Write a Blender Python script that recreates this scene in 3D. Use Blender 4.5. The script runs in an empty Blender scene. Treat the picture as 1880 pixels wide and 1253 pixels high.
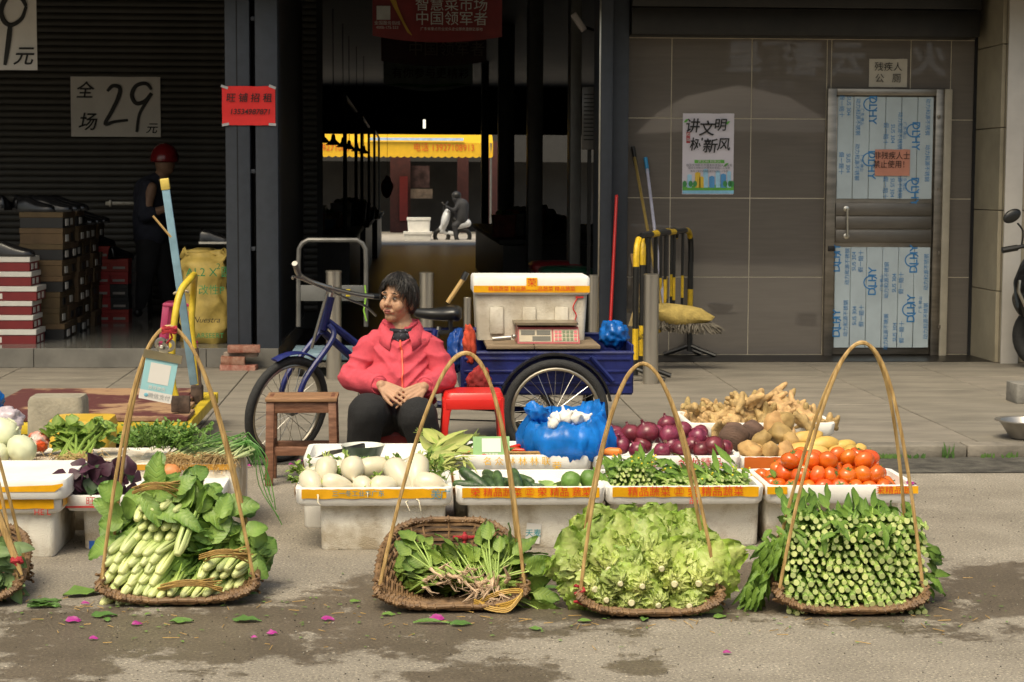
import bpy, bmesh, math, random
from mathutils import Vector, Matrix, Euler, noise
random.seed(7)
S = bpy.context.scene
COL = S.collection
R = math.radians
F, CX, CY = 3400.0, 940.0, 626.5
# ------------------------------------------------------------------ camera, sky, sun, exposure
CAMZ = 1.35
cd = bpy.data.cameras.new('camera'); cam = bpy.data.objects.new('camera', cd); COL.objects.link(cam)
cd.sensor_width = 36.0; cd.lens = F / 1880 * 36; cd.clip_end = 400; cd.clip_start = 0.05
CROT = Matrix.Rotation(-math.atan(193 / F), 3, 'Z') @ Matrix.Rotation(R(90) - math.atan(286 / F), 3, 'X') @ Matrix.Rotation(R(0.25), 3, 'Z')
cam.matrix_world = Matrix.Translation((0, 0, CAMZ)) @ CROT.to_4x4()
S.camera = cam
W = bpy.data.worlds.new('World'); S.world = W; W.use_nodes = True
nt = W.node_tree; bg = nt.nodes['Background']; sky = nt.nodes.new('ShaderNodeTexSky')
sky.sky_type = 'NISHITA'; sky.sun_disc = False
SUN_EL, SUN_AZ = 58, 205        # degrees; azimuth from +Y towards +X: behind the camera, to its left
sky.sun_elevation = R(SUN_EL); sky.sun_rotation = R(SUN_AZ); sky.air_density = 1.0; sky.dust_density = 6.0; sky.ozone_density = 0.6
bg.inputs[1].default_value = 0.10
nt.links.new(sky.outputs[0], bg.inputs[0])
sl = bpy.data.lights.new('sun', 'SUN'); sun = bpy.data.objects.new('sun', sl); COL.objects.link(sun)
sl.energy = 1.5; sl.angle = R(30); sl.color = (1.0, 0.92, 0.80)
sd = Vector((math.sin(R(SUN_AZ)) * math.cos(R(SUN_EL)), math.cos(R(SUN_AZ)) * math.cos(R(SUN_EL)), math.sin(R(SUN_EL))))
sun.rotation_euler = sd.to_track_quat('Z', 'Y').to_euler(); sun.location = (-4, -6, 12)
S.view_settings.view_transform = 'Standard'; S.view_settings.look = 'None'; S.view_settings.gamma = 1
S.view_settings.exposure = 0.82
S.view_settings.use_white_balance = True; S.view_settings.white_balance_temperature = 7150; S.view_settings.white_balance_tint = 3
cd.dof.use_dof = True; cd.dof.focus_distance = 7.0; cd.dof.aperture_fstop = 14
S.cycles.use_denoising = True
S.cycles.max_bounces = 8
# ------------------------------------------------------------------ pixel -> place
def ray(px, py): return CROT @ Vector(((px - CX) / F, -(py - CY) / F, -1.0))
def G(px, py, z=0.0):                      # where the sight line meets the level z
    d = ray(px, py); return Vector((0, 0, CAMZ)) + d * ((z - CAMZ) / d.z)
def V(px, py, Y):                          # where it meets the upright plane at depth Y
    d = ray(px, py); return Vector((0, 0, CAMZ)) + d * (Y / d.y)
def XZ(px, py, Y): p = V(px, py, Y); return p.x, p.z
# ------------------------------------------------------------------ materials
def lin(h):
    h = h.lstrip('#'); o = []
    for i in (0, 2, 4):
        c = int(h[i:i + 2], 16) / 255; o.append(c / 12.92 if c < .04045 else ((c + .055) / 1.055) ** 2.4)
    return tuple(o)
MATS = {}
def mat(name, col, rough=.6, var=.15, ns=8, col2=None, lo=.35, hi=.65, bump=0, bs=60, metal=0, trans=0, rnd=0, spec=.5, tip=None, stretch=None, coat=0, sss=0, vein=0, ridge=False):
    if name in MATS: return MATS[name]
    m = bpy.data.materials.new(name); m.use_nodes = True; MATS[name] = m
    n = m.node_tree.nodes; L = m.node_tree.links; b = n['Principled BSDF']
    if isinstance(col, str): col = lin(col)
    if isinstance(col2, str): col2 = lin(col2)
    if isinstance(tip, str): tip = lin(tip)
    tc = n.new('ShaderNodeTexCoord'); src = tc.outputs['Object']
    if stretch:
        mp = n.new('ShaderNodeMapping'); mp.inputs['Scale'].default_value = stretch; L.new(src, mp.inputs[0]); src = mp.outputs[0]
    nz = n.new('ShaderNodeTexNoise'); nz.inputs['Scale'].default_value = ns; nz.inputs['Detail'].default_value = 6; nz.inputs['Roughness'].default_value = .6
    L.new(src, nz.inputs['Vector'])
    rp = n.new('ShaderNodeValToRGB'); L.new(nz.outputs[0], rp.inputs[0])
    e = rp.color_ramp.elements; e[0].position = lo; e[1].position = hi
    c1 = tuple(max(0, c * (1 - var)) for c in col); c2 = col2 or tuple(min(1, c * (1 + var)) for c in col)
    e[0].color = (*c1, 1); e[1].color = (*c2, 1)
    out = rp.outputs[0]
    if tip is not None:
        at = n.new('ShaderNodeAttribute'); at.attribute_name = 'tt'
        mx = n.new('ShaderNodeMixRGB'); L.new(at.outputs['Fac'], mx.inputs[0]); mx.inputs[1].default_value = (*tip, 1); L.new(out, mx.inputs[2]); out = mx.outputs[0]
    if rnd:
        oi = n.new('ShaderNodeObjectInfo'); mr = n.new('ShaderNodeMapRange'); mr.inputs[3].default_value = 1 - rnd; mr.inputs[4].default_value = 1 + rnd
        L.new(oi.outputs['Random'], mr.inputs[0]); hs = n.new('ShaderNodeHueSaturation'); L.new(mr.outputs[0], hs.inputs['Value']); L.new(out, hs.inputs['Color'])
        mr2 = n.new('ShaderNodeMapRange'); mr2.inputs[3].default_value = .5 + rnd * .06; mr2.inputs[4].default_value = .5 - rnd * .06; L.new(oi.outputs['Random'], mr2.inputs[0]); L.new(mr2.outputs[0], hs.inputs['Hue'])
        out = hs.outputs[0]
    L.new(out, b.inputs['Base Color'])
    b.inputs['Roughness'].default_value = rough; b.inputs['Metallic'].default_value = metal; b.inputs['Specular IOR Level'].default_value = spec
    if coat: b.inputs['Coat Weight'].default_value = coat
    if sss: b.inputs['Subsurface Weight'].default_value = sss; b.inputs['Subsurface Radius'].default_value = (.02, .01, .005); b.inputs['Subsurface Scale'].default_value = .3
    if bump:
        n2 = n.new('ShaderNodeTexNoise'); n2.inputs['Scale'].default_value = bs; n2.inputs['Detail'].default_value = 4; n2.noise_type = 'RIDGED_MULTIFRACTAL' if ridge else 'FBM'; L.new(src, n2.inputs['Vector'])
        bp = n.new('ShaderNodeBump'); bp.inputs['Strength'].default_value = bump; bp.inputs['Distance'].default_value = .01; L.new(n2.outputs[0], bp.inputs['Height']); L.new(bp.outputs[0], b.inputs['Normal'])
    if vein:
        av = n.new('ShaderNodeAttribute'); av.attribute_name = 'vv'; m1 = n.new('ShaderNodeMath'); m1.operation = 'MULTIPLY'; m1.inputs[1].default_value = 6.2832; L.new(av.outputs['Fac'], m1.inputs[0])
        m2 = n.new('ShaderNodeMath'); m2.operation = 'SINE'; L.new(m1.outputs[0], m2.inputs[0]); r2 = n.new('ShaderNodeValToRGB'); L.new(m2.outputs[0], r2.inputs[0]); r2.color_ramp.elements[0].position = .55; r2.color_ramp.elements[0].color = (0, 0, 0, 1); r2.color_ramp.elements[1].position = 1; r2.color_ramp.elements[1].color = (1, 1, 1, 1)
        mv = n.new('ShaderNodeMath'); mv.operation = 'MULTIPLY'; mv.inputs[1].default_value = vein; L.new(r2.outputs[0], mv.inputs[0]); mc = n.new('ShaderNodeMixRGB'); L.new(mv.outputs[0], mc.inputs[0]); L.new(out, mc.inputs[1]); mc.inputs[2].default_value = (*[min(1, c * 2.0 + .04) for c in col], 1); out = mc.outputs[0]; L.new(out, b.inputs['Base Color'])
        bv = n.new('ShaderNodeBump'); bv.inputs['Strength'].default_value = min(.6, vein); bv.inputs['Distance'].default_value = .004; bv.invert = True; L.new(r2.outputs[0], bv.inputs['Height'])
        if b.inputs['Normal'].links: L.new(b.inputs['Normal'].links[0].from_socket, bv.inputs['Normal'])
        L.new(bv.outputs[0], b.inputs['Normal'])
    if trans:
        tr = n.new('ShaderNodeBsdfTranslucent'); L.new(out, tr.inputs[0]); ms = n.new('ShaderNodeMixShader'); ms.inputs[0].default_value = trans
        L.new(b.outputs[0], ms.inputs[1]); L.new(tr.outputs[0], ms.inputs[2]); L.new(ms.outputs[0], n['Material Output'].inputs[0])
    return m
# ------------------------------------------------------------------ mesh builder
def frame(d, up=None):
    d = d.normalized(); up = up or (Vector((0, 0, 1)) if abs(d.z) < .95 else Vector((0, 1, 0)))
    x = up.cross(d)
    if x.length < 1e-6: x = Vector((1, 0, 0)).cross(d)
    x.normalize(); return x, d.cross(x).normalized()
class MB:
    def __init__(s): s.v = []; s.f = []; s.m = []; s.t = []; s.w = []
    def add(s, vs, fs, mi=0, tt=None, vv=None):
        o = len(s.v); s.v += [Vector(v) for v in vs]; s.f += [tuple(i + o for i in f) for f in fs]; s.m += [mi] * len(fs)
        s.t += tt if tt else [1.0] * len(vs); s.w += vv if vv else [0.0] * len(vs); return s
    def box(s, c, size, rot=None, mi=0, bev=0, seg=2):
        bm = bmesh.new(); bmesh.ops.create_cube(bm, size=1); bmesh.ops.scale(bm, vec=size, verts=bm.verts)
        if bev: bmesh.ops.bevel(bm, geom=bm.edges[:], offset=bev, segments=seg, affect='EDGES', profile=.5)
        M = Matrix.Translation(Vector(c)) @ ((rot.to_matrix() if isinstance(rot, Euler) else rot).to_4x4() if rot is not None else Matrix())
        bm.transform(M); bm.verts.index_update()
        s.add([v.co.copy() for v in bm.verts], [[v.index for v in f.verts] for f in bm.faces], mi); bm.free(); return s
    def bar(s, p, q, w, h, up=None, mi=0, bev=0):
        p, q = Vector(p), Vector(q); d = q - p; x, y = frame(d, up)
        M = Matrix((x, y, d.normalized())).transposed(); return s.box((p + q) / 2, (w, h, d.length), M, mi, bev)
    def tube(s, pts, r, n=8, mi=0, cap=True, flat=1.0, up=None, tt=None, closed=False):
        pts = [Vector(p) for p in pts]; k = len(pts); rs = r if isinstance(r, (list, tuple)) else [r] * k
        vs = []; tl = []; px = None
        for i, p in enumerate(pts):
            if closed: d = pts[(i + 1) % k] - pts[i - 1]
            else: d = pts[min(i + 1, k - 1)] - pts[max(i - 1, 0)]
            if px is None or up is not None: x, y = frame(d, up)
            else:
                dn = d.normalized(); x = px - dn * px.dot(dn)
                if x.length < 1e-6: x, y = frame(d)
                x.normalize(); y = dn.cross(x)
            px = x
            for j in range(n):
                a = 2 * math.pi * j / n; vs.append(p + x * math.cos(a) * rs[i] + y * math.sin(a) * rs[i] * flat)
                tl.append(tt[i] if tt else 1.0)
        fs = [(i * n + j, i * n + (j + 1) % n, (i + 1) * n + (j + 1) % n, (i + 1) * n + j) for i in range(k - 1) for j in range(n)]
        if closed: fs += [((k - 1) * n + j, (k - 1) * n + (j + 1) % n, (j + 1) % n, j) for j in range(n)]
        elif cap: fs += [tuple(range(n - 1, -1, -1)), tuple((k - 1) * n + j for j in range(n))]
        return s.add(vs, fs, mi, tl)
    def lathe(s, prof, n=16, M=None, mi=0, cap=True):
        M = M or Matrix(); vs = []
        for r, z in prof:
            for j in range(n): a = 2 * math.pi * j / n; vs.append(M @ Vector((r * math.cos(a), r * math.sin(a), z)))
        k = len(prof); fs = [(i * n + j, i * n + (j + 1) % n, (i + 1) * n + (j + 1) % n, (i + 1) * n + j) for i in range(k - 1) for j in range(n)]
        if cap: fs += [tuple(range(n - 1, -1, -1)), tuple((k - 1) * n + j for j in range(n))]
        return s.add(vs, fs, mi)
    def blob(s, c, rad, rot=None, amp=0, fr=2, nu=14, nv=9, mi=0, seed=0, fn=None):
        c = Vector(c); rad = (rad,) * 3 if isinstance(rad, (int, float)) else rad; M = rot.to_matrix() if isinstance(rot, Euler) else (rot or Matrix.Identity(3))
        vs = []
        for i in range(nv + 1):
            th = math.pi * i / nv
            for j in range(nu):
                a = 2 * math.pi * j / nu; u = Vector((math.sin(th) * math.cos(a), math.sin(th) * math.sin(a), math.cos(th)))
                k = 1 + (amp * noise.noise(u * fr + Vector((seed * 7.3, seed * 3.1, seed))) if amp else 0)
                p = Vector((u.x * rad[0], u.y * rad[1], u.z * rad[2])) * k
                if fn: p = fn(p, u)
                vs.append(c + M @ p)
        fs = [(i * nu + j, (i + 1) * nu + j, (i + 1) * nu + (j + 1) % nu, i * nu + (j + 1) % nu) for i in range(nv) for j in range(nu)]
        return s.add(vs, fs, mi)
    def cap(s, p, q, r0, r1, n=12, mi=0):         # tapered capsule
        p, q = Vector(p), Vector(q); s.blob(p, r0, nu=n, nv=8, mi=mi); s.blob(q, r1, nu=n, nv=8, mi=mi); return s.tube([p, q], [r0, r1], n, mi)
    def loft(s, loops, c0=True, c1=True, mi=0):
        n = len(loops[0]); vs = [p for l in loops for p in l]; k = len(loops)
        fs = [(i * n + j, i * n + (j + 1) % n, (i + 1) * n + (j + 1) % n, (i + 1) * n + j) for i in range(k - 1) for j in range(n)]
        if c0: fs.append(tuple(range(n - 1, -1, -1)))
        if c1: fs.append(tuple((k - 1) * n + j for j in range(n)))
        return s.add(vs, fs, mi)
    def leaf(s, base, d, nrm, L, Wd, droop=.2, fold=.15, nu=5, ruf=0, mi=0, pw=.8, seed=0, tb=.0, ns=2, tmid=.35, rd=1.0, rf=1.0):
        base = Vector(base); d = Vector(d).normalized(); nrm = Vector(nrm); side = d.cross(nrm)
        if side.length < 1e-5: side = d.cross(Vector((.3, .5, .8)))
        side.normalize(); nrm = side.cross(d).normalized(); vs = []; tt = []; vv = []; nc = 2 * ns + 1
        for i in range(nu + 1):
            t = i / nu; w = Wd * .5 * max(.06, math.sin(math.pi * min(1, t ** pw * .93 + .04)) ** rd); c = base + d * L * t * (1 - .25 * abs(droop) * t) - nrm * droop * L * t * t
            for j in range(nc):
                u = (j - ns) / ns; p = c + side * w * u + nrm * fold * w * abs(u)
                if ruf: p += (nrm * noise.noise(Vector((t * 7 * rf + seed, u * 3 * rf, seed * 1.7))) + side * .4 * noise.noise(Vector((t * 9 * rf, u * 3 * rf + seed, 4)))) * ruf * L * (abs(u) * .8 + .2 * t)
                vs.append(p); vv.append(t * 7 - abs(u) * 1.6 + 2); tt.append(max(0, min(1, (tb + (1 - tb) * t ** .7) * (tmid + (1 - tmid) * abs(u)))))
        fs = [(i * nc + j, i * nc + j + 1, (i + 1) * nc + j + 1, (i + 1) * nc + j) for i in range(nu) for j in range(nc - 1)]
        return s.add(vs, fs, mi, tt, vv)
    def xf(s, M):
        s.v = [M @ v for v in s.v]; return s
    def mesh(s, name, mats, smooth=True, ang=38):
        me = bpy.data.meshes.new(name); me.from_pydata([tuple(v) for v in s.v], [], s.f); mats = mats if isinstance(mats, (list, tuple)) else [mats]
        for m in mats: me.materials.append(m)
        if len(mats) > 1: me.polygons.foreach_set('material_index', s.m)
        at = me.attributes.new('tt', 'FLOAT', 'POINT'); at.data.foreach_set('value', s.t)
        at = me.attributes.new('vv', 'FLOAT', 'POINT'); at.data.foreach_set('value', s.w)
        if smooth:
            me.polygons.foreach_set('use_smooth', [True] * len(me.polygons)); me.update()
            if ang < 180: me.set_sharp_from_angle(angle=R(ang))
        me.update(); return me
def link(name, data, parent=None):
    o = bpy.data.objects.new(name, data); COL.objects.link(o)
    if parent: o.parent = parent
    return o
def tag(o, label, cat, group=None):
    o['label'] = label; o['category'] = cat
    if group: o['group'] = group
    return o
def thing(name, label, cat, loc=(0, 0, 0), rz=0, group=None):
    o = link(name, None); o.location = loc; o.rotation_euler = (0, 0, rz); o.empty_display_size = .05; return tag(o, label, cat, group)
def local(parent):            # world -> axes of the thing at the top (parts and sub-parts sit at identity under it)
    while parent.parent: parent = parent.parent
    return parent.matrix_basis.inverted()
def part(mb, name, mats, parent, world=True, smooth=True, ang=38):
    if world: mb.xf(local(parent))
    return link(name, mb.mesh(name, mats, smooth, ang), parent)
def solo(mb, name, mats, label, cat, group=None, smooth=True, ang=38, base=None):     # a thing that is one mesh, origin at its base
    if base is None:
        xs = [v.x for v in mb.v]; ys = [v.y for v in mb.v]; base = Vector(((min(xs) + max(xs)) / 2, (min(ys) + max(ys)) / 2, min(v.z for v in mb.v)))
    mb.xf(Matrix.Translation(-Vector(base))); o = link(name, mb.mesh(name, mats, smooth, ang)); o.location = base; return tag(o, label, cat, group)
def struct(mb, name, mats, parent=None, smooth=False):
    o = link(name, mb.mesh(name, mats, smooth), parent)
    if not parent: o['kind'] = 'structure'
    return o
def dup(o, M=None, parent=None, label=None, group=None):
    c = o.copy(); COL.objects.link(c); c.parent = parent
    if M is not None: c.matrix_basis = M
    if label: c['label'] = label
    if group: c['group'] = group
    for ch in o.children: dup(ch, None, c)
    return c
def fuse(mb, voxel, it=6, fac=.5):            # one closed skin over overlapping solids
    me = mb.mesh('tmp', [], False); o = link('tmp', me)
    md = o.modifiers.new('r', 'REMESH'); md.mode = 'VOXEL'; md.voxel_size = voxel
    if it: sm = o.modifiers.new('s', 'SMOOTH'); sm.iterations = it; sm.factor = fac
    bpy.context.view_layer.update(); e = o.evaluated_get(bpy.context.evaluated_depsgraph_get()); m2 = e.to_mesh()
    r = MB(); r.add([v.co.copy() for v in m2.vertices], [tuple(p.vertices) for p in m2.polygons]); e.to_mesh_clear()
    bpy.data.objects.remove(o); bpy.data.meshes.remove(me); return r
TXT = {}
def text(body, h, at, parent, m, right=(1, 0, 0), up=(0, 0, 1), name='lettering', align='CENTER', sx=1, bold=0, shear=0, sp=1.0):
    key = (body, align, bold, shear, sp)
    if key not in TXT:
        cu = bpy.data.curves.new('t', 'FONT'); cu.body = body; cu.align_x = align; cu.align_y = 'CENTER'; cu.offset = bold; cu.shear = shear; cu.space_character = sp; cu.resolution_u = 3
        o = link('t', cu); bpy.context.view_layer.update(); e = o.evaluated_get(bpy.context.evaluated_depsgraph_get()); me = e.to_mesh()
        TXT[key] = ([v.co.copy() for v in me.vertices], [tuple(p.vertices) for p in me.polygons]); e.to_mesh_clear(); bpy.data.objects.remove(o); bpy.data.curves.remove(cu)
    vs, fs = TXT[key]; r = Vector(right).normalized(); u = Vector(up).normalized(); at = Vector(at); mb = MB()
    mb.add([at + r * v.x * h * sx + u * v.y * h for v in vs], fs); return part(mb, name, m, parent, True, False)
def rrect(cx, cy, lx, ly, r, z, n=4):
    o = []
    for k, (sx, sy) in enumerate(((1, 1), (-1, 1), (-1, -1), (1, -1))):
        for i in range(n + 1):
            a = math.pi / 2 * (k + i / n); o.append(Vector((cx + sx * (lx / 2 - r) + r * math.cos(a), cy + sy * (ly / 2 - r) + r * math.sin(a), z)))
    return o
# ================================================================== THE SETTING
PZ = 0.06                       # pavement level
YK, YS, YT = 9.05, 13.1, 14.0   # kerb, column line, tiled wall
# ---- road: worn concrete with wet patches of their own shape
def road_mat():
    m = bpy.data.materials.new('worn_concrete_road'); m.use_nodes = True; n = m.node_tree.nodes; L = m.node_tree.links; b = n['Principled BSDF']
    tc = n.new('ShaderNodeTexCoord'); P = tc.outputs['Object']
    def nz(scale, det=6, rough=.6):
        q = n.new('ShaderNodeTexNoise'); q.inputs['Scale'].default_value = scale; q.inputs['Detail'].default_value = det; q.inputs['Roughness'].default_value = rough; L.new(P, q.inputs['Vector']); return q.outputs[0]
    def ramp(x, stops):
        r = n.new('ShaderNodeValToRGB'); L.new(x, r.inputs[0]); e = r.color_ramp.elements
        while len(e) < len(stops): e.new(.5)
        for k, (p, c) in zip(e, stops): k.position = p; k.color = (*c, 1) if len(c) == 3 else c
        return r.outputs[0]
    def math_(op, a, bb):
        q = n.new('ShaderNodeMath'); q.operation = op
        for i, x in enumerate((a, bb)):
            if isinstance(x, (int, float)): q.inputs[i].default_value = x
            else: L.new(x, q.inputs[i])
        return q.outputs[0]
    base = ramp(nz(2.2, 10, .7), [(.3, (.175, .153, .122)), (.55, (.25, .221, .180)), (.75, (.33, .296, .245))])
    speck = ramp(nz(110, 3, .7), [(.36, (.25, .25, .25)), (.45, (1, 1, 1)), (.58, (1, 1, 1)), (.66, (2.6, 2.6, 2.4))])
    mx = n.new('ShaderNodeMixRGB'); mx.blend_type = 'MULTIPLY'; mx.inputs[0].default_value = .75; L.new(base, mx.inputs[1]); L.new(speck, mx.inputs[2])
    wet = None
    for px, py, rx, ry in ((330, 1160, 560, 62), (100, 1230, 170, 32), (760, 1130, 330, 75), (1060, 1110, 130, 60), (1660, 1110, 200, 55), (1840, 1080, 190, 50), (1450, 1110, 160, 34), (1170, 1222, 62, 22), (880, 1240, 190, 22), (1250, 1060, 240, 40)):
        c = G(px, py); ex = G(px + rx, py); ey = G(px, py - ry)
        s1 = n.new('ShaderNodeVectorMath'); s1.operation = 'SUBTRACT'; L.new(P, s1.inputs[0]); s1.inputs[1].default_value = c
        s2 = n.new('ShaderNodeVectorMath'); s2.operation = 'DIVIDE'; L.new(s1.outputs[0], s2.inputs[0]); s2.inputs[1].default_value = ((ex - c).length, (ey - c).length, 1)
        s3 = n.new('ShaderNodeVectorMath'); s3.operation = 'LENGTH'; L.new(s2.outputs[0], s3.inputs[0])
        v = math_('SUBTRACT', 1.0, s3.outputs['Value']); wet = v if wet is None else math_('MAXIMUM', wet, v)
    wet = math_('MULTIPLY', wet, 0.75); wet = math_('MAXIMUM', wet, -.6)
    k = math_('ADD', wet, math_('MULTIPLY', math_('SUBTRACT', nz(4.6, 12, .75), .5), 3.2))
    wm = ramp(k, [(.0, (0, 0, 0)), (.22, (1, 1, 1))])
    drk = n.new('ShaderNodeMixRGB'); drk.blend_type = 'MULTIPLY'; L.new(wm, drk.inputs[0]); L.new(mx.outputs[0], drk.inputs[1]); drk.inputs[2].default_value = (.46, .42, .38, 1)
    L.new(drk.outputs[0], b.inputs['Base Color'])
    rr = n.new('ShaderNodeMapRange'); L.new(wm, rr.inputs[0]); rr.inputs[3].default_value = .85; rr.inputs[4].default_value = .5; L.new(rr.outputs[0], b.inputs['Roughness'])
    bp = n.new('ShaderNodeBump'); bp.inputs['Strength'].default_value = .35; bp.inputs['Distance'].default_value = .008; L.new(nz(90, 5), bp.inputs['Height']); L.new(bp.outputs[0], b.inputs['Normal'])
    return m
mb = MB(); mb.add([(-120, -80, 0), (120, -80, 0), (120, 200, 0), (-120, 200, 0)], [(0, 1, 2, 3)]); struct(mb, 'road', road_mat())
# ---- pavement of worn slabs, kerb stones, gutter
M_slab = mat('pavement_concrete', (.19, .169, .138), .85, .30, 1.6, bump=.3, bs=70, rnd=.05, lo=.3, hi=.7, stretch=(1, 3, 1))
mb = MB(); mb.box((0.5, (YK + .15 + 14.6) / 2, PZ / 2 - .012), (22, 14.6 - YK - .15, PZ - .0), ); pav = struct(mb, 'pavement', mat('joint_mortar', (.13, .115, .095), .9, .2))
sm = MB(); sm.box((0, 0, 0), (.794, .794, .03), bev=.004, seg=1); sme = sm.mesh('paving_slab', M_slab, False)
for i in range(-8, 12):
    for j in range(7):
        y = YK + .15 + .4 + j * .8
        o = link('paving_slab', sme, pav); o.location = (i * .8 + .1, y, PZ - .015 + random.uniform(-.0012, .0012)); o.rotation_euler = (0, 0, random.choice((0, math.pi)))
kb = link('kerb', None); kb['kind'] = 'structure'
km = MB(); km.box((0, 0, PZ / 2), (.994, .146, PZ + .002), bev=.008); kme = km.mesh('kerb_stone', mat('kerb_stone', (.17, .152, .125), .85, .3, 5, bump=.4, bs=40, rnd=.1), True)
for i in range(-8, 9):
    o = link('kerb_stone', kme, kb); o.location = (i + .3, YK + .073, random.uniform(-.003, .002))
mb = MB(); gx0 = V(1480, 860, 8.8).x; mb.add([(-8, YK - .14, .004), (gx0, YK - .14, .004), (gx0 + .3, YK - .50, .004), (9, YK - .52, .004), (9, YK - .001, .004), (-8, YK - .001, .004)], [tuple(range(6))])
struct(mb, 'gutter', mat('gutter_silt', (.055, .05, .042), .9, .6, 9, bump=.8, bs=120, lo=.3, hi=.75, col2=(.13, .12, .10)))
# ---- shop floor on a tiled step (left)
XC0 = V(415, 400, YS).x; XC1 = V(460, 400, YS).x; XC2 = V(470, 400, YS).x; XC3 = V(511, 400, YS).x
SF = G(200, 672, PZ); SFZ = V(200, 640, YS).z
M_floor = mat('polished_floor_tile', (.17, .165, .15), .12, .15, 3, spec=.6)
mb = MB(); mb.box((-4.2, 15.2, SFZ / 2), (2 * (4.2 + XC3), 2 * (15.2 - YS) - .02, SFZ)); sf = struct(mb, 'shop_floor', M_floor)
M_riser = mat('grey_riser_tile', (.15, .142, .125), .55, .2, 4, bump=.1, rnd=.06)
x = V(63, 655, YS).x - 2.4
while x < XC0 + .3:
    x1 = min(x + 1.2, XC3); b2 = MB(); b2.box(((x + x1) / 2 - .002, YS - .004, (SFZ + PZ) / 2), (x1 - x - .005, .02, SFZ - PZ - .002), bev=.002, seg=1); struct(b2, 'riser_tile', M_riser, sf); x += 1.2
# ---- rolling shutter behind the shop
YSH = 16.6
sh = thing('rolling_shutter', 'dark grey ribbed rolling shutter closing the back of the shoe shop', 'shutter', (-3.2, YSH, SFZ))
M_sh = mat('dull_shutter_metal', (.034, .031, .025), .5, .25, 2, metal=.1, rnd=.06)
prof = [(-.0, -.0275), (-.005, -.021), (-.007, 0), (-.005, .021), (0, .0272)]
sm = MB(); L2 = 2.4
vs = [(sx * L2, y, z) for sx in (-1, 1) for y, z in prof]; k = len(prof); sm.add(vs, [(i, k + i, k + i + 1, i + 1) for i in range(k - 1)]); slm = sm.mesh('slat', M_sh, True, 60)
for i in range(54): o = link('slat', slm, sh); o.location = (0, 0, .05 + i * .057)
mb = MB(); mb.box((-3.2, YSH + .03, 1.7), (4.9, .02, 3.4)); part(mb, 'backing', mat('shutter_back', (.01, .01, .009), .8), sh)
lp = V(222, 374, YSH - .02); mb = MB(); mb.box(lp, (.27, .02, .035), bev=.004); mb.box(lp + Vector((-.09, -.012, 0)), (.02, .03, .06), bev=.003); mb.box(lp + Vector((.11, -.012, 0)), (.05, .02, .02), bev=.003)
part(mb, 'lock_bar', mat('worn_steel', (.3, .28, .24), .45, .3, 20, metal=.7), sh)
# ---- steel posts between shop and passage
M_post = mat('slate_blue_painted_steel', (.034, .041, .054), .55, .12, 12, bump=.06, bs=150)
def post(x0, x1, y0, dep, z1, label, seam=None):
    t = thing('steel_post', label, 'post', ((x0 + x1) / 2, y0, PZ - .01), group=None)
    mb = MB(); mb.box(((x0 + x1) / 2, y0 + dep / 2, (z1 + PZ) / 2), (x1 - x0, dep, z1 - PZ), bev=.006); part(mb, 'shaft', M_post, t)
    if seam: mb = MB(); mb.box((seam, y0 - .001, (z1 + PZ) / 2), (.006, .006, z1 - PZ - .02)); part(mb, 'seam', mat('dark_gap', (.008, .008, .009), .8), t)
    return t
p1 = post(XC0, XC1, YS, .3, 4.2, 'slate blue steel post nearest the shoe shop', V(436, 300, YS).x)
p2 = post(XC2, XC3, YS, .3, 4.2, 'slate blue steel post at the left edge of the market passage')
for py in (35, 315, 457):
    c = V(465, py, YS + .05); mb = MB(); mb.box(c, (XC2 - XC1 - .002, .05, .03), bev=.004); part(mb, 'bracket', M_post, p1)
mb = MB(); mb.box(((XC1 + XC2) / 2, YS + .28, 2.1), (XC2 - XC1, .02, 4.1)); part(mb, 'infill', mat('dark_gap', (.008, .008, .009), .8), p1)
XR0 = V(1101, 400, 13.6).x; XR1 = V(1123, 400, 13.6).x; XR2 = V(1147, 400, 13.95).x
p3 = post(XR0, XR1, 13.6, .5, 4.2, 'dark steel post at the right edge of the market passage')
p4 = post(XR1 + .002, XR2 - .002, 13.75, .4, 4.2, 'slate blue steel post beside the brown tiled wall')
mb = MB(); mb.box((XR0 - .006, 13.6, 2.1), (.012, .012, 4.0), bev=.002); part(mb, 'edge_trim', mat('bright_steel', (.6, .57, .5), .3, .1, metal=1), p3)
# ---- tiled wall with its door opening
DX0, DZ1 = XZ(1519, 163, YT - .03); DX1 = V(1741, 400, YT - .03).x; DZ0 = PZ
WX0, WX1 = V(1147, 400, YT).x, V(1786, 400, YT).x
tw = thing('tiled_wall', 'brown grey tiled wall left and right of the steel door', 'wall', ((WX0 + WX1) / 2, YT, PZ))
mb = MB(); mb.box(((WX0 + WX1) / 2, YT + .0465, 1.5), (WX1 - WX0, .1, 2.9)); part(mb, 'grout_bed', mat('pale_grout', (.55, .49, .38), .85, .1), tw, smooth=False)
M_tile = mat('brown_grey_wall_tile', (.165, .146, .128), .022, .06, 3, stretch=(1, 1, 14), rnd=.035, spec=.9)
gx = [WX0] + [V(p, 400, YT).x for p in (1230, 1376, 1521, 1665.5)]; gx.append(gx[-1] + .6); gx = [min(g, WX1) for g in gx]
gz = [PZ + .006, .66, 1.26, 1.86, 2.46, 3.0]
def tile(x0, x1, z0, z1):
    if x1 - x0 < .02 or z1 - z0 < .02: return
    g = .0034; mb = MB(); mb.box(((x0 + x1) / 2, YT + .003, (z0 + z1) / 2), (x1 - x0 - 2 * g, .02, z1 - z0 - 2 * g), bev=.0015, seg=1); part(mb, 'tile', M_tile, tw, smooth=False)
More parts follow.
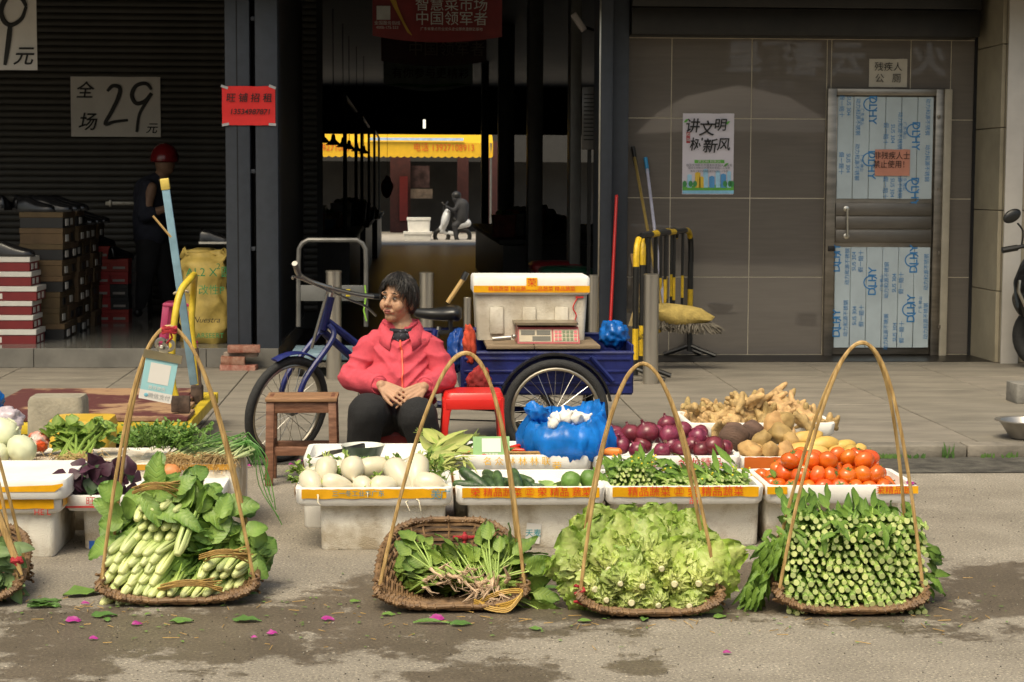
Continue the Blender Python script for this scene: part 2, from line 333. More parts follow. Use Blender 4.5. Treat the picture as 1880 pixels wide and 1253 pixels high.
for a, b_ in zip(gx, gx[1:]):
    for c, d in zip(gz, gz[1:]):
        if b_ <= DX0 or a >= DX1 or c >= DZ1: tile(a, b_, c, d); continue
        tile(a, min(b_, DX0), c, d); tile(max(a, DX1), b_, c, d); tile(max(a, DX0), min(b_, DX1), max(c, DZ1), d)
# ---- header beam over the tiled wall, stone pillar on the right
bm_ = thing('roller_housing', 'black roller shutter housing above the tiled wall', 'beam', ((WX0 + WX1) / 2, 13.8, 2.5))
z0 = V(1400, 60, 13.8).z; M_blk = mat('sooty_black_metal', (.009, .0085, .008), .5, .4, 5, col2=(.016, .014, .012))
hx0, hx1 = V(1160, 30, 13.7).x, V(1800, 30, 13.7).x
for k in range(3):
    mb = MB(); mb.box(((hx0 + hx1) / 2, 13.85 - .03 * (k % 2), z0 + .07 + k * .20), (hx1 - hx0, .3, .196), bev=.006); part(mb, 'housing_rail', M_blk, bm_)
mb = MB(); mb.box(((WX0 + hx0) / 2, 13.9, z0 + .45), (hx0 - WX0 - .004, .2, .9), bev=.01); part(mb, 'end_block', mat('stained_concrete', (.08, .07, .055), .9, .5, 9), bm_)
PX0 = WX1 + .004
pl = thing('stone_pillar', 'beige stone clad pillar right of the steel door', 'pillar', (PX0 + .5, 13.7, PZ - .01))
M_stone = mat('beige_stone_cladding', (.33, .29, .21), .6, .14, 3, rnd=.05, bump=.06, bs=50)
mb = MB(); mb.box((PX0 + .8, 13.9, 2.1), (1.56, 1.05, 4.2)); part(mb, 'core', mat('stone_joint', (.12, .10, .075), .9), pl, smooth=False)
pz = [PZ, V(1815, 532, 13.6).z, V(1815, 386, 13.6).z, V(1815, 236, 13.6).z, V(1815, 85, 13.6).z, 2.98, 3.6, 4.2]
for c, d in zip(pz, pz[1:]):
    mb = MB(); mb.box((PX0 + .008, 13.71, (c + d) / 2), (.03, .66, d - c - .006), bev=.003, seg=1); part(mb, 'stone_slab', M_stone, pl)
    for q in range(2): mb = MB(); mb.box((PX0 + .02 + .39 + q * .78, 13.365, (c + d) / 2), (.774, .03, d - c - .006), bev=.003, seg=1); part(mb, 'stone_slab', M_stone, pl)
mb = MB(); mb.box((WX1 - .012, 13.975, 1.3), (.022, .02, 2.5)); part(mb, 'shadow_gap', mat('dark_gap', (.008, .008, .009), .8), pl)
x0 = V(1838, 600, 13.33).x; x1 = V(1870, 600, 13.33).x; mb = MB(); mb.box(((x0 + x1) / 2, 13.33, 1.55), (x1 - x0, .02, 3.0), bev=.003)
solo(mb, 'white_board', mat('off_white_board', (.52, .49, .45), .6, .08, 3), 'tall narrow off-white board standing against the stone pillar', 'board')
# ---- storey above and the market hall behind
ub = thing('upper_storey', 'plain upper storey of the building over the shops', 'building', (0, 13.2, 3.4))
M_ren = mat('grey_render', (.25, .235, .21), .85, .15, 2)
mb = MB(); mb.box((0, 15.2, 6.2), (22, 3.6, 4.6)); part(mb, 'wall', M_ren, ub, smooth=False)
mb = MB(); mb.box((0, 12.4, 3.82), (22, 2.2, .14), bev=.01); part(mb, 'unseen_shade_canopy', mat('shade_canopy_concrete', (.2, .19, .17), .9, .2, 3), ub)  # unseen overhang, carried forward to darken the walls beneath it
mb = MB(); mb.box((0, 12.55, 3.26), (22, .12, .96), bev=.01); part(mb, 'unseen_sky_blocker', mat('sky_blocker_dark', (.05, .048, .045), .7, .2), ub)  # unseen board added to block high sky and deepen the shop's shade
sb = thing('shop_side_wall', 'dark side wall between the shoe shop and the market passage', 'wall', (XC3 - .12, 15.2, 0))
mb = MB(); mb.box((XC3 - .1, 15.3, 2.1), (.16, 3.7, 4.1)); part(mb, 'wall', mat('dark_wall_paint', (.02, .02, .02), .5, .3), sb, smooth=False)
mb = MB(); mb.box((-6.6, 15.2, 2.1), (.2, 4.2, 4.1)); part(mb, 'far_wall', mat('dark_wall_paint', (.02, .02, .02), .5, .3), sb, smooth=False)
hall = thing('market_hall', 'unlit covered market hall behind the passage', 'building', (0, 27, 0))
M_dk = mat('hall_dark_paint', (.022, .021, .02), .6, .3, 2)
HX0, HX1, HY1 = -4.6, 5.2, 39.5
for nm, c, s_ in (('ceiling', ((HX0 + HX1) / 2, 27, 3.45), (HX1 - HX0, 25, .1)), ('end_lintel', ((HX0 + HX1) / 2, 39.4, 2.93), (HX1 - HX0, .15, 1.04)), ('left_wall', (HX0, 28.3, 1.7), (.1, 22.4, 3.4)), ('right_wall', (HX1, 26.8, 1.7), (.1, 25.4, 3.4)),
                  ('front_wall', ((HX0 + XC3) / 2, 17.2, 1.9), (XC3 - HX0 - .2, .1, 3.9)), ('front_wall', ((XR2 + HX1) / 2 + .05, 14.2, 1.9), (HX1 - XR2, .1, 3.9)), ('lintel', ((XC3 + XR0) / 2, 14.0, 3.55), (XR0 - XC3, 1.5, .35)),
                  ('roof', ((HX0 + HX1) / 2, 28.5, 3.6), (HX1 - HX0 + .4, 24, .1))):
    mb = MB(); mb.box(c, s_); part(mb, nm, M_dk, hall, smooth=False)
def hallfloor():
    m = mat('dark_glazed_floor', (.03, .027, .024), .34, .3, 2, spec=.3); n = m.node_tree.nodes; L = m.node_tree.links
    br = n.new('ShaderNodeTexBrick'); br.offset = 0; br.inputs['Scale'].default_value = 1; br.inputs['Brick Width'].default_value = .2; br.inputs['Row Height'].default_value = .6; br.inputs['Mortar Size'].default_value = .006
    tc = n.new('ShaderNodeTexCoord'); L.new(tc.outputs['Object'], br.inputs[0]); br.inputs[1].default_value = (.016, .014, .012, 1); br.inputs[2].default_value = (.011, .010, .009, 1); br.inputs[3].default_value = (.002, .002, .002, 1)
    L.new(br.outputs[0], n['Principled BSDF'].inputs['Base Color']); return m
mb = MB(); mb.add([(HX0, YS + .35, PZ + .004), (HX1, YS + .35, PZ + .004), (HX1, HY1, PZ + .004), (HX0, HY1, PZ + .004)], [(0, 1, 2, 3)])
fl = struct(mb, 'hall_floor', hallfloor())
mb = MB(); mb.box((.5, 44.6, PZ / 2), (16, 10.2, PZ)); struct(mb, 'far_lane', mat('sunlit_lane', (.34, .31, .27), .8, .2, 3))
# ---- other side of the street, seen only as reflections in the polished tiles
YO = 36.0
def mir(px, py): p = V(px, py, YO); return Vector((p.x, 28 - YO, p.z))
ob = thing('street_building', 'low dark shopfront across the street, mirrored in the wall tiles', 'building', (3, -8.4, 0)); mb = MB(); mb.box((4, -9, 2.7), (26, 1.2, 5.4)); part(mb, 'facade', mat('opposite_facade', (.09, .082, .07), .8, .3, 1), ob, smooth=False)
mb = MB(); mb.box((4, -8.36, 1.3), (25, .05, 2.5)); part(mb, 'shop_opening', mat('dark_gap', (.008, .008, .009), .8), ob, smooth=False)
M_sgn = mat('white_sign_letter', (.8, .8, .78), .5)
for ch, px, py in (('火', 1705, 112), ('云', 1556, 112), ('春', 1478, 112), ('植', 1430, 108), ('星', 1366, 106)): text(ch, .72, mir(px, py), ob, M_sgn, right=(-1, 0, 0), bold=.03)
text('古分店', .22, mir(1425, 158), ob, M_sgn, right=(-1, 0, 0), sp=1.4)
for i, (px0, px1, pt, pb, lab) in enumerate(((1148, 1500, 166, 250, 'large pale parasol across the street, mirrored in the left tiles'), (1440, 1800, 175, 262, 'second pale parasol across the street, mirrored near the door'))):
    a, b_ = mir(px0, pb), mir(px1, pb); top = mir((px0 + px1) / 2, pt); c = Vector(((a.x + b_.x) / 2, -6.3 , 0)); r_ = (b_.x - a.x) / 2; t = thing('parasol', lab, 'parasol', c); mb = MB(); mb.lathe([(r_, a.z), (r_ * .8, a.z + (top.z - a.z) * .42), (r_ * .5, a.z + (top.z - a.z) * .78), (.02, top.z)], 8, Matrix.Translation(c), cap=False); part(mb, 'canopy', mat('pale_canopy', (.5, .44, .4), .8, trans=.25), t); mb = MB(); mb.tube([c, c + Vector((0, 0, top.z))], .025, 8); part(mb, 'pole', M_post, t); mb = MB(); mb.lathe([(.3, 0), (.3, .06), (.05, .1)], 16, Matrix.Translation(c)); part(mb, 'base', M_post, t)
# ================================================================== BACK LAYER: signs, shop, passage, door
M_ink = mat('black_ink', (.008, .008, .008), .6, .1)
M_red_ink = mat('red_ink', (.5, .02, .02), .6, .1)
M_paper = mat('white_paper', (.62, .60, .57), .8, .06, 3)
UPV, RT = Vector((0, 0, 1)), Vector((1, 0, 0))
def sheet(name, label, x0, y0, x1, y1, Y, m, cat='sign', th=.002, curl=.006, seed=1, pn='paper'):
    a = V(x0, y1, Y); b = V(x1, y0, Y); t = thing(name, label, cat, ((a.x + b.x) / 2, Y, a.z)); mb = MB(); nx, nz_ = 12, 8; vs = []
    for k in (0, 1):
        for i in range(nx + 1):
            for j in range(nz_ + 1):
                u, w = i / nx, j / nz_; e = max(abs(u - .5), abs(w - .5)) * 2
                vs.append((a.x + (b.x - a.x) * u, Y - .001 + k * th - curl * max(0, noise.noise(Vector((u * 3 + seed, w * 3, seed)))) * e ** 3, a.z + (b.z - a.z) * w + .004 * noise.noise(Vector((u * 4, w, seed))) * (1 if w in (0, 1) else 0)))
    q = nz_ + 1; N = (nx + 1) * q
    fs = [(i * q + j, (i + 1) * q + j, (i + 1) * q + j + 1, i * q + j + 1) for i in range(nx) for j in range(nz_)]
    mb.add(vs, fs + [tuple(N + i for i in reversed(f)) for f in fs]); part(mb, pn, m, t); return t, a, b
def tx(t, body, px, py, h, Y, m, **k): return text(body, h, V(px, py, Y - .012), t, m, **k)
YB = YSH - .025
t, a, b = sheet('price_sign', 'white paper price sign reading 29 yuan on the rolling shutter', 131, 142, 294, 251, YB, M_paper)
def brush(t, strokes, Y, r, m=M_ink):          # brush strokes given as pixel polylines
    mb = MB()
    for st in strokes:
        k = len(st); pts = [V(x, y, Y - .012) for x, y in st]
        if k > 2:
            out = []
            for i in range(k - 1):
                p0, p1, p2, p3 = pts[max(i - 1, 0)], pts[i], pts[i + 1], pts[min(i + 2, k - 1)]
                for s_ in range(5): u = s_ / 5; out.append(.5 * (2 * p1 + (p2 - p0) * u + (2 * p0 - 5 * p1 + 4 * p2 - p3) * u * u + (3 * p1 - p0 - 3 * p2 + p3) * u ** 3))
            pts = out + [pts[-1]]
        mb.tube(pts, [r * (.7 + .45 * math.sin(math.pi * (i / (len(pts) - 1)) ** .7)) for i in range(len(pts))], 6, flat=.15, up=Vector((0, -1, 0)))
    return part(mb, 'lettering', m, t)
brush(t, [[(197, 168), (207, 158), (220, 162), (217, 180), (205, 205), (193, 228), (210, 224), (235, 221)], [(278, 165), (268, 154), (250, 158), (242, 175), (250, 190), (266, 186), (278, 172), (272, 182), (256, 210), (251, 243)]], YB, .016)
tx(t, '全', 155, 168, .155, YB, M_ink, shear=.15, bold=.012); tx(t, '场', 160, 226, .165, YB, M_ink, shear=.2, bold=.012); tx(t, '元', 278, 237, .10, YB, M_ink, shear=.25, bold=.012)
t, a, b = sheet('price_sign', 'white paper price sign with a big 9 cut by the picture edge', -95, -30, 66, 128, 14.2, M_paper, seed=4)
brush(t, [[(48, 12), (38, -4), (15, -6), (2, 18), (8, 40), (22, 46), (40, 34), (48, 12)], [(19, 44), (15, 80), (9, 120)]], 14.2, .017)
tx(t, '元', 42, 105, .15, 14.2, M_ink, shear=.25, bold=.015)
mb = MB(); mb.tube([V(-60, -30, 14.2), V(-60, -400, 14.2)], .004, 6); mb.tube([V(50, -30, 14.2), V(50, -400, 14.2)], .004, 6); part(mb, 'hanging_cord', M_ink, t)
t, a, b = sheet('red_notice', 'bright red handwritten notice with a phone number taped across the steel posts', 408, 159, 505, 230, YS - .012, mat('red_paper', (.85, .03, .03), .7, .05), curl=.02)
tx(t, '旺 铺 招 租', 457, 181, .066, YS - .016, M_ink, shear=.1, bold=.01); tx(t, '13534987871', 459, 206, .052, YS - .016, M_ink, shear=.15, bold=.012)
for cx, cy in ((412, 160), (500, 160), (414, 229), (500, 229)):
    mb = MB(); mb.box(V(cx, cy, YS - .02), (.05, .001, .018), Euler((0, R(random.uniform(-25, 25)), 0))); part(mb, 'tape', mat('clear_tape', (.5, .5, .5), .2, .05), t)
# ---- shoe boxes
def cardbox(mb, c, s, lid=.35, mi=(0, 1)):
    mb.box((c[0], c[1], c[2] + s[2] * (1 - lid) / 2), (s[0] * .97, s[1] * .97, s[2] * (1 - lid)), mi=mi[0]); mb.box((c[0], c[1], c[2] + s[2] * (1 - lid / 2)), (s[0], s[1], s[2] * lid), mi=mi[1], bev=.003, seg=1)
M_mar = mat('maroon_card', (.17, .012, .014), .6, .1); M_wht = mat('white_card', (.62, .60, .55), .6, .06); M_brn = mat('brown_card', (.10, .064, .030), .8, .2, rnd=.15); M_rc = mat('red_card', (.30, .02, .015), .5, .1, rnd=.08); M_bkc = mat('black_card', (.012, .012, .012), .5, .1)
fz = SFZ; Y0 = 13.45
x1 = V(62, 600, Y0).x; hh = .147 * 1.0; ys = [636, 592, 548, 507, 568, 525]
zz = [V(30, y, Y0).z for y in (634, 605, 579, 553, 526, 499, 472)]
for i in range(6):
    h = zz[i + 1] - zz[i]; dx = (.015, -.005, -.01, .025, -.012, -.02)[i]
    t = thing('shoe_box', 'maroon shoe box with a white lid, number %s from the floor in the front stack' % ('one two three four five six'.split()[i]), 'shoe box', (x1 - .19 + dx, Y0 + .17, zz[i]), group='front stack of maroon shoe boxes')
    mb = MB(); mb.box((0, 0, h * .32), (.375, .33, h * .62), bev=.002, seg=1); part(mb, 'box_body', M_mar, t, False); mb = MB(); mb.box((0, 0, h * .81), (.385, .345, h * .36), bev=.003, seg=1); part(mb, 'lid', M_wht, t, False)
    
    for c_, s_ in (((-.10, -.166, h * .32), (.09, .003, h * .36)), ((.189, -.08, h * .32), (.003, .07, h * .4)), ((.189, .06, h * .32), (.003, .07, h * .4))): mb = MB(); mb.box(c_, s_); part(mb, 'size_label', M_wht, t, False)
def shoe(name, label, p, rz, s=1.0, sole=M_blk, group='black leather shoes on show'):
    t = thing(name, label, 'shoe', p, rz, group); mb = MB()
    pr = [(-.135, .028, .085), (-.12, .034, .095), (-.06, .036, .09), (-.02, .038, .075), (.03, .042, .058), (.08, .045, .045), (.12, .036, .036), (.142, .012, .022)]
    loops = [[Vector((x * s, w * s * math.cos(a), .012 + max(0, hgt * s * math.sin(a)))) for a in [math.pi * k / 10 for k in range(11)]] for x, w, hgt in pr]
    mb.loft(loops); part(mb, 'upper', mat('black_leather', (.01, .01, .011), .22, .2), t, False, ang=80)
    mb = MB(); mb.loft([[Vector((x * s * 1.02, w * s * 1.05 * q, z)) for x, w, _ in pr for q in (1,)] + [Vector((x * s * 1.02, -w * s * 1.05, z)) for x, w, _ in reversed(pr)] for z in (0, .016)]); part(mb, 'sole', sole, t, False)
    return t
zt = zz[6]
shoe('dress_shoe', 'black dress shoe on top of the maroon shoe boxes', (x1 - .16, Y0 + .08, zt), R(-8), 1.15); shoe('dress_shoe', 'second black dress shoe behind the one on the maroon boxes', (x1 - .2, Y0 + .2, zt), R(-4), 1.15)
# wall of brown boxes running back into the shop
bx = x1 + .0
for j in range(6):
    for i in range(8):
        y = 14.0 + j * .34; z = fz + i * .118
        if i == 7 and j > 2: continue
        t = thing('shoe_box', 'plain brown card shoe box in the long stack behind the maroon boxes', 'shoe box', (bx - .03 + random.uniform(-.02, .02), y, z), group='brown shoe boxes stacked along the shop side')
        mb = MB(); cardbox(mb, (0, 0, 0), (.32, .325, .116)); part(mb, 'box_body', [M_brn if random.random() < .8 else M_bkc, M_brn], t, False)
        mb = MB(); mb.box((.158, 0, .04), (.008, .1, .05)); part(mb, 'size_label', M_wht if random.random() < .5 else M_bkc, t, False)
    for q in range(2): shoe('dress_shoe', 'black shoe standing on the brown shoe box stack', (bx - .08 + q * .12, 14.0 + j * .34, fz + (8 if j < 3 else 7) * .118), R(-20 + 10 * q), 1.1)
for i in range(3): shoe('dress_shoe', 'black shoe at the picture edge on the brown boxes', (bx - .35 + .1 * i, 14.3 + .1 * i, fz + .95), R(80), 1.1)
# red box columns in the middle of the shop
for c, (pxc, ytop, n_) in enumerate(((186, 442, 6), (219, 464, 5))):
    xx = V(pxc, 500, 15.6).x
    for i in range(n_):
        red = not (c == 1 and i in (1, 2)); z = fz + i * .106
        t = thing('shoe_box', ('red shoe box with white label in the %s column' % ('left', 'right')[c]) if red else 'dark brown shoe box between red ones in the right column', 'shoe box', (xx + random.uniform(-.006, .006), 15.75, z), group='red shoe boxes standing mid shop')
        mb = MB(); cardbox(mb, (0, 0, 0), (.155, .3, .104)); part(mb, 'box_body', [M_rc, M_rc] if red else [M_bkc, M_bkc], t, False)
        mb = MB(); mb.box((0, -.152, .03), (.10, .004, .02)); part(mb, 'size_label', mat('grey_print', (.3, .27, .24), .7), t, False)
    shoe('dress_shoe', 'dark shoe on top of the %s red box column' % ('left', 'right')[c], (xx, 15.7, fz + n_ * .106), R(60), 1.0)
for i in range(5):
    t = thing('shoe_box', 'dark shoe box in the dim stack right of the red boxes', 'shoe box', (V(252, 500, 15.9).x, 15.95, fz + i * .11), group='dim dark shoe boxes'); mb = MB(); cardbox(mb, (0, 0, 0), (.2, .3, .108)); part(mb, 'box_body', [mat('dark_card', (.03, .026, .022), .6), M_bkc], t, False)
# ---- man with helmet inside the shop
def person_parts(t, body, cloth, skin):
    pass
YM = 15.9; k = YM / F
def pm(px, py, dy=0): return V(px, py, YM + dy)
man = thing('person', 'person in dark clothes and red helmet walking inside the shoe shop', 'person', V(285, 580, YM).xy.to_3d() + Vector((0, 0, fz)))
mb = MB(); mb.blob(pm(303, 300), (.085, .10, .11)); mb.cap(pm(298, 318), pm(290, 335), .055, .06); mb.cap(pm(300, 305, -.02), pm(310, 312, -.02), .05, .04)
mb.cap(pm(278, 345, -.2), pm(268, 395, -.22), .05, .042); mb.cap(pm(268, 395, -.22), pm(300, 385, -.3), .042, .034); mb.blob(pm(307, 384, -.32), (.045, .03, .04)); mb.cap(pm(290, 340), pm(282, 400), .1, .1)
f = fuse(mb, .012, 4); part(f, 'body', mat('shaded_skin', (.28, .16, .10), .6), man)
mb = MB(); mb.cap(pm(288, 338), pm(278, 360), .10, .15); mb.cap(pm(278, 355), pm(276, 430), .155, .15); mb.cap(pm(272, 345, -.17), pm(264, 396, -.2), .075, .065); mb.cap(pm(290, 345, .16), pm(306, 395, .15), .07, .06); mb.cap(pm(264, 396, -.2), pm(280, 392, -.27), .06, .055)
f = fuse(mb, .014, 4)
for v in f.v: v += Vector((0, 0, 0)) + Vector((noise.noise(v * 9), noise.noise(v * 9 + Vector((5, 0, 0))), 0)) * .012
part(f, 'shirt', mat('navy_work_shirt', (.02, .022, .035), .85, .2, 20), man)
mb = MB(); mb.cap(pm(276, 430), pm(268, 500, -.1), .13, .085); mb.cap(pm(268, 500, -.1), pm(258, 566, -.05), .08, .06); mb.cap(pm(283, 430, .05), pm(302, 500, .05), .13, .085); mb.cap(pm(302, 500, .05), pm(312, 568, .12), .08, .06)
part(fuse(mb, .014, 4), 'trousers', mat('black_trousers', (.012, .012, .014), .9, .2), man)
mb = MB(); mb.cap(pm(252, 574, -.12), pm(262, 572, 0), .035, .04); mb.cap(pm(306, 576, .05), pm(318, 573, .15), .035, .04); part(fuse(mb, .012, 2), 'shoes', M_bkc, man)
mb = MB(); mb.blob(pm(302, 291), (.122, .14, .13), fn=lambda p, u: Vector((p.x, p.y, max(p.z, -.035)))); hl = part(mb, 'helmet', mat('red_helmet', (.20, .012, .015), .2, .1), man)
mb = MB(); mb.add([pm(x, y, dy) for dy in (-.13, .13) for x, y in ((316, 285), (332, 283), (346, 294), (338, 302))] , [(0, 1, 5, 4), (1, 2, 6, 5), (2, 3, 7, 6)]); part(mb, 'visor', mat('smoke_visor', (.05, .045, .045), .1), hl)
# ---- yellow woven sack, sneakers on it, pink stool, bricks
YSK = 13.6
def sk(px, py, dy=0): return V(px, py, YSK + dy)
sack = thing('woven_sack', 'yellow woven plastic sack with green print leaning on the steel post', 'sack', G(376, 634, SFZ))
loops = []
for py, x0, x1_, dp in ((633, 340, 416, .10), (628, 334, 419, .15), (590, 334, 420, .17), (540, 332, 418, .16), (500, 334, 417, .14), (480, 332, 416, .10), (468, 338, 417, .05), (460, 336, 414, .03)):
    a = sk(x0, py); b = sk(x1_, py); c = (a + b) / 2; w = (b.x - a.x) / 2; lp = []
    for j in range(28):
        an = 2 * math.pi * j / 28; q = Vector((math.copysign(abs(math.cos(an)) ** .6, math.cos(an)) * w, math.copysign(abs(math.sin(an)) ** .7, math.sin(an)) * dp, 0))
        lp.append(c + q + Vector((noise.noise(Vector((j * .7, py * .05, 1))), noise.noise(Vector((j * .7, py * .05, 7))), (noise.noise(Vector((j * .9, 3, 3))) * 1.2 if py < 470 else 0))) * .045)
    loops.append(lp)
fine = []
for a_, b_ in zip(loops, loops[1:]):
    for s_ in range(4): fine.append([p.lerp(q, s_ / 4) for p, q in zip(a_, b_)])
fine.append(loops[-1]); cs = sk(376, 550)
for i, lp in enumerate(fine):
    for j, p in enumerate(lp):
        d = Vector((p.x - cs.x, p.y - cs.y, 0)).normalized(); a_ = math.atan2(d.y, d.x); w_ = (1 - abs(noise.noise(Vector((math.cos(a_) * 1.6, math.sin(a_) * 1.6 + i * .05, i * .16))))) ** 4 * .05 - .022; lp[j] = p + d * w_ * min(1, i / 3)
mb = MB(); mb.loft(fine); part(mb, 'bag', mat('yellow_woven_plastic', (.52, .38, .10), .6, .25, 7, bump=1.0, bs=9, ridge=True), sack, ang=180)
M_grn = mat('green_print', (.03, .25, .09), .7)
for body, px, py, h in (('AL2 X 圆', 384, 501, .085), ('改性P', 388, 534, .075), ('2', 401, 490, .06)): text(body, h, sk(px, py, -.205), sack, M_grn)
text('Nuestra', .06, sk(378, 588, -.215), sack, M_ink, shear=.4); text('GLARSEERT', .05, sk(378, 617, -.205), sack, M_grn)
sh_ = shoe('sneaker', 'dark sneaker with white sole lying above the yellow sack', sk(400, 448, .1) , R(5), 1.0, M_wht, None)
mb = MB(); mb.box(sk(385, 454, .25) - Vector((0, 0, .32)), (.36, .3, .60), bev=.004); solo(mb, 'shoe_box_stack', mat('dark_card', (.03, .026, .022), .6), 'dark carton behind the yellow sack carrying a sneaker', 'carton')
t = thing('pink_stool', 'pink plastic stool half hidden behind the yellow trolley handle', 'stool', G(325, 640, SFZ)); Yp = 13.5
mb = MB(); a = V(305, 560, Yp); b = V(350, 560, Yp)
mb.box(((a.x + b.x) / 2, Yp + .12, a.z), (b.x - a.x + .05, .28, .03), bev=.012); part(mb, 'seat', mat('pink_plastic', (.55, .06, .16), .35, .08), t)
for sx in (0, 1):
    for sy in (0, 1): mb = MB(); q = (a if sx == 0 else b); mb.bar((q.x + (sx * 2 - 1) * .0, Yp + sy * .24, a.z - .01), (q.x + (sx * 2 - 1) * .03, Yp - .02 + sy * .28, SFZ), .05, .02, bev=.005); part(mb, 'leg', MATS['pink_plastic'], t)
M_brick = mat('worn_red_brick', (.30, .085, .05), .9, .3, 20, bump=.6, bs=60, rnd=.12, col2=(.36, .2, .15))
for i, (x0, y0, x1_, y1, col) in enumerate(((402, 671, 449, 688, 'red brick at the bottom left'), (447, 672, 470, 690, 'orange red brick at the bottom right'), (404, 656, 448, 672, 'red brick in the second course'), (410, 648, 472, 657, 'grey mortared brick in the third course'), (416, 636, 476, 649, 'dusty pink brick on top'))):
    Y = 12.85 + (.06 if i == 3 else 0); a = V(x0, y1, Y); b = V(x1_, y0, Y); mb = MB(); mb.box((0, 0, 0), (b.x - a.x, .115, max(.03, b.z - a.z)), Euler((0, 0, R((3, -6, 2, -2, 4)[i]))), bev=.005); mb.xf(Matrix.Translation(((a.x + b.x) / 2, Y + .08, (a.z + b.z) / 2)))
    solo(mb, 'brick', M_brick if i not in (3,) else mat('mortared_brick', (.3, .24, .2), .9, .3, 20, bump=.6), col + ' of the small pile by the steel post', 'brick', 'small pile of bricks')
# ---- passage: banners, stalls, pillars, far end
M_bred = mat('banner_red', (.20, .012, .014), .5, .1); M_bw = mat('banner_white', (.55, .55, .52), .6); M_by = mat('banner_yellow', (.5, .28, .03), .5)
def banner(label, x0, y0, x1_, y1, Y, m, sag):
    a = V(x0, y1, Y); b = V(x1_, y0, Y); t = thing('hanging_banner', label, 'banner', ((a.x + b.x) / 2, Y, b.z)); mb = MB(); n_ = 12
    vs = []
    for i in range(n_ + 1):
        u = i / n_; vs += [(a.x + (b.x - a.x) * u, Y + .02 * math.sin(u * 9), a.z - sag * math.sin(math.pi * u)), (a.x + (b.x - a.x) * u, Y, b.z)]
    vs += [(x, y + .006, z) for x, y, z in vs]; q = 2 * (n_ + 1); fs = [(2 * i, 2 * i + 2, 2 * i + 3, 2 * i + 1) for i in range(n_)]
    mb.add(vs, fs + [tuple(q + i for i in reversed(f)) for f in fs]); part(mb, 'cloth', m, t)
    mb = MB(); mb.tube([(a.x, Y, b.z), (b.x, Y, b.z)], .012, 6); mb.tube([(a.x + .1, Y, b.z), (a.x + .1, Y, 3.42)], .004, 5); mb.tube([(b.x - .1, Y, b.z), (b.x - .1, Y, 3.42)], .004, 5); part(mb, 'rail', M_blk, t); return t
Y = 15.2
t = banner('dark red market banner with white slogan hanging nearest in the passage', 684, -25, 922, 66, Y, M_bred, .05)
tx(t, '智慧菜市场', 829, 10, .118, Y - .04, M_bw); tx(t, '中国领军者', 829, 36, .118, Y - .04, M_bw); tx(t, '广东省重点农业龙头企业服务连锁云基地', 829, 54, .028, Y - .04, M_bw); tx(t, '全国服务热线', 711, 43, .035, Y - .04, M_bw); tx(t, '4000-175-333', 711, 51, .032, Y - .04, M_bw)
mb = MB(); mb.add([V(x, y, Y - .025) for x, y in ((706, -20), (722, 12), (748, 60), (757, 66), (742, 40), (730, 12), (722, -20))], [tuple(range(7))]); part(mb, 'yellow_stripe', M_by, t)
mb = MB(); mb.box(V(704, 24, Y - .03), (.11, .004, .11)); part(mb, 'code_panel', M_bw, t)
t = banner('second dark red banner hanging deeper in the passage', 700, 70, 893, 112, 19.5, mat('banner_dull_red', (.05, .01, .01), .6), .05); tx(t, '中国领军者', 820, 92, .16, 19.4, mat('dull_print', (.2, .15, .12), .7))
t = banner('pale green and white banner hanging in the middle of the hall', 704, 112, 868, 154, 23, mat('pale_banner', (.5, .55, .5), .6, trans=.6), .09); tx(t, '有你参与更精彩', 790, 136, .135, 22.94, mat('maroon_print', (.07, .01, .02), .7))
mb = MB(); aa = [V(x, y, 22.96) for x, y in ((706, 156), (740, 158), (786, 162), (830, 158), (866, 156), (840, 153), (786, 156), (735, 153))]; mb.add(aa, [(0, 1, 7), (1, 2, 6, 7), (2, 3, 5, 6), (3, 4, 5)]); part(mb, 'green_hills', mat('green_print2', (.06, .2, .04), .7), t)
t = banner('faint grey banner farthest back in the hall', 722, 216, 828, 236, 33, mat('dim_banner', (.08, .08, .075), .6), .08)
# hall pillars (right) and posts
M_gp = mat('grey_hall_pillar', (.10, .10, .095), .4, .15)
for i, (x0, x1_, Y, lab) in enumerate(((1046, 1066, 15.4, 'pale grey pillar just inside the passage on the right'), (969, 996, 19, 'grey hall pillar second from the entrance'), (915, 944, 24, 'grey hall pillar third from the entrance'), (884, 897, 31, 'slim grey hall pillar at the far end'))):
    a = V(x0, 400, Y).x; b = V(x1_, 400, Y).x; t = thing('hall_pillar', lab, 'pillar', ((a + b) / 2, Y, PZ)); mb = MB(); mb.box(((a + b) / 2, Y + .15, 1.75), (b - a, .3, 3.38), bev=.01); part(mb, 'shaft', M_gp, t); mb = MB(); mb.box(((a + b) / 2, Y + .15, PZ + .06), (b - a + .03, .33, .1), bev=.006); part(mb, 'plinth', M_blk, t)
t = thing('notice_board', 'dark notice board with rows of print beside the passage post', 'notice board', V(1083, 500, 14.6)); a, b = V(1068, 275, 14.6), V(1098, 160, 14.6)
mb = MB(); mb.box(((a.x + b.x) / 2, 14.6, (a.z + b.z) / 2), (b.x - a.x, .02, b.z - a.z), bev=.003); part(mb, 'board', mat('board_grey', (.10, .095, .09), .3), t)
for i in range(12): mb = MB(); mb.box(((a.x + b.x) / 2, 14.586, b.z - .06 - i * .032), ((b.x - a.x) * .8, .003, .01)); part(mb, 'print_line', M_blk, t)
mb = MB(); mb.box(((a.x + b.x) / 2, 14.62, (a.z + PZ) / 2), (.03, .02, a.z - PZ)); part(mb, 'stand', M_blk, t)
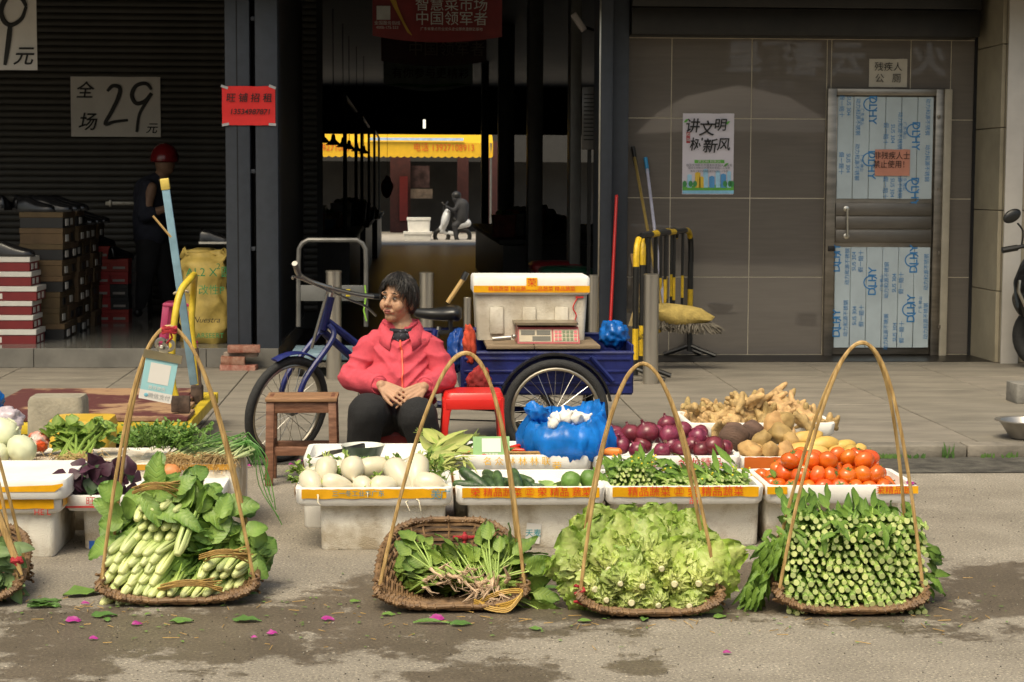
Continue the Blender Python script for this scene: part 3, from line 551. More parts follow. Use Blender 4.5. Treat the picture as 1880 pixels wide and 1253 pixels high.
# low bins and stalls at right inside
for i, (px, py, Y, c, lab) in enumerate(((1040, 490, 15.0, (.012, .05, .03), 'dark green wheeled bin just inside the passage'), (1020, 480, 15.6, (.12, .01, .012), 'dark red wheeled bin behind the green one'))):
    p = V(px, py, Y); t = thing('wheeled_bin', lab, 'bin', (p.x, Y, PZ)); m = mat('bin_%d' % i, c, .35, .1); mb = MB(); mb.loft([rrect(p.x, Y, .3 + .1 * q, .3 + .08 * q, .04, PZ + .06 + (p.z - PZ - .12) * q) for q in (0, .5, 1)]); part(mb, 'body', m, t); mb = MB(); mb.loft([rrect(p.x, Y, .43 * s_, .42 * s_, .05, p.z - .06 + z) for z, s_ in ((0, 1), (.03, 1.02), (.055, .9), (.065, .6))]); part(mb, 'lid', m, t)
    for sx in (-1, 1): mb = MB(); mb.tube([(p.x + sx * .13, Y + .1, PZ + .06), (p.x + sx * .17, Y + .1, PZ + .06)], .06, 12); part(mb, 'wheel', M_blk, t)
M_steel = mat('dull_stainless', (.38, .36, .33), .35, .2, 6, metal=.8)
def stall(x0, x1_, Y0, Y1, z, lab):
    t = thing('market_counter', lab, 'counter', ((x0 + x1_) / 2, (Y0 + Y1) / 2, PZ)); mb = MB(); mb.box(((x0 + x1_) / 2, (Y0 + Y1) / 2, z), (x1_ - x0, Y1 - Y0, .06), bev=.01); part(mb, 'counter_top', mat('counter_tile', (.06, .058, .052), .6, .1), t)
    mb = MB(); mb.box(((x0 + x1_) / 2, (Y0 + Y1) / 2, (z + PZ) / 2 - .02), (x1_ - x0 - .1, Y1 - Y0 - .1, z - PZ - .04)); part(mb, 'counter_base', mat('counter_base', (.035, .033, .03), .4, .2), t)
    for y in (Y0 + .1, Y1 - .1): mb = MB(); mb.tube([(x1_ - .1, y, z), (x1_ - .1, y, 2.3)], .022, 8); part(mb, 'upright', M_blk, t)
    mb = MB(); mb.tube([(x1_ - .1, Y0, 2.3), (x1_ - .1, Y1, 2.3)], .022, 8); part(mb, 'hanging_rail', M_blk, t); return t
stall(-3.4, V(655, 400, 21).x, 20, 24.5, .78, 'dark tiled market counter nearest on the left of the hall'); stall(-3.4, V(680, 400, 27).x, 26, 31, .78, 'market counter in the middle on the left of the hall'); stall(-3.4, V(700, 400, 34).x, 32.5, 38, .78, 'market counter at the far left end of the hall')
stall(V(905, 440, 22).x, 4.5, 20.5, 29, .72, 'long dark market counter on the right of the hall')
rg = random.Random(3)
for i, (px, Y, z) in enumerate([(530 + 12 * q, 20.6 + .35 * q, .81) for q in range(9)] + [(640 + 7 * q, 27 + .5 * q, .81) for q in range(6)] + [(925 + 14 * q, 21.5 + .5 * q, .75) for q in range(8)]):
    x_ = V(px, 400, Y).x; w_, h_ = rg.uniform(.25, .42), rg.uniform(.12, .32); t = thing('stall_crate', ('dim crate on the left counter' if px < 640 else 'dim crate on the middle counter' if px < 700 else 'dim crate on the right counter'), 'crate', (x_, Y, z), group='crates on the market counters')
    mb = MB(); mb.loft([rrect(0, 0, w_ * s_, .3 * s_, .02, h_ * u) for u, s_ in ((0, .9), (.9, 1), (1, 1.03))]); part(mb, 'crate_body', mat('stall_crate_%d' % (i % 4), ((.30, .29, .27), (.05, .10, .16), (.16, .10, .05), (.22, .05, .03))[i % 4], .6, .3), t, False); mb = MB()
    for q in range(7): mb.blob((rg.uniform(-.3, .3) * w_, rg.uniform(-.1, .1), h_ + .01), rg.uniform(.03, .05), amp=.2, nu=8, nv=6)
    part(mb, 'goods', mat('stall_goods_%d' % (i % 3), ((.08, .16, .04), (.35, .12, .05), (.35, .3, .2))[i % 3], .6, .3), t, False)
def hang(kind, lab, px, py, Y, w, h, m, m2):
    p = V(px, py, Y); t = thing(kind, lab, 'bag', (p.x, Y, p.z - h / 2)); mb = MB(); mb.blob(p, (w / 2, .06, h / 2), amp=.3, fn=lambda q, u: Vector((q.x * (1 - .35 * max(0, u.z)), q.y, q.z))); part(mb, 'bag', m, t); mb = MB(); mb.tube([p + Vector((0, 0, h * .45)), p + Vector((0, 0, max(.2, 2.3 - p.z)))], .004, 5); part(mb, 'string', M_blk, t)
    mb = MB(); mb.box(p + Vector((0, -.06, 0)), (w * .5, .01, h * .2)); part(mb, 'print', m2, t)
M_pl = mat('pale_plastic', (.45, .42, .42), .4); M_plr = mat('faded_red_plastic', (.4, .06, .06), .5); M_plo = mat('orange_plastic', (.4, .2, .08), .5)
hang('hanging_bag', 'orange bag hanging at the left stall', 540, 335, 20.2, .1, .28, M_plo, M_pl); hang('hanging_bag', 'white and pink bag hanging second at the left stall', 556, 343, 20.2, .12, .26, M_pl, M_plr); hang('hanging_bag', 'small red and white bag hanging third at the left stall', 570, 340, 20.2, .07, .2, M_plr, M_pl); hang('hanging_bag', 'red white and blue bag hanging by the far red wall', 711, 343, 33, .22, .38, M_plr, M_pl)
for i, (px, Y) in enumerate(((592, 20.4), (612, 22), (630, 24), (641, 26), (655, 28), (668, 30))):
    p = V(px, 262 + 4 * i, Y); t = thing('pendant_lamp', ('unlit pendant lamp number %s along the left stalls' % 'one two three four five six'.split()[i]), 'lamp', (p.x, Y, p.z), group='unlit pendant lamps over the stalls'); mb = MB(); mb.lathe([(.02, .12), (.03, .06), (.09, 0), (.088, -.004), (.02, .05)], 12, Matrix.Translation(p)); part(mb, 'shade', M_blk, t); mb = MB(); mb.tube([p + Vector((0, 0, .1)), (p.x, Y, 3.42)], .006, 5); part(mb, 'cord', M_blk, t)
p = V(779, 228, 30); t = thing('strip_lamp', 'short white lamp tube hanging in the hall', 'lamp', p); mb = MB(); mb.tube([p + Vector((0, 0, -.07)), p + Vector((0, 0, .07))], .022, 8); m = mat('lamp_glow', (.8, .8, .75), .4); m.node_tree.nodes['Principled BSDF'].inputs['Emission Color'].default_value = (1, .97, .88, 1); m.node_tree.nodes['Principled BSDF'].inputs['Emission Strength'].default_value = .8; part(mb, 'tube', m, t); mb = MB(); mb.tube([p, (p.x, 30, 3.42)], .004, 5); part(mb, 'cord', M_blk, t)
# security camera on the passage corner
p = V(1066, 40, 14.4); t = thing('security_camera', 'small white security camera under the passage ceiling', 'camera', p); mb = MB(); mb.bar(p + Vector((-.06, 0, .06)), p + Vector((.03, 0, -.07)), .05, .05, bev=.01); part(mb, 'camera_body', M_pl, t); mb = MB(); mb.tube([p + Vector((.02, 0, -.04)), p + Vector((.1, .05, -.06)), p + Vector((.12, .3, -.04))], .012, 6); part(mb, 'arm', M_blk, t)
# far end: facade, awning, boxes, scooter
fb = thing('far_shop', 'shop across the far lane with dark opening and red walls', 'building', (-.5, 50.5, 0)); M_fr = mat('far_red_wall', (.05, .01, .009), .7, .2)
mb = MB(); mb.box((-1, 52.5, 4.5), (16, 1, 5)); part(mb, 'wall', mat('far_wall', (.02, .019, .018), .8), fb); mb = MB(); mb.box((-1, 54.2, 1.2), (16, .2, 3.4)); part(mb, 'shop_back', M_dk, fb)
for px, w in ((735, .55), (850, .3), (560, .5), (905, .5)): c = V(px, 380, 50.6); mb = MB(); mb.box((c.x, 50.8, 1.3), (w, .4, 2.5)); part(mb, 'pier', M_fr, fb)
mb = MB(); mb.box(V(741, 365, 50.5), (.22, .04, 1.2)); part(mb, 'couplet', mat('couplet_red', (.16, .01, .01), .6), fb); mb = MB(); mb.box(V(773, 356, 50.9), (.62, .5, .26)); part(mb, 'shop_counter', mat('shop_counter', (.17, .13, .10), .6, .3), fb)
mb = MB(); c = V(772, 325, 51); mb.box(c, (.5, .05, .6)); part(mb, 'picture_panel', mat('picture_dark', (.05, .03, .03), .3, .6, 6), fb)
YA = 48.0
aw = thing('awning', 'bright yellow shop awning with scalloped edge and phone number', 'awning', V(700, 288, YA)); a, b = V(528, 286, YA), V(905, 263, YA); M_aw = mat('yellow_awning', (.62, .36, .012), .6, .06)
mb = MB(); n_ = 120; vs = []
for i in range(n_ + 1): u = i / n_; x = a.x + (b.x - a.x) * u; vs += [(x, YA, a.z - .035 * abs(math.sin(u * math.pi * 30))), (x, YA, b.z), (x, YA + 1.6, b.z + .75)]
mb.add(vs, [f for i in range(n_) for f in ((3 * i, 3 * i + 3, 3 * i + 4, 3 * i + 1), (3 * i + 1, 3 * i + 4, 3 * i + 5, 3 * i + 2))]); part(mb, 'fabric', M_aw, aw, smooth=False)
M_or = mat('orange_print', (.6, .10, .01), .6)
for px in (600, 815): text('电话 13927108913', .24, V(px, 272, YA - .02), aw, M_or, sx=.85)
mb = MB(); mb.box(V(765, 256, YA - .05), (V(856, 256, YA).x - V(684, 256, YA).x, .06, .07)); part(mb, 'roller', mat('pale_blue_roller', (.35, .5, .75), .4), aw)
for x in (a.x + .05, b.x - .05): mb = MB(); mb.tube([(x, YA + .02, b.z), (x, YA + .1, PZ)], .03, 8); part(mb, 'pole', M_gp, aw)
M_foam = mat('white_foam', (.74, .72, .68), .7, .08, 6, bump=.15, bs=200)
for i, (x0, y0, x1_, y1, Y, lab) in enumerate(((748, 400, 790, 426, 43.4, 'upper foam box stacked at the far end of the hall'), (742, 426, 792, 446, 43.2, 'lower foam box at the far end of the hall'))):
    a, b = V(x0, y1, Y), V(x1_, y0, Y); t = thing('foam_box', lab, 'foam box', ((a.x + b.x) / 2, Y, a.z), group='foam boxes at the far end'); mb = MB(); mb.loft([rrect((a.x + b.x) / 2, Y + .2, (b.x - a.x) * s_, .4 * s_, .03, z) for z, s_ in ((a.z, .94), (b.z - .06, 1))]); part(mb, 'box_body', M_foam, t); mb = MB(); mb.loft([rrect((a.x + b.x) / 2, Y + .2, (b.x - a.x) * 1.05, .43, .03, z) for z in (b.z - .06, b.z)]); part(mb, 'lid', M_foam, t)
# scooter with rider far away
Ysc = 43.8; ks = Ysc / F
def sp_(px, py, dy=0): return V(px, py, Ysc + dy)
t = thing('scooter', 'white motor scooter parked at the far end of the hall', 'scooter', G(825, 446, PZ)); M_scw = mat('scooter_white', (.65, .66, .68), .25, .05)
mb = MB(); mb.blob(sp_(818, 402), (.10, .2, .27), Euler((0, .25, 0)), nu=16); mb.cap(sp_(812, 420), sp_(812, 426), .09, .07); mb.cap(sp_(820, 428), sp_(838, 430), .06, .06); mb.cap(sp_(842, 412), sp_(858, 410), .13, .10); part(fuse(mb, .03, 3), 'fairing', M_scw, t)
for px in (811, 850):
    mb = MB(); c = sp_(px, 434); mb.tube([c + Vector((.16 * math.cos(q / 20 * 6.283), 0, .16 * math.sin(q / 20 * 6.283))) for q in range(20)], .05, 8, closed=True); part(mb, 'wheel', M_blk, t)
mb = MB(); mb.tube([sp_(812, 372, -.25), sp_(817, 378), sp_(822, 371, .25)], .02, 6); mb.tube([sp_(817, 378), sp_(815, 400)], .04, 6); part(mb, 'handlebar', M_blk, t); mb = MB(); mb.cap(sp_(836, 405), sp_(852, 404), .09, .09); part(mb, 'seat', M_blk, t)
rd = thing('person', 'dark dressed person sitting on the far scooter', 'person', G(845, 446, PZ)); mb = MB()
mb.cap(sp_(847, 402), sp_(848, 378), .16, .17); mb.cap(sp_(844, 374, -.1), sp_(833, 388, -.15), .06, .05); mb.cap(sp_(833, 388, -.15), sp_(820, 380, -.2), .05, .04); mb.cap(sp_(850, 404), sp_(835, 415, -.1), .1, .08); mb.cap(sp_(835, 415, -.1), sp_(838, 440, -.1), .07, .05); mb.blob(sp_(838, 364), (.10, .10, .13)); mb.cap(sp_(846, 374), sp_(840, 368), .07, .06)
part(fuse(mb, .025, 3), 'body', mat('rider_clothes', (.03, .03, .034), .8, .3, 4), rd); mb = MB(); mb.blob(sp_(838, 359), (.115, .12, .10)); part(mb, 'hair', M_bkc, rd)
# ---- steel bollards
def bollard(px, y0, y1, w, Y, lab):
    a = V(px - w / 2, y1, Y); b = V(px + w / 2, y0, Y); r = (b.x - a.x) / 2; t = thing('bollard', lab, 'bollard', ((a.x + b.x) / 2, Y, PZ)); c = Matrix.Translation(((a.x + b.x) / 2, Y, PZ))
    h = b.z - PZ; mb = MB(); mb.lathe([(r, 0), (r, h - .012)], 24, c); part(mb, 'tube', mat('brushed_stainless', (.50, .47, .42), .28, .12, 8, metal=.9, stretch=(1, 1, .1)), t); mb = MB(); mb.lathe([(r * 1.05, h - .016), (r * 1.05, h - .004), (r * .9, h), (.001, h)], 24, c); part(mb, 'cap', MATS['brushed_stainless'], t)
bollard(613, 497, 690, 28, 12.3, 'tall stainless bollard behind the tricycle handlebar'); bollard(783, 500, 690, 26, 12.4, 'stainless bollard just right of the seated woman'); bollard(858, 546, 690, 14, 12.0, 'slim stainless bollard left of the tricycle foam box'); bollard(1089, 505, 690, 20, 12.3, 'stainless bollard right of the tricycle foam box'); bollard(1195, 503, 690, 30, 12.0, 'stainless bollard standing inside the striped barrier')
# ---- grey hand truck standing in the passage
Yh = 12.9; t = thing('hand_truck', 'grey folding hand truck standing behind the tricycle', 'hand truck', G(610, 640, PZ)); M_gs = mat('grey_tube_steel', (.16, .155, .145), .4, .2, metal=.5)
def hp(px, py, dy=0): return V(px, py, Yh + dy)
arc = [hp(548, 600), hp(548, 480)] + [hp(572 - 24 * math.cos(q), 464 - 24 * math.sin(q)) for q in (.3, .8, 1.3)] + [hp(648 + 24 * math.sin(q), 464 - 24 * math.cos(q)) for q in (.3, .8, 1.3)] + [hp(672, 480), hp(672, 600)]
mb = MB(); mb.tube(arc, .017, 8); part(mb, 'handle_hoop', M_gs, t); a, b = hp(550, 553), hp(670, 524); mb = MB(); mb.box(((a.x + b.x) / 2, Yh, (a.z + b.z) / 2), (b.x - a.x, .012, b.z - a.z), bev=.003); part(mb, 'panel', mat('panel_grey', (.13, .13, .125), .4), t)
mb = MB(); mb.box(hp(500, 522) + Vector((.02, 0, 0)), (.0, .0, .0)); a, b = hp(540, 620), hp(682, 615); mb = MB(); mb.box(((a.x + b.x) / 2, Yh - .2, PZ + .14), (b.x - a.x, .62, .05), bev=.015); part(mb, 'deck', mat('pale_blue_plastic', (.16, .24, .30), .5, .2), t)
for sx in (a.x + .07, b.x - .07):
    for y in (-.42, .02): mb = MB(); mb.tube([(sx - .015, Yh + y, PZ + .055), (sx + .015, Yh + y, PZ + .055)], .055, 14); part(mb, 'wheel', M_blk, t)
mb = MB(); mb.box(hp(639, 538, -.01), (.03, .004, .05)); part(mb, 'sticker', mat('yellow_sticker', (.6, .45, .02), .5), t)
mb = MB(); mb.tube([hp(670, 524, -.02), hp(672, 545, -.03), hp(668, 570, -.02), hp(673, 590, -.02)], .006, 5); part(mb, 'green_cord', mat('lime_cord', (.3, .6, .08), .6), t)
# ---- red pole leaning on the post
mb = MB(); a, b = G(1117, 671, PZ), V(1132, 361, 13.58); mb.tube([a, b], .012, 10); mb.blob(b, .013); o = solo(mb, 'red_pole', mat('red_gloss_pole', (.55, .015, .012), .3, .05), 'thin red pole leaning on the dark steel post', 'pole')
# ---- steel door in the tiled wall
YD = YT - .035
dr = thing('steel_door', 'stainless steel door still covered in blue printed protective film', 'door', ((DX0 + DX1) / 2, YD, PZ)); M_ss = mat('door_stainless', (.26, .235, .20), .34, .25, 3, metal=.85, stretch=(1, 1, 6)); M_film = mat('pale_blue_film', (.50, .585, .62), .3, .10, 3, bump=.25, bs=9, ridge=True)
fx0, fx1 = DX0, DX1; dl, drr, dtp = V(1531, 400, YD).x, V(1712, 400, YD).x, V(1600, 176, YD).z
for c, s_ in ((((fx0 + dl) / 2, YD, (DZ1 + PZ) / 2), (dl - fx0, .06, DZ1 - PZ)), (((drr + V(1727, 400, YD).x) / 2, YD, (DZ1 + PZ) / 2), (V(1727, 400, YD).x - drr, .06, DZ1 - PZ)), (((dl + drr) / 2, YD, (DZ1 + dtp) / 2), (drr - dl, .06, DZ1 - dtp))):
    mb = MB(); mb.box(c, s_, bev=.004); part(mb, 'frame', M_ss, dr)
mb = MB(); x_ = V(1727, 400, YD).x; mb.box(((x_ + fx1) / 2, YD - .01, (DZ1 + PZ) / 2), (fx1 - x_ - .003, .05, DZ1 - PZ), bev=.004); part(mb, 'outer_frame', mat('beige_frame', (.42, .38, .30), .5, .1), dr)
zA0, zA1, zB0, zB1 = V(1620, 367, YD).z, V(1620, 177, YD).z, V(1620, 640, YD).z, V(1620, 453, YD).z
mb = MB(); mb.box(((dl + drr) / 2, YD + .02, (dtp + PZ) / 2), (drr - dl - .006, .03, dtp - PZ - .02), bev=.003); leafo = part(mb, 'door_leaf', M_ss, dr)
for z0_, z1_ in ((zA0, zA1), (zB0, zB1)):
    n_ = 6
    for i in range(n_):
        xa = dl + .012 + (drr - dl - .024) * i / n_; xb = dl + .012 + (drr - dl - .024) * (i + 1) / n_; mb = MB(); mb.box(((xa + xb) / 2, YD - .002, (z0_ + z1_) / 2), (xb - xa - .003, .014, z1_ - z0_ - .01), bev=.003, seg=1); part(mb, 'film_panel', M_film, leafo)
for py0, py1 in ((374, 396), (398, 420), (423, 445)):
    a, b = V(1531, py1, YD), V(1712, py0, YD); mb = MB(); mb.box(((a.x + b.x) / 2, YD - .003, (a.z + b.z) / 2), (b.x - a.x - .02, .02, b.z - a.z), bev=.004); part(mb, 'bare_rail', mat('brown_steel', (.17, .155, .135), .4, .12, 4, metal=.7, stretch=(1, 1, 5)), leafo)
mb = MB(); a, b = V(1553, 384, YD), V(1553, 434, YD); mb.tube([a, a + Vector((0, -.05, 0)), b + Vector((0, -.05, 0)), b], .009, 8); mb.lathe([(.022, 0), (.022, .01), (.012, .014)], 14, Matrix.Translation(a + Vector((0, -.008, 0))) @ Matrix.Rotation(R(90), 4, 'X')); mb.lathe([(.022, 0), (.022, .01), (.012, .014)], 14, Matrix.Translation(b + Vector((0, -.008, 0))) @ Matrix.Rotation(R(90), 4, 'X')); part(mb, 'handle', mat('bright_steel', (.6, .57, .5), .3, .1, metal=1), leafo)
for py in (215, 348, 464, 600): mb = MB(); mb.tube([V(1724, py - 3, YD - .035), V(1724, py + 3, YD - .035)], .012, 8); part(mb, 'hinge', M_ss, dr)
mb = MB(); mb.box(V(1526, 457, YD - .03), (.05, .03, .04), bev=.004); part(mb, 'lock', M_blk, dr)
M_blu = mat('blue_film_print', (.04, .22, .50), .5, .05); DN = Vector((0, 0, -1)); yD = YD - .012
def ring(px, py, r):
    mb = MB(); c = V(px, py, yD); mb.tube([c + Vector((r * math.cos(q / 18 * 5.2 + .6), 0, r * .9 * math.sin(q / 18 * 5.2 + .6))) for q in range(19)], .005, 5, flat=.3, up=Vector((0, -1, 0))); part(mb, 'logo_ring', M_blu, leafo)
def film(px, py, dn=True, logo=True):
    rt = DN if dn else UPV; u = RT if dn else -RT
    if logo: text('DLHY', .085, V(px, py + (6 if dn else -6), yD), leafo, M_blu, rt, u, bold=.015); ring(px - 3, py - 4, .055)
def ft(body, h, px, py, dn=True): text(body, h, V(px, py, yD), leafo, M_blu, DN if dn else UPV, RT if dn else -RT)
for px, py in ((1602, 196), (1681, 244), (1600, 297), (1679, 346)): film(px, py)
for px, py in ((1549, 195), (1548, 300), (1630, 246), (1629, 345)): ft('SUS 304', .043, px + 9, py); ft('假一赔十', .043, px - 4, py)
for px, py in ((1575, 215), (1573, 298), (1652, 240), (1652, 330), (1703, 215), (1702, 300)): ft('动力和源不锈钢', .04, px, py)
for px, py in ((1583, 215), (1582, 300), (1661, 240), (1661, 335)): ft('广东·佛山', .03, px, py)
for px, py in ((1602, 523), (1678, 482), (1673, 573), (1536, 600), (1536, 480)): film(px, py, False)
for px, py in ((1570, 480), (1571, 580), (1644, 520), (1645, 610)): ft('SUS 304', .043, px - 2, py, False); ft('假一赔十', .043, px + 11, py, False)
for px, py in ((1556, 490), (1553, 585), (1628, 515), (1627, 610), (1701, 500), (1700, 590)): ft('动力和源不锈钢', .04, px, py, False)
for px, py in ((1619, 520), (1690, 560)): ft('广东·佛山', .03, px, py, False)
t, a, b = sheet('pink_notice', 'salmon pink notice taped on the steel door film', 1606, 275, 1671, 323, YD - .022, mat('salmon_paper', (.62, .27, .19), .8, .08)); tx(t, '非残疾人士', 1638, 287, .062, YD - .024, M_ink, sx=.9); tx(t, '禁止使用！', 1636, 303, .062, YD - .024, M_ink, sx=.9)
t, a, b = sheet('paper_sign', 'white paper toilet sign above the steel door', 1595, 109, 1666, 160, YT - .012, mat('cream_paper', (.56, .52, .44), .8, .05)); tx(t, '残疾人', 1631, 124, .072, YT - .014, M_ink); tx(t, '公', 1615, 145, .072, YT - .014, M_ink); tx(t, '厕', 1646, 145, .072, YT - .014, M_ink)
# ---- civic poster
YP = YT - .012
t, a, b = sheet('poster', 'white civic poster with brush lettering and a cartoon city on the tiled wall', 1252, 209, 1348, 357, YP, mat('poster_white', (.66, .62, .68), .5, .03), 'poster', curl=.002); yp = YP - .002
for ch, px, py, h in (('讲', 1271, 233, .112), ('文', 1297, 238, .12), ('明', 1322, 231, .10), ('树', 1278, 267, .105), ('新', 1303, 270, .115), ('风', 1328, 267, .105)): tx(t, ch, px, py, h, yp - .004, M_ink, shear=.12, bold=.012)
def pp(name, pts, m, dy=0): mb = MB(); mb.add([V(x, y, YP - .005 - dy) for x, y in pts], [tuple(range(len(pts)))]); part(mb, name, m, t, smooth=False)
pp('printed_water', [(1253, 349), (1347, 349), (1347, 356), (1253, 356)], mat('print_sky', (.25, .55, .75), .5)); pp('printed_lawn', [(1253, 350)] + [(1253 + 94 * q / 12, 341 + 3 * math.sin(q * 1.3)) for q in range(13)] + [(1347, 350)], mat('print_green', (.12, .42, .06), .5), .001)
for x0, y0, w, c in ((1262, 322, 8, 0), (1276, 318, 10, 1), (1291, 312, 9, 0), (1302, 325, 10, 2), (1314, 315, 8, 0), (1323, 321, 10, 2), (1335, 316, 7, 0), (1284, 326, 8, 1)): pp('printed_house', [(x0, 345), (x0 + w, 345), (x0 + w, y0), (x0 + w / 2, y0 - 2), (x0, y0)], (mat('print_pale_blue', (.35, .62, .8), .5), mat('print_yellow', (.75, .5, .05), .5), mat('print_blue', (.08, .3, .6), .5))[c], .002 + .0004 * c)
for x0 in (1257, 1268, 1276, 1331, 1340, 1344): pp('printed_tree', [(x0 + 4 * math.cos(q), 338 + 6 * math.sin(q)) for q in [k * .785 for k in range(8)]], mat('print_dark_green', (.05, .28, .08), .5), .0035)
pp('green_ribbon', [(1275, 294), (1330, 294), (1330, 300), (1275, 300)], mat('print_green', (.12, .42, .06), .5)); pp('red_seal', [(1260, 243), (1267, 243), (1267, 263), (1260, 263)], mat('seal_red', (.4, .02, .03), .5))
for px, py in ((1260, 222), (1336, 226), (1333, 303)): pp('printed_leaf', [(px - 5, py + 3), (px, py - 3), (px + 5, py - 3), (px, py + 3)], mat('print_green', (.12, .42, .06), .5))
for py, h in ((304, .022), (309, .02), (315, .018)): tx(t, '倡导文明新风共建美好家园人人有责', 1302, py, h, yp, mat('small_print', (.15, .15, .2), .6))
tx(t, '讲文明 树新风', 1302, 297, .028, YP - .003, M_paper); tx(t, '和', 1263.5, 248, .03, YP - .003, M_paper); tx(t, '谐', 1263.5, 257, .03, YP - .003, M_paper)
# ================================================================== MIDDLE LAYER
M_yel = mat('hazard_yellow', (.62, .40, .02), .45, .15, 30); M_bkt = mat('black_enamel', (.012, .012, .012), .35, .2)
def smooth_path(pts, k=5):
    pts = [Vector(p) for p in pts]; out = []
    for i in range(len(pts) - 1):
        p0, p1, p2, p3 = pts[max(i - 1, 0)], pts[i], pts[i + 1], pts[min(i + 2, len(pts) - 1)]
        for s_ in range(k): u = s_ / k; out.append(.5 * (2 * p1 + (p2 - p0) * u + (2 * p0 - 5 * p1 + 4 * p2 - p3) * u * u + (3 * p1 - p0 - 3 * p2 + p3) * u ** 3))
    return out + [pts[-1]]
def striped(mb, pts, r, seg=.14, off=0):
    pts = [Vector(p) for p in pts]; fine = []
    for a, b in zip(pts, pts[1:]):
        n_ = max(1, int((b - a).length / .02)); fine += [a.lerp(b, i / n_) for i in range(n_)]
    fine.append(pts[-1]); acc = off; run = [fine[0]]; cur = int(acc / seg) % 3
    for a, b in zip(fine, fine[1:]):
        acc += (b - a).length; c = int(acc / seg) % 3; run.append(b)
        if c != cur: mb.tube(run, r, 8, mi=1 if cur == 1 else 0); run = [b]; cur = c
    if len(run) > 1: mb.tube(run, r, 8, mi=1 if cur == 1 else 0)
def barrier(A, B, label):
    A, B = Vector((*A, 0)), Vector((*B, 0)); d = (B - A).normalized(); t = thing('crowd_barrier', label, 'barrier', (A + B) / 2 + Vector((0, 0, PZ))); up = Vector((0, 0, 1)); z0, z1 = .34, 1.02
    c = .14; L = (B - A).length
    P = lambda s_, z: A + d * s_ + up * z
    hoop = [P(0, .10), P(0, z1 - c)] + [P(c - c * math.cos(q), z1 - c + c * math.sin(q)) for q in (.5, 1.05)] + [P(c, z1), P(L - c, z1)] + [P(L - c + c * math.sin(q), z1 - c + c * math.cos(q)) for q in (.5, 1.05)] + [P(L, z1 - c), P(L, .10)]
    mb = MB(); striped(mb, hoop, .021, .2, .1); part(mb, 'hoop', [M_bkt, M_yel], t); mb = MB(); striped(mb, [P(0, z0), P(L, z0)], .016, .1, .05); part(mb, 'lower_rail', [M_bkt, M_yel], t)
    for i in range(1, 6): mb = MB(); striped(mb, [P(L * i / 6, z0), P(L * i / 6, z1)], .011, .17, .0); part(mb, 'bar', [M_bkt, M_yel], t)
    sd_ = d.cross(up)
    for s_ in (.0, L): mb = MB(); mb.tube(smooth_path([P(s_, PZ + .012) - sd_ * .2, P(s_, .11) - sd_ * .09, P(s_, .14), P(s_, .11) + sd_ * .09, P(s_, PZ + .012) + sd_ * .2]), .016, 8); part(mb, 'foot', M_bkt, t)
a, b = G(1166, 700, PZ), G(1266, 655, PZ); barrier(a.xy, b.xy, 'black and yellow striped barrier standing by the tiled wall'); a, b = G(1178, 692, PZ), G(1240, 652, PZ); barrier(a.xy, b.xy, 'second striped barrier folded against the first one')
t = thing('dust_mop', 'flat yellow dust mop with grey fringe hooked on the striped barrier', 'mop', V(1225, 590, 12.9)); c = V(1240, 578, 12.85)
mb = MB(); mb.blob(c, (.27, .10, .075), Euler((0, R(6), 0)), amp=.2, nu=24); part(mb, 'mop_pad', mat('mop_yellow', (.45, .33, .10), .9, .2, 20, bump=.5, bs=80), t)
mb = MB()
for i in range(900):
    u = random.uniform(-1, 1); side = random.random(); p = c + Vector((u * .26, -.02 + random.uniform(-.05, .03), -.03 - .02 * (1 - u * u) - u * .026)); ex = .06 if u > .7 else 0; q = p + Vector((random.uniform(-.03, .03) + ex, random.uniform(-.03, .03), -random.uniform(.03, .08))); mb.tube([p, (p + q) / 2 + Vector((random.uniform(-.01, .01), 0, 0)), q], .0035, 3)
o = part(mb, 'fringe', mat('mop_fringe', (.16, .14, .11), .9, .3), t); o['kind'] = 'stuff'
mb = MB(); a, b = V(1165, 290, 13.93), V(1214, 560, 12.95); mb.tube([a, b], .012, 10); part(mb, 'handle', mat('gold_handle', (.42, .30, .10), .3, .1, metal=.4), t); mb = MB(); mb.tube([V(1162, 270, 13.96), V(1167, 300, 13.925)], .015, 10); part(mb, 'grip', M_blk, t)
t = thing('squeegee', 'white handled mop with blue grip leaning on the tiled wall', 'mop', V(1223, 590, 13.1)); mb = MB(); mb.tube([V(1188, 310, 13.93), V(1221, 575, 13.1)], .012, 10); part(mb, 'handle', mat('lilac_handle', (.50, .50, .62), .35), t); mb = MB(); mb.tube([V(1185, 290, 13.96), V(1189, 318, 13.92)], .015, 10); part(mb, 'grip', mat('blue_grip', (.02, .25, .5), .4), t)
mb = MB(); mb.box(V(1222, 580, 13.1), (.1, .06, .05), bev=.01); part(mb, 'clamp', M_bw, t)
t = thing('broom', 'straw broom head standing behind the striped barrier', 'broom', G(1172, 640, PZ)); mb = MB()
for i in range(160): a = 6.28 * random.random(); q = random.random() ** .5 * .09; top = V(1176, 548, 13.2); mb.tube([top + Vector((math.cos(a) * .02, math.sin(a) * .02, .02)), top + Vector((math.cos(a) * q, math.sin(a) * q * .5, -.2))], .003, 3)
part(mb, 'bristles', mat('straw', (.35, .26, .12), .9, .3), t); mb = MB(); mb.tube([V(1176, 548, 13.2), V(1160, 468, 13.5)], .013, 8); part(mb, 'handle', mat('wood_pole', (.3, .18, .08), .6), t)
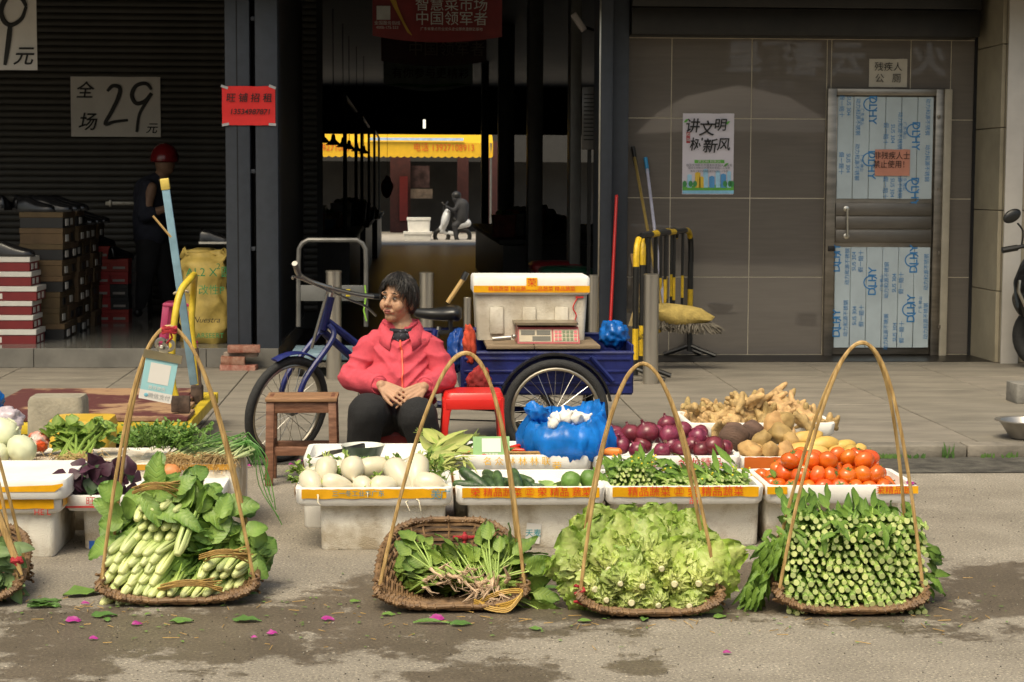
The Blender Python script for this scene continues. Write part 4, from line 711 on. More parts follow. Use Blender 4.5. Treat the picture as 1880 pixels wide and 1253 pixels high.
# ---- motorbike cut by the right edge
Yb = 12.9; t = thing('motorbike', 'black motorbike cut off by the right picture edge', 'motorbike', G(1915, 672, PZ))
def mp(px, py, dy=0): return V(px, py, Yb + dy)
c = mp(1918, 618); rr_ = c.z - PZ - .05; ax = Vector((.75, -.66, 0)); mb = MB(); mb.tube([c + ax * rr_ * math.cos(q / 28 * 6.283) + Vector((0, 0, 1)) * rr_ * math.sin(q / 28 * 6.283) for q in range(28)], .055, 10, closed=True); wh = part(mb, 'wheel', mat('tyre_rubber', (.016, .016, .016), .8, .3, 60, bump=.3), t)
mb = MB(); mb.tube([c + ax * rr_ * .75 * math.cos(q / 28 * 6.283) + Vector((0, 0, 1)) * rr_ * .75 * math.sin(q / 28 * 6.283) for q in range(28)], .02, 8, closed=True)
for q in range(6): mb.tube([c, c + ax * rr_ * .75 * math.cos(q) + Vector((0, 0, 1)) * rr_ * .75 * math.sin(q)], .012, 5)
part(mb, 'rim', M_gs, wh)
mb = MB(); mb.tube([c + Vector((0, -.1, 0)), mp(1890, 500, -.1)], .03, 8); mb.tube([c + Vector((.1, .1, 0)), mp(1905, 500, .1)], .03, 8); part(mb, 'fork', M_steel, t)
mb = MB(); mb.blob(mp(1905, 540), (.17, .2, .2), amp=.2); mb.cap(mp(1905, 500), mp(2010, 560), .14, .2); mb.cap(mp(1880, 492), mp(1872, 520), .035, .05); mb.cap(mp(1872, 520), mp(1882, 560), .05, .03); part(fuse(mb, .02, 3), 'fairing', mat('black_gloss', (.012, .012, .013), .15), t)
mb = MB(); mb.tube([mp(1872, 515, -.12), mp(1870, 535, -.13), mp(1888, 575, -.12)], .012, 6); part(mb, 'chrome_trim', MATS['bright_steel'], t)
mb = MB(); mb.tube([mp(1848, 459), mp(1880, 452), mp(1930, 470)], .016, 8); hb = part(mb, 'handlebar', M_bkt, t); mb = MB(); mb.tube([mp(1840, 460), mp(1868, 455)], .022, 8); part(mb, 'grip', M_blk, hb); mb = MB(); mb.tube(smooth_path([mp(1876, 450), mp(1878, 425), mp(1868, 410)]), .007, 6); mr = part(mb, 'mirror_stem', M_bkt, t); mb = MB(); mb.blob(mp(1858, 397), (.07, .02, .045), Euler((0, R(-30), 0))); part(mb, 'mirror', M_bkt, t)
mb = MB(); mb.cap(mp(2010, 540), mp(2090, 545), .12, .1); part(mb, 'seat', M_blk, t)
# ---- basin and block at the right edge
p = G(1885, 806, PZ); t = thing('steel_basin', 'stainless steel basin on the pavement at the right edge', 'basin', p); mb = MB(); mb.lathe([(.001, .006), (.085, .006), (.14, .09), (.165, .095), (.165, .10), (.135, .098), (.08, .014), (.001, .014)], 28, Matrix.Translation(p), cap=False); part(mb, 'bowl', M_steel, t)
p = G(1890, 742, PZ); mb = MB(); mb.box(p + Vector((0, .1, .06)), (.16, .2, .12), bev=.008); solo(mb, 'kerb_block', mat('block_grey', (.2, .19, .17), .9, .2, 10, bump=.4), 'small grey concrete block at the right picture edge', 'block')
# ---- weeds at the kerb
M_weed = mat('weed_green', (.07, .15, .03), .7, .3, trans=.2, rnd=.2)
for i, (px, n_) in enumerate(((1745, 16), (1625, 22), (1640, 14), (1685, 8), (1820, 10), (1860, 8))):
    p = G(px, 845); p.y = YK - .02; mb = MB()
    for k_ in range(n_): a = random.uniform(-1, 1); L = random.uniform(.02, .09 if i in (0,) else .035); mb.leaf(p + Vector((random.uniform(-.04, .04), random.uniform(-.03, .01), 0)), (a * .6, -.2, 1), (0, -1, .2), L, .008 + .006 * (i > 0), .25, nu=3, ns=1)
    solo(mb, 'weed_tuft', M_weed, ('tall grass tuft growing at the kerb', 'leafy weed at the kerb beside the tomato tray', 'low weed at the kerb right of the leafy one', 'small weed sprouting mid kerb', 'small weed tuft toward the right end of the kerb', 'last small weed at the kerb by the basin')[i], 'weed', 'weeds along the kerb')
# ---- yellow flatbed trolley (left)
DZ = .245; t = thing('flatbed_trolley', 'yellow flatbed trolley with worn dark red deck at the left', 'trolley', G(190, 800, PZ)); M_ty = mat('yellow_trolley_paint', (.55, .40, .03), .5, .25, 9, bump=.15)
fa, fb_, ba, bb_ = G(-60, 768, DZ), G(352, 766, DZ), G(20, 714, DZ), G(352, 713, DZ)
def deckmat():
    return mat('worn_red_deck', (.12, .03, .028), .75, .25, 2.6, col2=(.33, .20, .11), lo=.52, hi=.60, bump=.3, bs=30)
for i in range(4):
    u0, u1 = i / 4, (i + 1) / 4; y0 = fa.y + (ba.y - fa.y) * u0; y1 = fa.y + (ba.y - fa.y) * u1; xl = fa.x; xr = fb_.x + (bb_.x - fb_.x) * (u0 + u1) / 2; mb = MB(); mb.box(((xl + xr) / 2, (y0 + y1) / 2, DZ - .008), (xr - xl, y1 - y0 - .003, .02), bev=.002, seg=1); part(mb, 'deck_plank', deckmat(), t)
mb = MB(); xr = fb_.x
for y in (fa.y + .03, ba.y - .03): mb.box(((fa.x + xr) / 2, y, DZ - .05), (xr - fa.x, .05, .06), bev=.004)
for x in (fa.x + .05, (fa.x + xr) / 2, xr - .03): mb.box((x, (fa.y + ba.y) / 2, DZ - .05), (.05, ba.y - fa.y - .12, .055), bev=.004)
part(mb, 'frame', M_ty, t)
for x in (fa.x + .2, xr - .12):
    for y in (fa.y + .12, ba.y - .12):
        zf = PZ if y > YK else 0; mb = MB(); r_ = (DZ - .085 - zf) / 2 ; mb.tube([(x - .02, y, zf + r_), (x + .02, y, zf + r_)], r_, 18); w_ = part(mb, 'wheel', mat('tyre_rubber', (.016, .016, .016), .8), t); mb = MB(); mb.box((x, y, DZ - .085), (.09, .1, .01)); mb.bar((x - .035, y, DZ - .09), (x - .03, y, zf + r_), .008, .05); mb.bar((x + .035, y, DZ - .09), (x + .03, y, zf + r_), .008, .05); part(mb, 'caster_fork', M_gs, w_)
hf, hk = fa.y + .16, ba.y - .35
hpts = [V(330, 748, hf), V(316, 700, hf), V(318, 610, hf), V(330, 540, hf + .05), V(350, 512, hf + .2), V(357, 507, hk - .2), V(355, 540, hk), V(352, 600, hk), V(360, 680, hk), V(364, 728, hk)]
mb = MB(); mb.tube(smooth_path(hpts), .017, 10); part(mb, 'handle', M_ty, t)
M_rs = mat('rusty_steel', (.09, .06, .045), .7, .5, 20, metal=.4); mb = MB(); mb.box(V(332, 742, hf - .02), (.09, .03, .08), bev=.006); part(mb, 'bracket', M_rs, t); mb = MB(); mb.box(V(362, 724, hk), (.06, .08, .1), bev=.01); mb.bar(V(355, 640, hk), V(362, 720, hk), .05, .03); part(mb, 'bracket', M_rs, t)
t = thing('metal_bar', 'pale blue flat metal bar with yellow end tied to the trolley handle', 'bar', V(354, 700, 9.3)); a, b = V(356, 706, 9.4), V(304, 345, 9.25); mb = MB(); mb.bar(a, b, .038, .02, Vector((0, -1, 0)), bev=.002); part(mb, 'bar', mat('pale_blue_enamel', (.20, .34, .43), .45, .15, 12), t); mb = MB(); d_ = (b - a).normalized(); mb.bar(b - d_ * .01, b + d_ * .045, .043, .026, Vector((0, -1, 0)), bev=.004); part(mb, 'end_cap', mat('yellow_cap', (.55, .42, .10), .5), t)
mb = MB(); c = V(332, 537, 9.3); mb.tube([c + Vector((.035 * math.cos(q * .7), .035 * math.sin(q * .7), .006 * math.sin(q))) for q in range(10)], .006, 5); part(mb, 'tie', mat('pale_string', (.4, .33, .22), .8), t)
mb = MB(); mb.tube([V(281, 397, 9.2), V(314, 436, 9.22)], .006, 6); solo(mb, 'bamboo_stick', mat('bamboo', (.45, .29, .11), .5, .15, 10, stretch=(1, 1, .2)), 'short bamboo stick poking out from the pale blue bar', 'stick')
# ---- concrete block, yellow tub at left
mb = MB(); Yc = 8.35; a, b = V(50, 800, Yc), V(150, 731, Yc); mb.loft([rrect((a.x + b.x) / 2, Yc + .1, (b.x - a.x) * s_, .2 * s_, .025, z) for z, s_ in ((0, 1.06), (b.z - .02, 1), (b.z, .93))]); solo(mb, 'concrete_block', mat('block_concrete', (.26, .235, .18), .9, .2, 9, bump=.5, bs=50), 'upright concrete block in front of the trolley deck', 'block')
mb = MB(); Yc = 7.95; a, b = V(84, 850, Yc), V(199, 775, Yc); mb.loft([rrect((a.x + b.x) / 2, Yc + .15, (b.x - a.x) * s_, .3 * s_, .05, z) for z, s_ in ((0, .85), (b.z - .03, 1), (b.z, .94), (b.z + .002, .5))]); solo(mb, 'yellow_tub', mat('yellow_tub_plastic', (.62, .40, .05), .4, .1), 'upturned yellow plastic tub behind the celery', 'tub')
# ---- wooden stool
Yw = 8.27; t = thing('wooden_stool', 'brown wooden stool beside the front wheel', 'stool', G(555, 880)); M_wd = mat('worn_brown_wood', (.17, .062, .028), .55, .35, 6, stretch=(2, 2, 14), bump=.2, bs=30, col2=(.25, .12, .07))
a = V(490, 893, Yw); sx0, sx1 = V(488, 800, Yw).x, V(618, 800, Yw).x; zt = V(550, 735, Yw).z; mb = MB()
for q in range(2): mb = MB(); mb.box(((sx0 + sx1) / 2, Yw + .06 + q * .125, zt), (sx1 - sx0 + .005, .122, .018), bev=.004); part(mb, 'seat_board', mat('stool_top', (.26, .14, .07), .6, .35, 4, stretch=(1, 12, 12), bump=.2), t)
xl, xr = sx0 + .02, sx1 - .02; yf, yb = Yw + .025, Yw + .225
for x, s_ in ((xl, -1), (xr, 1)):
    for y, q in ((yf, -1), (yb, 1)): mb = MB(); mb.bar((x, y, zt - .008), (x + s_ * .008, y + q * .012, .0), .036, .036, Vector((0, 1, 0)), bev=.003); part(mb, 'leg', M_wd, t)
for z, hgt in ((zt - .035, .05), (.155, .04)):
    for y in (yf, yb): mb = MB(); mb.box(((xl + xr) / 2, y, z), (xr - xl - .03, .02, hgt), bev=.003); part(mb, 'rail', M_wd, t)
    for x in (xl, xr): mb = MB(); mb.box((x, (yf + yb) / 2, z + .02), (.02, yb - yf - .03, hgt), bev=.003); part(mb, 'rail', M_wd, t)
# ---- red plastic stools
def pstool(name, label, c, w, d, h, m):
    t = thing(name, label, 'stool', c); x, y, z = c; mb = MB(); mb.loft([rrect(x, y, w * s_, d * s_, .04, z + h + q) for q, s_ in ((-.035, 1.03), (-.01, 1), (0, .95), (.001, .5))], c0=False); part(mb, 'seat', m, t)
    for sx in (-1, 1):
        for sy in (-1, 1):
            mb = MB(); o_ = []
            for q in range(7):
                u = q / 6; wd = .03 + .035 * max(0, 1 - u * 5) + .004 * u; cx = x + sx * (w / 2 - wd / 2 + .028 * u); cy = y + sy * (d / 2 - .028 + .028 * u); o_.append(rrect(cx, cy, wd, .055, .008, z + (h - .02) * (1 - u), 2))
            mb.loft(o_); part(mb, 'leg', m, t)
    mb = MB(); mb.box((x, y - d / 2 - .0, z + h - .05), (w - .02, .012, .05), bev=.004); mb.box((x, y + d / 2, z + h - .05), (w - .02, .012, .05), bev=.004); mb.box((x - w / 2, y, z + h - .05), (.012, d - .02, .05), bev=.004); mb.box((x + w / 2, y, z + h - .05), (.012, d - .02, .05), bev=.004); part(mb, 'skirt', m, t); return t
M_rp = mat('red_plastic', (.62, .022, .018), .32, .08, 6); Yr = 8.35
c = V(869, 850, Yr); zz_ = V(869, 722, Yr).z; pstool('plastic_stool', 'bright red plastic stool right of the seated woman', (c.x, Yr + .12, 0), .27, .26, zz_, M_rp)
c = V(725, 850, 8.52); pstool('plastic_stool', 'dark red low plastic stool under the seated woman', (c.x, 8.62, 0), .28, .26, .225, mat('maroon_plastic', (.28, .02, .02), .4, .1))
# ---- cargo tricycle
YR = 8.88; tr = thing('cargo_tricycle', 'blue cargo tricycle parked behind the woman along the kerb', 'tricycle', G(800, 855)); M_bl = mat('blue_frame_paint', (.006, .012, .095), .4, .4, 9, bump=.2, col2=(.012, .02, .14)); M_chr = mat('chrome', (.5, .48, .44), .32, .1, metal=1); M_ty2 = mat('bike_tyre', (.02, .02, .02), .8, .2, 80, bump=.5, bs=150)
def wheel(c, r, u, v, nsp=28, name='wheel'):
    ring_ = lambda rad, n_=40: [c + u * rad * math.cos(q / n_ * 6.28318) + v * rad * math.sin(q / n_ * 6.28318) for q in range(n_)]
    mb = MB(); mb.tube(ring_(r - .02), .021, 10, closed=True); w_ = part(mb, name, M_ty2, tr); mb = MB(); mb.tube(ring_(r - .045), .011, 8, closed=True); part(mb, 'rim', mat('rim_steel', (.42, .38, .30), .3, .2, metal=.9), w_)
    nrm = u.cross(v).normalized(); mb = MB(); mb.tube([c - nrm * .045, c + nrm * .045], .022, 10); mb.tube([c - nrm * .07, c + nrm * .07], .008, 8); part(mb, 'hub', M_gs, w_); mb = MB()
    for q in range(nsp): a = q / nsp * 6.28318; s_ = 1 if q % 2 else -1; mb.tube([c + nrm * s_ * .035 + (u * math.cos(a + s_ * .5) + v * math.sin(a + s_ * .5)) * .02, c + (u * math.cos(a) + v * math.sin(a)) * (r - .05)], .0016, 4)
    part(mb, 'spokes', M_chr, w_); return w_
rc = V(1020, 757, YR); wheel(rc, rc.z, RT, UPV); c2 = rc + Vector((0, .72, 0)); c2.z = rc.z; wheel(c2, rc.z - .0, RT, UPV)
fc = V(527, 752, 8.95); th = R(47); u_ = Vector((-math.cos(th), -math.sin(th), 0)); v_ = (Vector((0, 0, 1)) + Vector((.16, -.10, 0))).normalized(); u_ = (u_ - v_ * u_.dot(v_)).normalized(); rf = fc.z / v_.z * .985; wheel(fc, rf, u_, v_)
nrm = u_.cross(v_).normalized(); hd = V(598, 565, 9.05)
for s_ in (-1, 1): mb = MB(); mb.tube(smooth_path([fc + nrm * s_ * .06, fc + nrm * s_ * .06 + v_ * .16 + u_ * -.03, hd + nrm * s_ * .05 - Vector((0, 0, .14)), hd + nrm * s_ * .02 - Vector((0, 0, .08))]), .014, 8); part(mb, 'fork_blade', M_bl, tr)
mb = MB(); mb.tube([V(592, 606, 9.05), V(606, 545, 9.05)], .024, 10); part(mb, 'head_tube', M_bl, tr); mb = MB(); mb.tube([V(606, 548, 9.05), V(611, 525, 9.05)], .013, 8); mb.tube([V(572, 640, 9.0), V(600, 540, 9.0)], .008, 6); part(mb, 'stem', M_chr, tr)
mb = MB(); arc = [fc + (u_ * math.cos(a) + v_ * math.sin(a)) * (rf + .018) for a in [R(62 + 9 * q) for q in range(8)]]; mb.tube(arc, .006, 8, flat=4.2, up=nrm); part(mb, 'mudguard', M_bl, tr)
mb = MB(); mb.tube(smooth_path([V(543, 490, 8.8), V(548, 503, 8.85), V(570, 517, 8.95), V(611, 530, 9.05), V(650, 540, 9.2), V(684, 545, 9.3)]), .012, 10); hb = part(mb, 'handlebar', M_chr, tr); mb = MB(); mb.tube([V(680, 544, 9.3), V(712, 546, 9.38)], .016, 10); part(mb, 'grip', M_bkt, hb); mb = MB(); mb.tube([V(541, 484, 8.78), V(549, 505, 8.86)], .014, 10); part(mb, 'grip', M_gs, hb); mb = MB(); mb.tube(smooth_path([V(537, 512, 8.75), V(543, 509, 8.8), V(590, 528, 8.95), V(640, 550, 9.2), V(670, 562, 9.3), V(690, 580, 9.35)]), .006, 6); part(mb, 'brake_rod', M_chr, hb)
for p_, q_, r_ in ((V(598, 588, 9.05), V(660, 636, 9.2), .02), (V(592, 608, 9.05), V(650, 660, 9.2), .02), (V(660, 636, 9.2), V(800, 700, 9.3), .02), (V(650, 660, 9.2), V(770, 740, 9.3), .02), (V(770, 740, 9.3), V(800, 605, 9.3), .018), (V(760, 607, 9.3), V(880, 606, 9.35), .014), (V(770, 740, 9.3), V(1020, 757, 9.25), .016)): mb = MB(); mb.tube([p_, q_], r_, 8); part(mb, 'frame_tube', M_bl, tr)
mb = MB(); mb.tube([V(770, 742, 9.25), V(775, 738, 9.2)], .08, 20); mb.tube([V(772, 740, 9.18), V(790, 775, 9.15)], .01, 6); part(mb, 'crank', M_gs, tr)
mb = MB(); mb.tube([V(798, 640, 9.3), V(806, 600, 9.3)], .013, 8); part(mb, 'seat_post', M_chr, tr)
sc_ = V(805, 575, 9.3); mb = MB()
loops = [[sc_ + Vector((x, w * math.cos(a), zc + hgt * math.sin(a))) for a in [6.283 * k_ / 14 for k_ in range(14)]] for x, w, hgt, zc in ((-.125, .012, .014, .0), (-.11, .028, .024, .0), (-.04, .045, .03, -.005), (.02, .075, .036, -.004), (.07, .10, .042, 0), (.10, .095, .04, .0), (.118, .05, .025, 0))]
mb.loft(loops); part(mb, 'saddle', mat('black_saddle', (.012, .012, .012), .3), tr, ang=180); mb = MB(); mb.tube([sc_ + Vector((.06, -.05, -.03)), sc_ + Vector((.06, -.05, -.09)), sc_ + Vector((0, 0, -.10))], .012, 6); mb.tube([sc_ + Vector((.06, .05, -.03)), sc_ + Vector((.06, .05, -.09)), sc_ + Vector((0, 0, -.10))], .012, 6); part(mb, 'saddle_springs', M_bkt, tr)
# cargo bed: floor, sides with ribs, rim
bx0, bx1 = V(848, 700, 9.0).x, V(1160, 700, 9.0).x; by0, by1 = 8.98, 9.62; bz0, bz1 = V(1000, 722, 9.0).z, V(1000, 648, 9.0).z
for nm, c, s_ in (('bed_floor', ((bx0 + bx1) / 2, (by0 + by1) / 2, bz0), (bx1 - bx0, by1 - by0, .015)), ('side_panel', ((bx0 + bx1) / 2, by0, (bz0 + bz1) / 2), (bx1 - bx0, .012, bz1 - bz0)), ('side_panel', ((bx0 + bx1) / 2, by1, (bz0 + bz1) / 2 + .02), (bx1 - bx0, .012, bz1 - bz0 + .04)), ('end_panel', (bx0, (by0 + by1) / 2, (bz0 + bz1) / 2), (.012, by1 - by0 - .014, bz1 - bz0)), ('end_panel', (bx1, (by0 + by1) / 2, (bz0 + bz1) / 2 + .02), (.012, by1 - by0 - .014, bz1 - bz0 + .04))): mb = MB(); mb.box(c, s_, bev=.002, seg=1); part(mb, nm, M_bl, tr)
for k_ in range(3): mb = MB(); mb.box(((bx0 + bx1) / 2, by0 - .008, bz0 + .05 + k_ * .06), (bx1 - bx0 - .02, .008, .014), bev=.003); part(mb, 'rib', M_bl, tr)
mb = MB(); mb.tube([(bx0, by0, bz1), (bx1, by0, bz1), (bx1, by1, bz1 + .04), (bx0, by1, bz1 + .04), (bx0, by0, bz1)], .012, 8); part(mb, 'top_rim', M_bl, tr); mb = MB(); mb.tube([V(1085, 655, 8.96), V(1125, 700, 8.96)], .012, 6); part(mb, 'brace', M_bl, tr)
mb = MB(); arc = [rc + Vector((0, .06, 0)) + (RT * math.cos(a) + UPV * math.sin(a)) * (rc.z + .02) for a in [R(10 + 10 * q) for q in range(17)]]; mb.tube(arc, .008, 6, flat=5.0, up=Vector((0, 1, 0))); part(mb, 'wheel_arch', M_bkt, tr); mb = MB(); mb.tube([rc, c2], .016, 8); part(mb, 'axle', M_gs, tr); mb = MB(); mb.tube([V(800, 770, 9.2), V(960, 775, 9.2)], .004, 5); mb.tube([V(800, 748, 9.2), V(960, 758, 9.2)], .004, 5); part(mb, 'chain', M_bkt, tr)
# things on the cargo bed
bdz = bz1 + .02
t = thing('plywood_board', 'worn plywood board lying across the tricycle bed', 'board', ((bx0 + bx1) / 2, 9.2, bdz)); xa, xb = V(893, 648, 8.97).x, V(1102, 648, 8.97).x; mb = MB()
for q in range(2): mb = MB(); xm = xa + (xb - xa) * (.42 if q == 0 else 1); x0_ = xa if q == 0 else xa + (xb - xa) * .42 + .003; mb.box(((x0_ + xm) / 2, 9.22, bdz + .01), (xm - x0_, .52, .018), bev=.003); part(mb, 'plank', mat('weathered_ply', (.20, .145, .09), .8, .3, 5, stretch=(1, 8, 8), bump=.2), t)
Yf = 9.26; a, b = V(869, 618, Yf), V(1082, 508, Yf); a.z = bdz + .02; lz = V(1000, 541, Yf).z
M_foamd = mat('grimy_foam', (.50, .44, .35), .75, .16, 5, bump=.35, bs=120, col2=(.58, .54, .46), lo=.42, hi=.6)
t = thing('foam_box', 'lidded foam box with orange tape standing on the tricycle', 'foam box', ((a.x + b.x) / 2, Yf + .16, a.z)); cx = (a.x + b.x) / 2; w = b.x - a.x
mb = MB(); mb.loft([rrect(cx, Yf + .17, w * s_, .36 * s_, .025, z) for z, s_ in ((a.z, .93), (lz, .97))]); part(mb, 'box_body', M_foamd, t); mb = MB(); mb.loft([rrect(cx, Yf + .17, w * s_, .38 * s_, .025, z) for z, s_ in ((lz + .001, .99), (lz + .012, 1.01), (b.z - .012, 1.01), (b.z, .985))]); ld = part(mb, 'lid', M_foam, t)
for q in (-.3, -.02, .26): mb = MB(); mb.box((cx + q * w, Yf - .007 + .0, a.z + .10), (.07, .012, .14), bev=.008); part(mb, 'moulded_panel', M_foamd, t)
M_tape = mat('orange_tape', (.72, .36, .015), .3, .12, 14); M_tr = mat('tape_red_print', (.6, .05, .02), .4)
mb = MB(); mb.box((cx, Yf - .026, lz + .028), (w * 1.0, .003, .034)); part(mb, 'tape', M_tape, ld); mb = MB(); mb.box((cx, Yf - .0285, lz + .055), (.055, .003, .06)); part(mb, 'tape', M_tape, ld); text('精品蔬菜 精品蔬菜 精品蔬菜 精品蔬菜', .026, (cx, Yf - .0295, lz + .028), ld, M_tr); text('荣', .045, (cx, Yf - .0315, lz + .058), ld, M_tr)
mb = MB(); mb.tube(smooth_path([V(1060, 548, Yf - .012), V(1052, 565, Yf - .012), V(1058, 580, Yf - .012), V(1050, 600, Yf - .012)]), .003, 4); mb.box(V(1064, 546, Yf - .012), (.04, .003, .008)); part(mb, 'red_mark', M_red_ink, t)
# electronic scale
Ys = 9.03; a, b = V(950, 634, Ys), V(1065, 602, Ys); a.z = bdz + .022; t = thing('market_scale', 'red electronic market scale on the plywood board', 'scale', ((a.x + b.x) / 2, Ys + .1, a.z)); cx = (a.x + b.x) / 2; w = b.x - a.x; M_sr = mat('scale_red', (.34, .06, .06), .45, .1)
mb = MB(); hz = b.z - a.z; mb.add([(a.x, Ys, a.z), (b.x, Ys, a.z), (b.x, Ys + .22, a.z), (a.x, Ys + .22, a.z), (a.x + .005, Ys + .035, b.z), (b.x - .005, Ys + .035, b.z), (b.x - .005, Ys + .22, b.z), (a.x + .005, Ys + .22, b.z)], [(3, 2, 1, 0), (0, 1, 5, 4), (1, 2, 6, 5), (2, 3, 7, 6), (3, 0, 4, 7), (4, 5, 6, 7)]); part(mb, 'housing', M_sr, t, smooth=False)
sl_ = Vector((0, .035, hz)).normalized(); nf = Vector((0, -hz, .035)).normalized()
def on(u, v, o=.002): return Vector((a.x + w * u, Ys, a.z)) + sl_ * hz * v * 1.03 + nf * o
def plate(name, u0, v0, u1, v1, m, o): mb = MB(); mb.add([on(u0, v0, o), on(u1, v0, o), on(u1, v1, o), on(u0, v1, o), on(u0, v0, 0), on(u1, v0, 0), on(u1, v1, 0), on(u0, v1, 0)], [(0, 1, 2, 3), (0, 4, 5, 1), (1, 5, 6, 2), (2, 6, 7, 3), (3, 7, 4, 0)]); part(mb, name, m, t, smooth=False)
M_lcd = mat('grey_lcd', (.10, .095, .075), .2); M_pan = mat('cream_panel', (.42, .36, .26), .5); plate('panel', .03, .12, .55, .9, M_pan, .002); plate('keypad', .58, .12, .97, .9, M_pan, .002)
for u0, v0, u1, v1 in ((.06, .55, .28, .84), (.31, .55, .53, .84), (.24, .18, .53, .46)): plate('display', u0, v0, u1, v1, M_lcd, .004)
for i in range(6):
    for j in range(3): plate('key', .60 + i * .062, .18 + j * .24, .60 + i * .062 + .045, .18 + j * .24 + .17, (mat('key_red', (.5, .1, .12), .5) if i in (0, 1, 5) else mat('key_green', (.12, .15, .08), .5)), .005)
pz0 = V(1000, 598, Ys).z; mb = MB(); mb.loft([rrect(cx - .01, Ys + .13, w * 1.02, .24, .02, z) for z in (pz0, pz0 + .012)]); part(mb, 'platter', mat('platter_steel', (.30, .25, .17), .35, .2, metal=.7), t); mb = MB(); mb.box((cx, Ys + .13, (b.z + pz0) / 2), (.12, .12, pz0 - b.z + .004)); part(mb, 'platter_post', M_blk, t)
mb = MB(); mb.tube([V(904, 623, Ys), V(938, 620, Ys)], .012, 10); mb.blob(V(944, 618, Ys), .012); solo(mb, 'steel_cleaver', M_steel, 'short steel rod lying beside the scale', 'rod')
def crumple(name, label, c, rad, m, seed, cat='bag', amp=.5, group=None):
    mb = MB(); mb.blob(c, rad, amp=amp * .6, fr=2.2, nu=48, nv=32, seed=seed, fn=lambda p, u: p * (1 - .16 * abs(noise.noise(u * 5 + Vector((seed, 0, 0)))) + .05 * noise.noise(u * 14 + Vector((seed, 0, 0))))); return solo(mb, name, m, label, cat, group, ang=180)
M_bb = mat('blue_plastic_film', (.004, .12, .45), .25, .25, 6, bump=1, bs=10, trans=.15, ridge=True)
crumple('plastic_bag', 'crumpled bright blue bag on the right end of the tricycle bed', V(1127, 614, 9.25), (.075, .1, .075), M_bb, 3); crumple('plastic_bag', 'dark blue tarp bundle hanging at the left end of the tricycle bed', V(838, 645, 9.15), (.05, .08, .11), mat('blue_tarp', (.005, .05, .25), .4, .3, 6, bump=.5, bs=15), 5); crumple('cloth_bundle', 'red and orange cloth bundle on the left end of the tricycle bed', V(862, 634, 9.0), (.035, .05, .10), mat('red_cloth', (.45, .05, .02), .8, .4, 14, bump=.5, bs=25), 8, 'cloth'); crumple('cloth_bundle', 'dark red cloth hanging below the tricycle bed', V(880, 700, 8.9), (.06, .04, .07), mat('dark_red_cloth', (.25, .012, .012), .8, .3, 14, bump=.5, bs=25), 9, 'cloth')
mb = MB(); a, b = V(822, 556, 9.35), V(851, 512, 9.35); mb.tube([a, b], .012, 8); t = solo(mb, 'broom_stick', mat('bamboo', (.45, .29, .11), .5), 'wooden tool handle with black end sticking up behind the saddle', 'handle'); mb = MB(); mb.tube([V(850, 514, 9.35), V(857, 500, 9.35)], .015, 8); part(mb, 'black_end', M_bkt, t)
# ================================================================== STALL: foam boxes, trays, produce
M_foam2 = mat('dirty_box_foam', (.62, .52, .38), .8, .25, 6, bump=.5, bs=240, col2=(.82, .78, .69), lo=.40, hi=.58)
def fbox(label, px0, px1, Yf, dep, z0, z1, m=None, group='foam boxes under the stall'):
    x0, x1 = V(px0, 960, Yf).x, V(px1, 960, Yf).x; t = thing('foam_box', label, 'foam box', ((x0 + x1) / 2, Yf + dep / 2, z0), group=group); mb = MB()
    mb.loft([rrect(0, 0, (x1 - x0) * s_, dep * s_, .02, z) for z, s_ in ((0, .97), (.006, .985), (z1 - z0 - .006, 1.0), (z1 - z0, .99))]); part(mb, 'box_body', m or M_foam2, t, False); return t, x0, x1
def tray(label, px0, px1, Yf, dep, z0, h, tape=None, body=None, bm_=None, group='foam lid trays', name='foam_tray', py=905, tilt=0):
    x0, x1 = V(px0, py, Yf).x, V(px1, py, Yf).x; L = x1 - x0; t = thing(name, label, 'tray', ((x0 + x1) / 2, Yf + dep / 2, z0), group=group); w = .022
    mb = MB(); mb.loft([rrect(0, 0, L * .95, dep * .93, .03, 0), rrect(0, 0, L * .985, dep * .97, .035, .012), rrect(0, 0, L, dep, .035, h - .006), rrect(0, 0, L - .008, dep - .008, .035, h), rrect(0, 0, L - 2 * w, dep - 2 * w, .025, h - .002), rrect(0, 0, L - 2.6 * w, dep - 2.6 * w, .02, .018)]); part(mb, 'tray_body', bm_ or M_foam, t, False, ang=50)
    if tape:
        tm, z_0, z_1 = tape; yy = -dep / 2 - .0025; mb = MB(); n_ = 24; vs = []
        for i in range(n_ + 1):
            u = i / n_; x = -L / 2 + .025 + (L - .05) * u; vs += [(x, yy + .0006 * math.sin(i * 2.1) + .004 * (1 - z_0), z_0 * h + .0015 * math.sin(i * 1.3)), (x, yy + .0006 * math.sin(i * 1.7), z_1 * h + .0012 * math.sin(i * 2.3))]
        mb.add(vs, [(2 * i, 2 * i + 2, 2 * i + 3, 2 * i + 1) for i in range(n_)]); part(mb, 'tape', tm, t, False)
        for sx in (-1, 1): mb = MB(); x_ = sx * (L / 2 + .0022); mb.add([(x_, -dep / 2 + .03, z_0 * h), (x_, dep / 2 - .03, z_0 * h), (x_, dep / 2 - .03, z_1 * h), (x_, -dep / 2 + .03, z_1 * h)], [(0, 1, 2, 3)]); part(mb, 'tape', tm, t, False)
    if body:
        for s_, u, v, hh, m in body: text(s_, hh, t.location + Vector((L * u, -dep / 2 - .006, h * v)), t, m)
    return t, x0, x1
M_tb = mat('tape_blue_print', (.05, .25, .35), .4); ZB = .172
